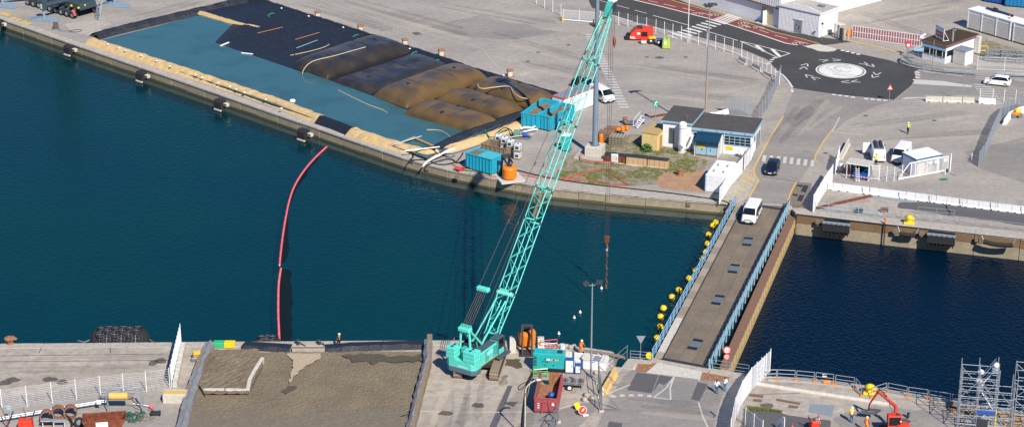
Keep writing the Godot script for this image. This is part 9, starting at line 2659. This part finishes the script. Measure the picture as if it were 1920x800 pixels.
	for s in [-0.62,0.62]:
		put(t,"pendant",tb(bail+v3(0,0,s),top+v3(-0.3,0.2,s*0.7),0.032,5),wire)
		for u in [0.22,0.42,0.62,0.82]:put(t,"pendant_link",tb(bail.lerp(top,u)+v3(0,0,s*lerpf(1,0.7,u)),bail.lerp(top,u+0.012)+v3(0,0,s*lerpf(1,0.7,u)),0.075,5),wire)
	# hoist ropes inside the boom and the hook below the head
	for s in [-0.2,0.2]:put(t,"hoist_rope",tb(v3(-1.2,3.2,s),top+v3(-0.1,0.3,s),0.022,4),wire)
	var hk:=v3(top.x+0.2,4.9,0)
	for s in [-0.24,0.0,0.24]:put(t,"hoist_fall",tb(v3(hk.x,top.y-0.4,s),v3(hk.x,hk.y+0.6,s),0.024,4),wire)
	var hb:=put(t,"hook_block",MB.new().hull([[-0.14,-0.4,0.5,0.16,0.3,0.06],[0.14,-0.4,0.5,0.16,0.3,0.06]]),mt("hook_cream",c8(226,200,160),0.6,0,"rust",0.8),hk)
	put(hb,"cheek_plate",MB.new().bev(v3(0.17,0.1,0),v3(0.06,0.6,0.4),0.02),mats.rust)
	put(hb,"hook",MB.new().path([v3(0,-0.3,0),v3(0,-0.7,0),v3(0.22,-0.95,0),v3(0.1,-1.2,0),v3(-0.18,-1.1,0)],0.09,6),mats.rust)
	var ch:=MB.new()
	for k in 18:
		var y:=hk.y-1.2-k*0.28
		ch.tube(v3(hk.x+0.06*sin(k*1.3),y,0.07*cos(k*2.1)),v3(hk.x+0.06*sin(k*1.3+1.3),y-0.3,0.07*cos(k*2.1+2.1)),0.13+0.04*sin(k*0.9),6)
	put(t,"hanging_chain",ch,mt("chain_brown",c8(84,66,58),0.8))
	put(t,"sling_tag",MB.new().ball(v3(hk.x,hk.y-1.3,0),v3(0.16,0.24,0.16),8,5),mats.blue_pale)
	var ahx:=top.x+0.85
	put(t,"aux_rope",tb(v3(ahx,top.y,0.1),v3(ahx,29.7,0.1),0.022,4),wire)
	put(t,"aux_hook",MB.new().lathe([Vector2(0.04,-0.9),Vector2(0.09,-0.6),Vector2(0.18,-0.35),Vector2(0.22,0.1),Vector2(0.15,0.35),Vector2(0.04,0.5)],12,Transform3D(Basis(),v3(ahx,29.3,0.1))),mt("hook_red",c8(150,70,48),0.6))

func wheels(t:Node3D,xs:Array,w:float,r:float)->void:
	for x in xs:
		for s in [-1,1]:
			var tf:=Transform3D(Basis(Vector3.RIGHT,PI/2),v3(x,r,s*(w-0.12)))
			var k:=put(t,"wheel",MB.new().lathe([Vector2(0.01,-0.11),Vector2(r*0.9,-0.11),Vector2(r,-0.06),Vector2(r,0.06),Vector2(r*0.9,0.11),Vector2(0.01,0.11)],16,tf),mats.rubber)
			put(k,"rim",MB.new().lathe([Vector2(r*0.62,0.115*s),Vector2(r*0.55,0.13*s),Vector2(0.01,0.12*s)],12,tf),mats.galv)

func lamps(t:Node3D,front:float,rear:float,w:float,y:float)->void:
	for s in [-1,1]:
		put(t,"headlight",bv(front,y,s*w,0.16,0.15,0.3,0.03),mats.galv)
		put(t,"tail_light",bv(rear,y+0.1,s*w,0.08,0.28,0.16,0.02),mats.red)

func hatchback(label:String,at:Vector3,turn:float,paint:Material)->Node3D:
	var t:=thing("parked_car",label,"car",at,turn)
	put(t,"body",MB.new().hull([[-2.02,0.38,0.82,0.74,0.70,0.08],[-1.94,0.26,0.96,0.82,0.79,0.08],[-1.0,0.22,0.97,0.87,0.84,0.08],[0.7,0.22,0.95,0.87,0.84,0.08],[1.2,0.22,0.92,0.87,0.82,0.08],[1.75,0.24,0.78,0.84,0.74,0.1],[1.96,0.28,0.66,0.76,0.66,0.08],[2.03,0.36,0.56,0.66,0.6,0.05]]),paint)
	put(t,"windows",MB.new().hull([[-1.86,0.94,1.02,0.74,0.72,0.03],[-1.42,0.94,1.40,0.79,0.63,0.04],[-0.2,0.94,1.44,0.80,0.64,0.04],[0.35,0.94,1.40,0.80,0.63,0.04],[1.25,0.9,0.95,0.76,0.74,0.02]]),mats.glass)
	put(t,"roof",MB.new().hull([[-1.62,1.32,1.39,0.62,0.58,0.03],[-1.3,1.40,1.46,0.63,0.58,0.03],[-0.2,1.43,1.50,0.64,0.58,0.03],[0.35,1.38,1.45,0.63,0.58,0.03]]),paint)
	for s in [-1,1]:
		put(t,"pillar",tb(v3(1.22,0.94,s*0.75),v3(0.35,1.42,s*0.62),0.035,5),paint)
		put(t,"pillar",tb(v3(-0.35,0.94,s*0.81),v3(-0.35,1.44,s*0.64),0.04,5),mats.black)
		put(t,"pillar",tb(v3(-1.8,0.95,s*0.74),v3(-1.4,1.42,s*0.62),0.07,5),paint)
		put(t,"mirror",bv(0.85,1.0,s*0.98,0.14,0.14,0.2,0.04),paint)
		for x in [-0.35,0.75]:put(t,"door_seam",bx(x,0.6,s*0.872,0.02,0.6,0.01),mats.black)
	wheels(t,[-1.25,1.28],0.87,0.32)
	lamps(t,1.86,-1.98,0.62,0.62)
	put(t,"grille",bx(2.0,0.45,0,0.08,0.16,0.9),mats.black)
	put(t,"number_plate",bx(2.04,0.5,0,0.03,0.1,0.5),mats.white)
	put(t,"number_plate",bx(-2.03,0.6,0,0.03,0.1,0.5),mats.white)
	return t

func van(label:String,at:Vector3,turn:float,paint:Material,side_glass:=true)->Node3D:
	var t:=thing("van",label,"van",at,turn)
	put(t,"body",MB.new().hull([[-2.48,0.4,1.78,0.88,0.80,0.1],[-2.35,0.28,1.93,0.95,0.84,0.12],[0.8,0.26,1.97,0.97,0.85,0.14],[1.1,0.26,1.92,0.97,0.83,0.12],[1.78,0.26,1.18,0.96,0.84,0.1],[2.3,0.28,0.98,0.92,0.78,0.1],[2.46,0.34,0.78,0.82,0.70,0.08]]),paint)
	put(t,"windscreen",MB.new().quad_mesh([v3(1.16,1.86,-0.70),v3(1.16,1.86,0.70),v3(1.80,1.2,0.80),v3(1.80,1.2,-0.80)],0.03),mats.glass)
	for s in [-1,1]:
		put(t,"side_window",MB.new().quad_mesh([v3(0.25,1.12,s*0.955),v3(1.62,1.12,s*0.945),v3(1.18,1.74,s*0.885),v3(0.25,1.76,s*0.9)],0.03),mats.glass)
		if side_glass:put(t,"side_window",MB.new().quad_mesh([v3(-2.2,1.12,s*0.94),v3(0.1,1.12,s*0.955),v3(0.1,1.74,s*0.9),v3(-2.15,1.72,s*0.885)],0.03),mats.glass)
		put(t,"mirror",bv(1.5,1.2,s*1.1,0.16,0.28,0.18,0.04),mats.black)
		put(t,"sill",bx(-0.2,0.3,s*0.96,2.2,0.12,0.05),mats.black)
		put(t,"door_seam",bx(0.15,0.95,s*0.975,0.025,1.2,0.01),mats.black)
	wheels(t,[-1.6,1.5],0.97,0.34)
	lamps(t,2.3,-2.47,0.7,0.82)
	put(t,"grille",bx(2.43,0.72,0,0.06,0.14,1.0),mats.black)
	put(t,"bumper",bv(2.44,0.42,0,0.12,0.26,1.6,0.05),mats.steel_dark)
	put(t,"number_plate",bx(2.51,0.46,0,0.02,0.11,0.52),mats.white)
	put(t,"rear_window",bx(-2.45,1.4,0,0.05,0.5,1.3),mats.glass)
	return t

func build_vehicles()->void:
	var w:Material=mats.white_gloss
	var navy:=mt("navy_paint",c8(8,22,46),0.18)
	navy.clearcoat_enabled=true
	navy.clearcoat=0.6
	var blackp:=mt("black_paint",c8(22,26,32),0.2)
	var bt:float=-1.8744
	var vx:=Basis(Vector3.UP,bt).x
	van("white passenger van driving towards us on the bridge",v3(29.87,0,-233.28)-vx*2.5+v3(0,0.1,0),bt,w)
	var cx:=Basis(Vector3.UP,-1.8548).x
	hatchback("dark blue hatchback on the road by the zebra crossing",v3(34.82,0,-250.86)-cx*2.0,-1.8548,navy)
	hatchback("white hatchback on the road beside the crash barrier",v3(74.46,0,-290.3),2.7806,w)
	hatchback("black car parked behind the red-edged site container",v3(11.07,0,-288.88),-0.5740,blackp)
	# van behind the gate cabin
	var gx:=Basis(Vector3.UP,-1.9909).x
	van("white panel van parked beside the white-roofed cabin",v3(52.75,0,-255.36)-gx*2.4,-1.9909,w,false)
	var sv:=van("white service van with its cab door open by the shelter",v3(50.44,0,-255.98)+Basis(Vector3.UP,1.5051).x*2.4,1.5051,w,false)
	put(sv,"roof_rack",MB.new().box(v3(-0.6,2.02,0),v3(2.9,0.05,1.3)),mats.steel_grey)
	for z in [-0.35,0.35]:put(sv,"rack_load",bv(-0.5,2.15,z,2.6,0.2,0.4,0.05),mats.steel_dark)
	put(sv,"open_door",MB.new().bev(v3(0.9,1.05,-1.45),v3(0.1,1.5,1.0),0.04),w)
	red_box(v3(9.14,0,-278.82),0.8630,7.29)
	van("white van facing the striped walkway behind the red-edged container",v3(13.52,0,-283.31),-1.0590,w,false)

func red_box(at:Vector3,turn:float,l:float)->void:
	var t:=thing("site_container","white site container with red roof edges behind the blue skips","container",at,turn)
	var h:=2.7
	put(t,"body",bv(0,h/2+0.05,0,l,h,2.3,0.04),mats.white)
	put(t,"roof_sheet",bx(0,h+0.08,0,l-0.2,0.04,2.1),mats.galv)
	for s in [-1,1]:
		put(t,"roof_edge",bx(0,h+0.02,s*1.14,l+0.04,0.16,0.1),mats.red)
		put(t,"roof_edge",bx(s*l/2,h+0.02,0,0.1,0.158,2.2),mats.red)
		put(t,"side_panel",ribbed(l-0.3,h-0.3,0.5,0.02),mats.white,v3(0,0.15,s*1.15),0.0 if s>0 else PI)
	var d:=put(t,"hatch",bx(-l/2-0.02,1.5,0.2,0.05,0.9,1.0),mats.black)
	put(d,"frame",bx(-l/2-0.03,2.0,0.2,0.06,0.1,1.2),mats.white_dirty)

func figure(bones:Array,cell:float,k:float)->MB:
	# one continuous skin round tapered bones: [a, b, radius a, radius b, colour]
	var lo:=Vector3.ONE*1e9
	var hi:=Vector3.ONE*-1e9
	for b in bones:
		var r:float=maxf(b[2],b[3])+0.1
		lo=lo.min((b[0] as Vector3).min(b[1])-Vector3.ONE*r)
		hi=hi.max((b[0] as Vector3).max(b[1])+Vector3.ONE*r)
	var n:=Vector3i(((hi-lo)/cell).ceil())+Vector3i.ONE
	var total:=n.x*n.y*n.z
	var f:=PackedFloat32Array()
	f.resize(total)
	f.fill(1.0)
	var near:=PackedFloat32Array()
	near.resize(total)
	near.fill(1.0)
	var who:=PackedByteArray()
	who.resize(total)
	for bi in bones.size():
		var a:Vector3=bones[bi][0]
		var b:Vector3=bones[bi][1]
		var ra:float=bones[bi][2]
		var rb:float=bones[bi][3]
		var r:=maxf(ra,rb)+0.09
		var i0:=Vector3i(((a.min(b)-Vector3.ONE*r-lo)/cell).floor()).max(Vector3i.ZERO)
		var i1:=Vector3i(((a.max(b)+Vector3.ONE*r-lo)/cell).ceil()).min(n-Vector3i.ONE)
		var ab:=b-a
		var l2:=maxf(ab.length_squared(),1e-6)
		for x in range(i0.x,i1.x+1):
			for y in range(i0.y,i1.y+1):
				for z in range(i0.z,i1.z+1):
					var p:=lo+Vector3(x,y,z)*cell
					var t:=clampf((p-a).dot(ab)/l2,0.0,1.0)
					var d:=p.distance_to(a+ab*t)-lerpf(ra,rb,t)
					var ix:=(x*n.y+y)*n.z+z
					var o:=f[ix]
					var h:=clampf(0.5+0.5*(o-d)/k,0.0,1.0)
					f[ix]=lerpf(o,d,h)-k*h*(1.0-h)
					if d<near[ix]:
						near[ix]=d
						who[ix]=bi
	var m:=MB.new()
	m.colored=true
	var vid:={}
	var vp:=PackedVector3Array()
	var vc:=PackedColorArray()
	for x in n.x-1:
		for y in n.y-1:
			for z in n.z-1:
				var s:=Vector3.ZERO
				var c:=0
				var base:=(x*n.y+y)*n.z+z
				var first:=f[base]<0
				var mixed:=false
				for e in 8:
					var j:=base+(n.y*n.z if e & 1 else 0)+(n.z if e & 2 else 0)+(1 if e & 4 else 0)
					if (f[j]<0) != first:
						mixed=true
						break
				if not mixed:continue
				for e in [[0,1],[0,2],[0,4],[1,3],[1,5],[2,3],[2,6],[4,5],[4,6],[3,7],[5,7],[6,7]]:
					var j0:int=base+(n.y*n.z if e[0] & 1 else 0)+(n.z if e[0] & 2 else 0)+(1 if e[0] & 4 else 0)
					var j1:int=base+(n.y*n.z if e[1] & 1 else 0)+(n.z if e[1] & 2 else 0)+(1 if e[1] & 4 else 0)
					if (f[j0]<0)==(f[j1]<0):continue
					var t:=f[j0]/(f[j0]-f[j1])
					var p0:=Vector3(1 if e[0] & 1 else 0,1 if e[0] & 2 else 0,1 if e[0] & 4 else 0)
					var p1:=Vector3(1 if e[1] & 1 else 0,1 if e[1] & 2 else 0,1 if e[1] & 4 else 0)
					s+=p0.lerp(p1,t)
					c+=1
				vid[base]=vp.size()
				vp.append(lo+(Vector3(x,y,z)+s/c)*cell)
				vc.append(bones[who[base]][4])
	var grad:=func(p:Vector3)->Vector3:
		var q:=Vector3i((p-lo)/cell).clamp(Vector3i.ONE,n-Vector3i.ONE*2)
		var j:=(q.x*n.y+q.y)*n.z+q.z
		return Vector3(f[j+n.y*n.z]-f[j-n.y*n.z],f[j+n.z]-f[j-n.z],f[j+1]-f[j-1]).normalized()
	for x in range(1,n.x-1):
		for y in range(1,n.y-1):
			for z in range(1,n.z-1):
				var j:=(x*n.y+y)*n.z+z
				var ins:=f[j]<0
				for ax in 3:
					var st:int=[n.y*n.z,n.z,1][ax]
					if (f[j+st]<0)==ins:continue
					var u:int=[n.z,1,n.y*n.z][ax]
					var w:int=[1,n.y*n.z,n.z][ax]
					var q:=[j-u-w,j-w,j,j-u]
					if not (vid.has(q[0]) and vid.has(q[1]) and vid.has(q[2]) and vid.has(q[3])):continue
					if not ins:q.reverse()
					var i:=[vid[q[0]],vid[q[1]],vid[q[2]],vid[q[3]]]
					m.col=vc[i[0]]
					m.quadn(vp[i[0]],vp[i[1]],vp[i[2]],vp[i[3]],grad.call(vp[i[0]]),grad.call(vp[i[1]]),grad.call(vp[i[2]]),grad.call(vp[i[3]]))
	return m

func hand(m:MB,wrist:Vector3,dir:Vector3,out:Vector3,skin:Color)->void:
	# palm, four unequal fingers a little curled, and a thumb from the palm's side
	m.col=skin
	dir=dir.normalized()
	out=(out-dir*out.dot(dir)).normalized()
	var across:=dir.cross(out).normalized()
	m.bev(wrist+dir*0.05,Vector3(0.075,0.1,0.032),0.012,Basis(across,dir,across.cross(dir)))
	for i in 4:
		var o:=wrist+dir*0.1+across*(0.028-0.019*i)
		var l:float=[0.065,0.075,0.07,0.055][i]
		var mid:=o+dir*l*0.55+out*0.01
		m.tube(o,mid,0.0095,6,0.009)
		m.tube(mid,mid+(dir*0.75+out*0.6).normalized()*l*0.5,0.009,6,0.0075)
	var th:=wrist+dir*0.03+across*0.036
	m.tube(th,th+(dir*0.7+across*0.6).normalized()*0.035,0.011,6,0.01)
	m.tube(th+(dir*0.7+across*0.6).normalized()*0.035,th+(dir*0.9+across*0.45+out*0.3).normalized()*0.068,0.01,6,0.008)

func person(label:String,at:Vector3,turn:float,h:float,look:Dictionary)->Node3D:
	# faces local +z; look: top, legs, sleeve, skin, hat, hair, pose
	var t:=thing("person",label,"person",at,turn)
	var s:=h/1.78
	var skin:Color=c8(206,158,132).srgb_to_linear()
	var top:Color=(look.top as Color).srgb_to_linear()
	var legs:Color=(look.legs as Color).srgb_to_linear()
	var slv:Color=(look.get("sleeve",look.top) as Color).srgb_to_linear()
	var shoe:Color=c8(36,34,34).srgb_to_linear()
	var pose:String=look.get("pose","stand")
	var stride:=0.26 if pose=="walk" else 0.04
	var fem:bool=look.get("slim",false)
	var sw:=0.165 if fem else 0.195
	var hip:=v3(0,0.93,0)*s
	var chest:=v3(0,1.32,0.02)*s
	var neck:=v3(0,1.48,0.0)*s
	var lean:=v3(0,0,0.06 if pose in ["walk","bend"] else 0.0)*s
	chest+=lean*1.2; neck+=lean*2.0
	var head:=neck+v3(0,0.14,0.03)*s
	var B:=[]
	B.append([hip+v3(-0.07,0,0)*s,hip+v3(0.07,0,0)*s,0.135*s,0.135*s,legs])
	B.append([hip+v3(0,0.08,0)*s,chest,0.135*s,0.15*s,top])
	B.append([chest+v3(-sw*0.55,0.06,0)*s,chest+v3(sw*0.55,0.06,0)*s,0.115*s,0.115*s,top])
	B.append([chest+v3(0,0.1,0)*s,neck,0.09*s,0.062*s,top])
	B.append([neck,head-v3(0,0.04,0),0.056*s,0.055*s,skin])
	B.append([head+v3(0,-0.03,0.015)*s,head+v3(0,0.055,-0.01)*s,0.082*s,0.098*s,skin])
	B.append([head+v3(0,-0.02,0.10)*s,head+v3(0,0.01,0.095)*s,0.02*s,0.014*s,skin])
	var hands:=[]
	for d in [-1,1]:
		var st:float=stride*d
		var k:=hip+v3(0.09*d,-0.44,st*0.55+0.03)*s
		var an:=v3(0.1*d*s,0.09*s,(hip.z+st)*1.0)
		if pose=="walk" and d<0:an+=v3(0,0.05,-0.06)*s
		B.append([hip+v3(0.085*d,-0.04,0)*s,k,0.098*s,0.066*s,legs])
		B.append([k,an,0.068*s,0.048*s,legs])
		B.append([an+v3(0,-0.035,-0.03)*s,an+v3(0.02*d,-0.05,0.15)*s,0.045*s,0.04*s,shoe])
		var sh:=chest+v3(sw*d,0.11,0)*s
		var el:=sh+v3(0.07*d,-0.28,-0.04-st*0.4)*s
		var wr:=el+v3(0.0,-0.22,0.1-st*0.3)*s
		if pose=="carry" or pose=="bend":
			el=sh+v3(0.06*d,-0.26,0.06)*s
			wr=el+v3(-0.05*d,-0.02,0.24)*s
		elif pose=="phone" and d>0:
			el=sh+v3(0.08,-0.24,0.12)*s
			wr=el+v3(-0.06,0.2,0.12)*s
		elif pose=="akimbo" and d<0:
			el=sh+v3(-0.16,-0.22,-0.08)*s
			wr=hip+v3(-0.17,0.14,0.04)*s
		B.append([sh,el,0.06*s,0.047*s,slv])
		B.append([el,wr,0.047*s,0.034*s,slv if not look.get("bare",false) else skin])
		B.append([wr,wr+(wr-el).normalized()*0.05,0.032,0.03,skin])
		hands.append([wr+(wr-el).normalized()*0.03,wr-el,d])
	var m:=figure(B,0.026,0.035)
	for q in hands:hand(m,q[0],q[1],v3(-q[2]*0.6,0,0.6),skin)
	m.col=c8(30,24,22).srgb_to_linear()
	for d in [-1,1]:m.ball(head+v3(0.034*d,0.02,0.088)*s,v3(0.012,0.008,0.006),6,4)
	m.col=c8(150,84,78).srgb_to_linear()
	m.bev(head+v3(0,-0.065,0.09)*s,v3(0.05,0.012,0.012),0.003)
	m.col=skin
	for d in [-1,1]:m.ball(head+v3(0.097*d,0.01,-0.005)*s,v3(0.014,0.032,0.022),6,4)
	var bm:=mt("person_paint",Color.WHITE,0.75,0,"")
	bm.vertex_color_use_as_albedo=true
	put(t,"body",m,bm)
	if look.has("hat"):
		var hm:=mt("hat_"+str(look.hat),look.hat,0.35,0,"")
		put(t,"helmet",MB.new().lathe([Vector2(0.135,0.0),Vector2(0.125,0.02),Vector2(0.12,0.06),Vector2(0.09,0.115),Vector2(0.04,0.14),Vector2(0.005,0.143)],16,Transform3D(Basis.from_scale(v3(1,1,1.15)*s),head+v3(0,0.055,0.0)*s)),hm)
	else:
		var hair:=MB.new()
		hair.ball(head+v3(0,0.035,-0.025)*s,v3(0.108,0.115,0.115)*s,12,8)
		if look.get("long",false):hair.tube(head+v3(0,0.02,-0.07)*s,neck+v3(0,-0.12,-0.1)*s,0.075*s,8,0.05*s)
		put(t,"hair",hair,mt("hair_"+str(look.hair),look.hair,0.6,0,""))
	if look.has("band"):
		var vb:=MB.new()
		for y in [0.22,0.36]:vb.lathe([Vector2(0.158,0.0),Vector2(0.162,0.05)],16,Transform3D(Basis.from_scale(v3(1.02,1,0.98)*s),hip+v3(0,y-0.02,0.01+y*0.04)*s+lean*y*2.0))
		put(t,"reflective_band",vb,mt("band",look.band,0.4,0,""))
	return t

func build_people()->void:
	var orange:=c8(250,120,20)
	var yel:=c8(214,232,40)
	var white:=c8(236,236,232)
	var navy:=c8(30,36,50)
	var band:=c8(214,216,214)
	person("person in orange vest and white helmet striding along the near quay edge",v3(-19.18,0,-198.04),1.35,1.78,{top=orange,legs=navy,sleeve=c8(60,50,52),hat=white,pose="walk",band=band})
	person("person in full orange workwear and white helmet beside the lamp mast",v3(7.54,0,-196.44),0.6,1.8,{top=orange,legs=c8(244,130,30),hat=white,pose="bend",band=band})
	person("person in a white top and jeans with one arm bent at the hip",v3(21.54,0,-187.01)+v3(0,0.01,0),2.9,1.7,{top=white,legs=c8(44,96,130),hair=c8(40,28,22),pose="akimbo",slim=true,bare=true,long=true})
	person("person in a white top and blue jeans holding up a phone",v3(22.47,0,-187.62),2.7,1.72,{top=white,legs=c8(60,128,176),hair=c8(60,40,30),pose="phone",slim=true,bare=true,long=true})
	person("person in yellow and pink vest with blue jeans beside the excavator",v3(34.71,0,-180.59),2.9,1.78,{top=c8(238,226,70),sleeve=c8(240,90,90),legs=c8(52,92,128),hat=white,pose="stand",band=c8(244,96,96)})
	person("person in an orange vest at the frame's bottom beside the excavator",v3(35.89,0,-178.53),2.4,1.78,{top=orange,sleeve=c8(150,60,50),legs=c8(236,150,40),hat=c8(236,226,130),pose="stand",band=band})
	person("person in yellow vest and white helmet alone on the wide asphalt",v3(56.6,0,-267.91),-0.6,1.78,{top=yel,sleeve=yel,legs=navy,hat=white,pose="stand",band=band})
	person("person in yellow jacket and red cap behind the service van's open rear",v3(49.83,0,-254.94),3.0,1.74,{top=yel,legs=navy,hat=c8(226,90,70),pose="carry"})
	person("person in a yellow and dark vest under the shelter behind the ladder",v3(46.19,0,-250.86),0.8,1.74,{top=c8(190,210,50),sleeve=navy,legs=c8(40,84,150),hat=c8(240,240,160),pose="bend"})

func build_small()->void:
	# grass tufts over the soil
	var bl:=MB.new()
	for i in 7:
		var a:=TAU*i/7.0
		var b:=v3(cos(a)*0.06,0,sin(a)*0.06)
		var s:=v3(-sin(a),0,cos(a))*0.025
		bl.tri(b-s,b+s,b*2.4+v3(0,0.2,0))
	var spots:=[]
	var rg:=RandomNumberGenerator.new()
	rg.seed=12
	var nz:=FastNoiseLite.new()
	nz.seed=3; nz.frequency=0.14
	var areas:=[[v3(5.74,0,-250.26),v3(7.52,0,-258.08),v3(12.75,0,-263.24),v3(21.13,0,-265),v3(26.8,0,-256.82),v3(25.34,0,-252.68),v3(19.87,0,-251.06),v3(18.88,0,-248.07),v3(12.07,0,-247.09)],[v3(24.06,0,-183.4),v3(24.58,0,-184.11),v3(28,0,-183.16),v3(27.83,0,-182.69),v3(24.72,0,-183.4),v3(24.26,0,-182.22)]]
	for ar in areas:
		var pl:=PackedVector2Array()
		var lo:=Vector2(1e9,1e9)
		var hi:=Vector2(-1e9,-1e9)
		for p in ar:
			pl.append(Vector2(p.x,p.z))
			lo=lo.min(Vector2(p.x,p.z)); hi=hi.max(Vector2(p.x,p.z))
		for i in (9000 if ar==areas[0] else 900):
			var q:=Vector2(rg.randf_range(lo.x,hi.x),rg.randf_range(lo.y,hi.y))
			if Geometry2D.is_point_in_polygon(q,pl) and (ar==areas[1] or nz.get_noise_2d(q.x,q.y)>0.05):spots.append(q)
	var mm:=MultiMesh.new()
	mm.transform_format=MultiMesh.TRANSFORM_3D
	mm.mesh=bl.mesh()
	mm.instance_count=spots.size()
	for i in spots.size():
		mm.set_instance_transform(i,Transform3D(Basis(Vector3.UP,rg.randf()*TAU)*Basis.from_scale(Vector3.ONE*rg.randf_range(0.5,1.3)),v3(spots[i].x,0.0,spots[i].y)))
	var g:=MultiMeshInstance3D.new()
	g.multimesh=mm
	g.material_override=mt("blade",c8(118,124,70),0.9,0,"")
	g.name="grass"
	add_child(g)
	g.set_meta("kind","stuff")
	tag(g,"thin patchy grass on the soil behind the far quay edge","grass")
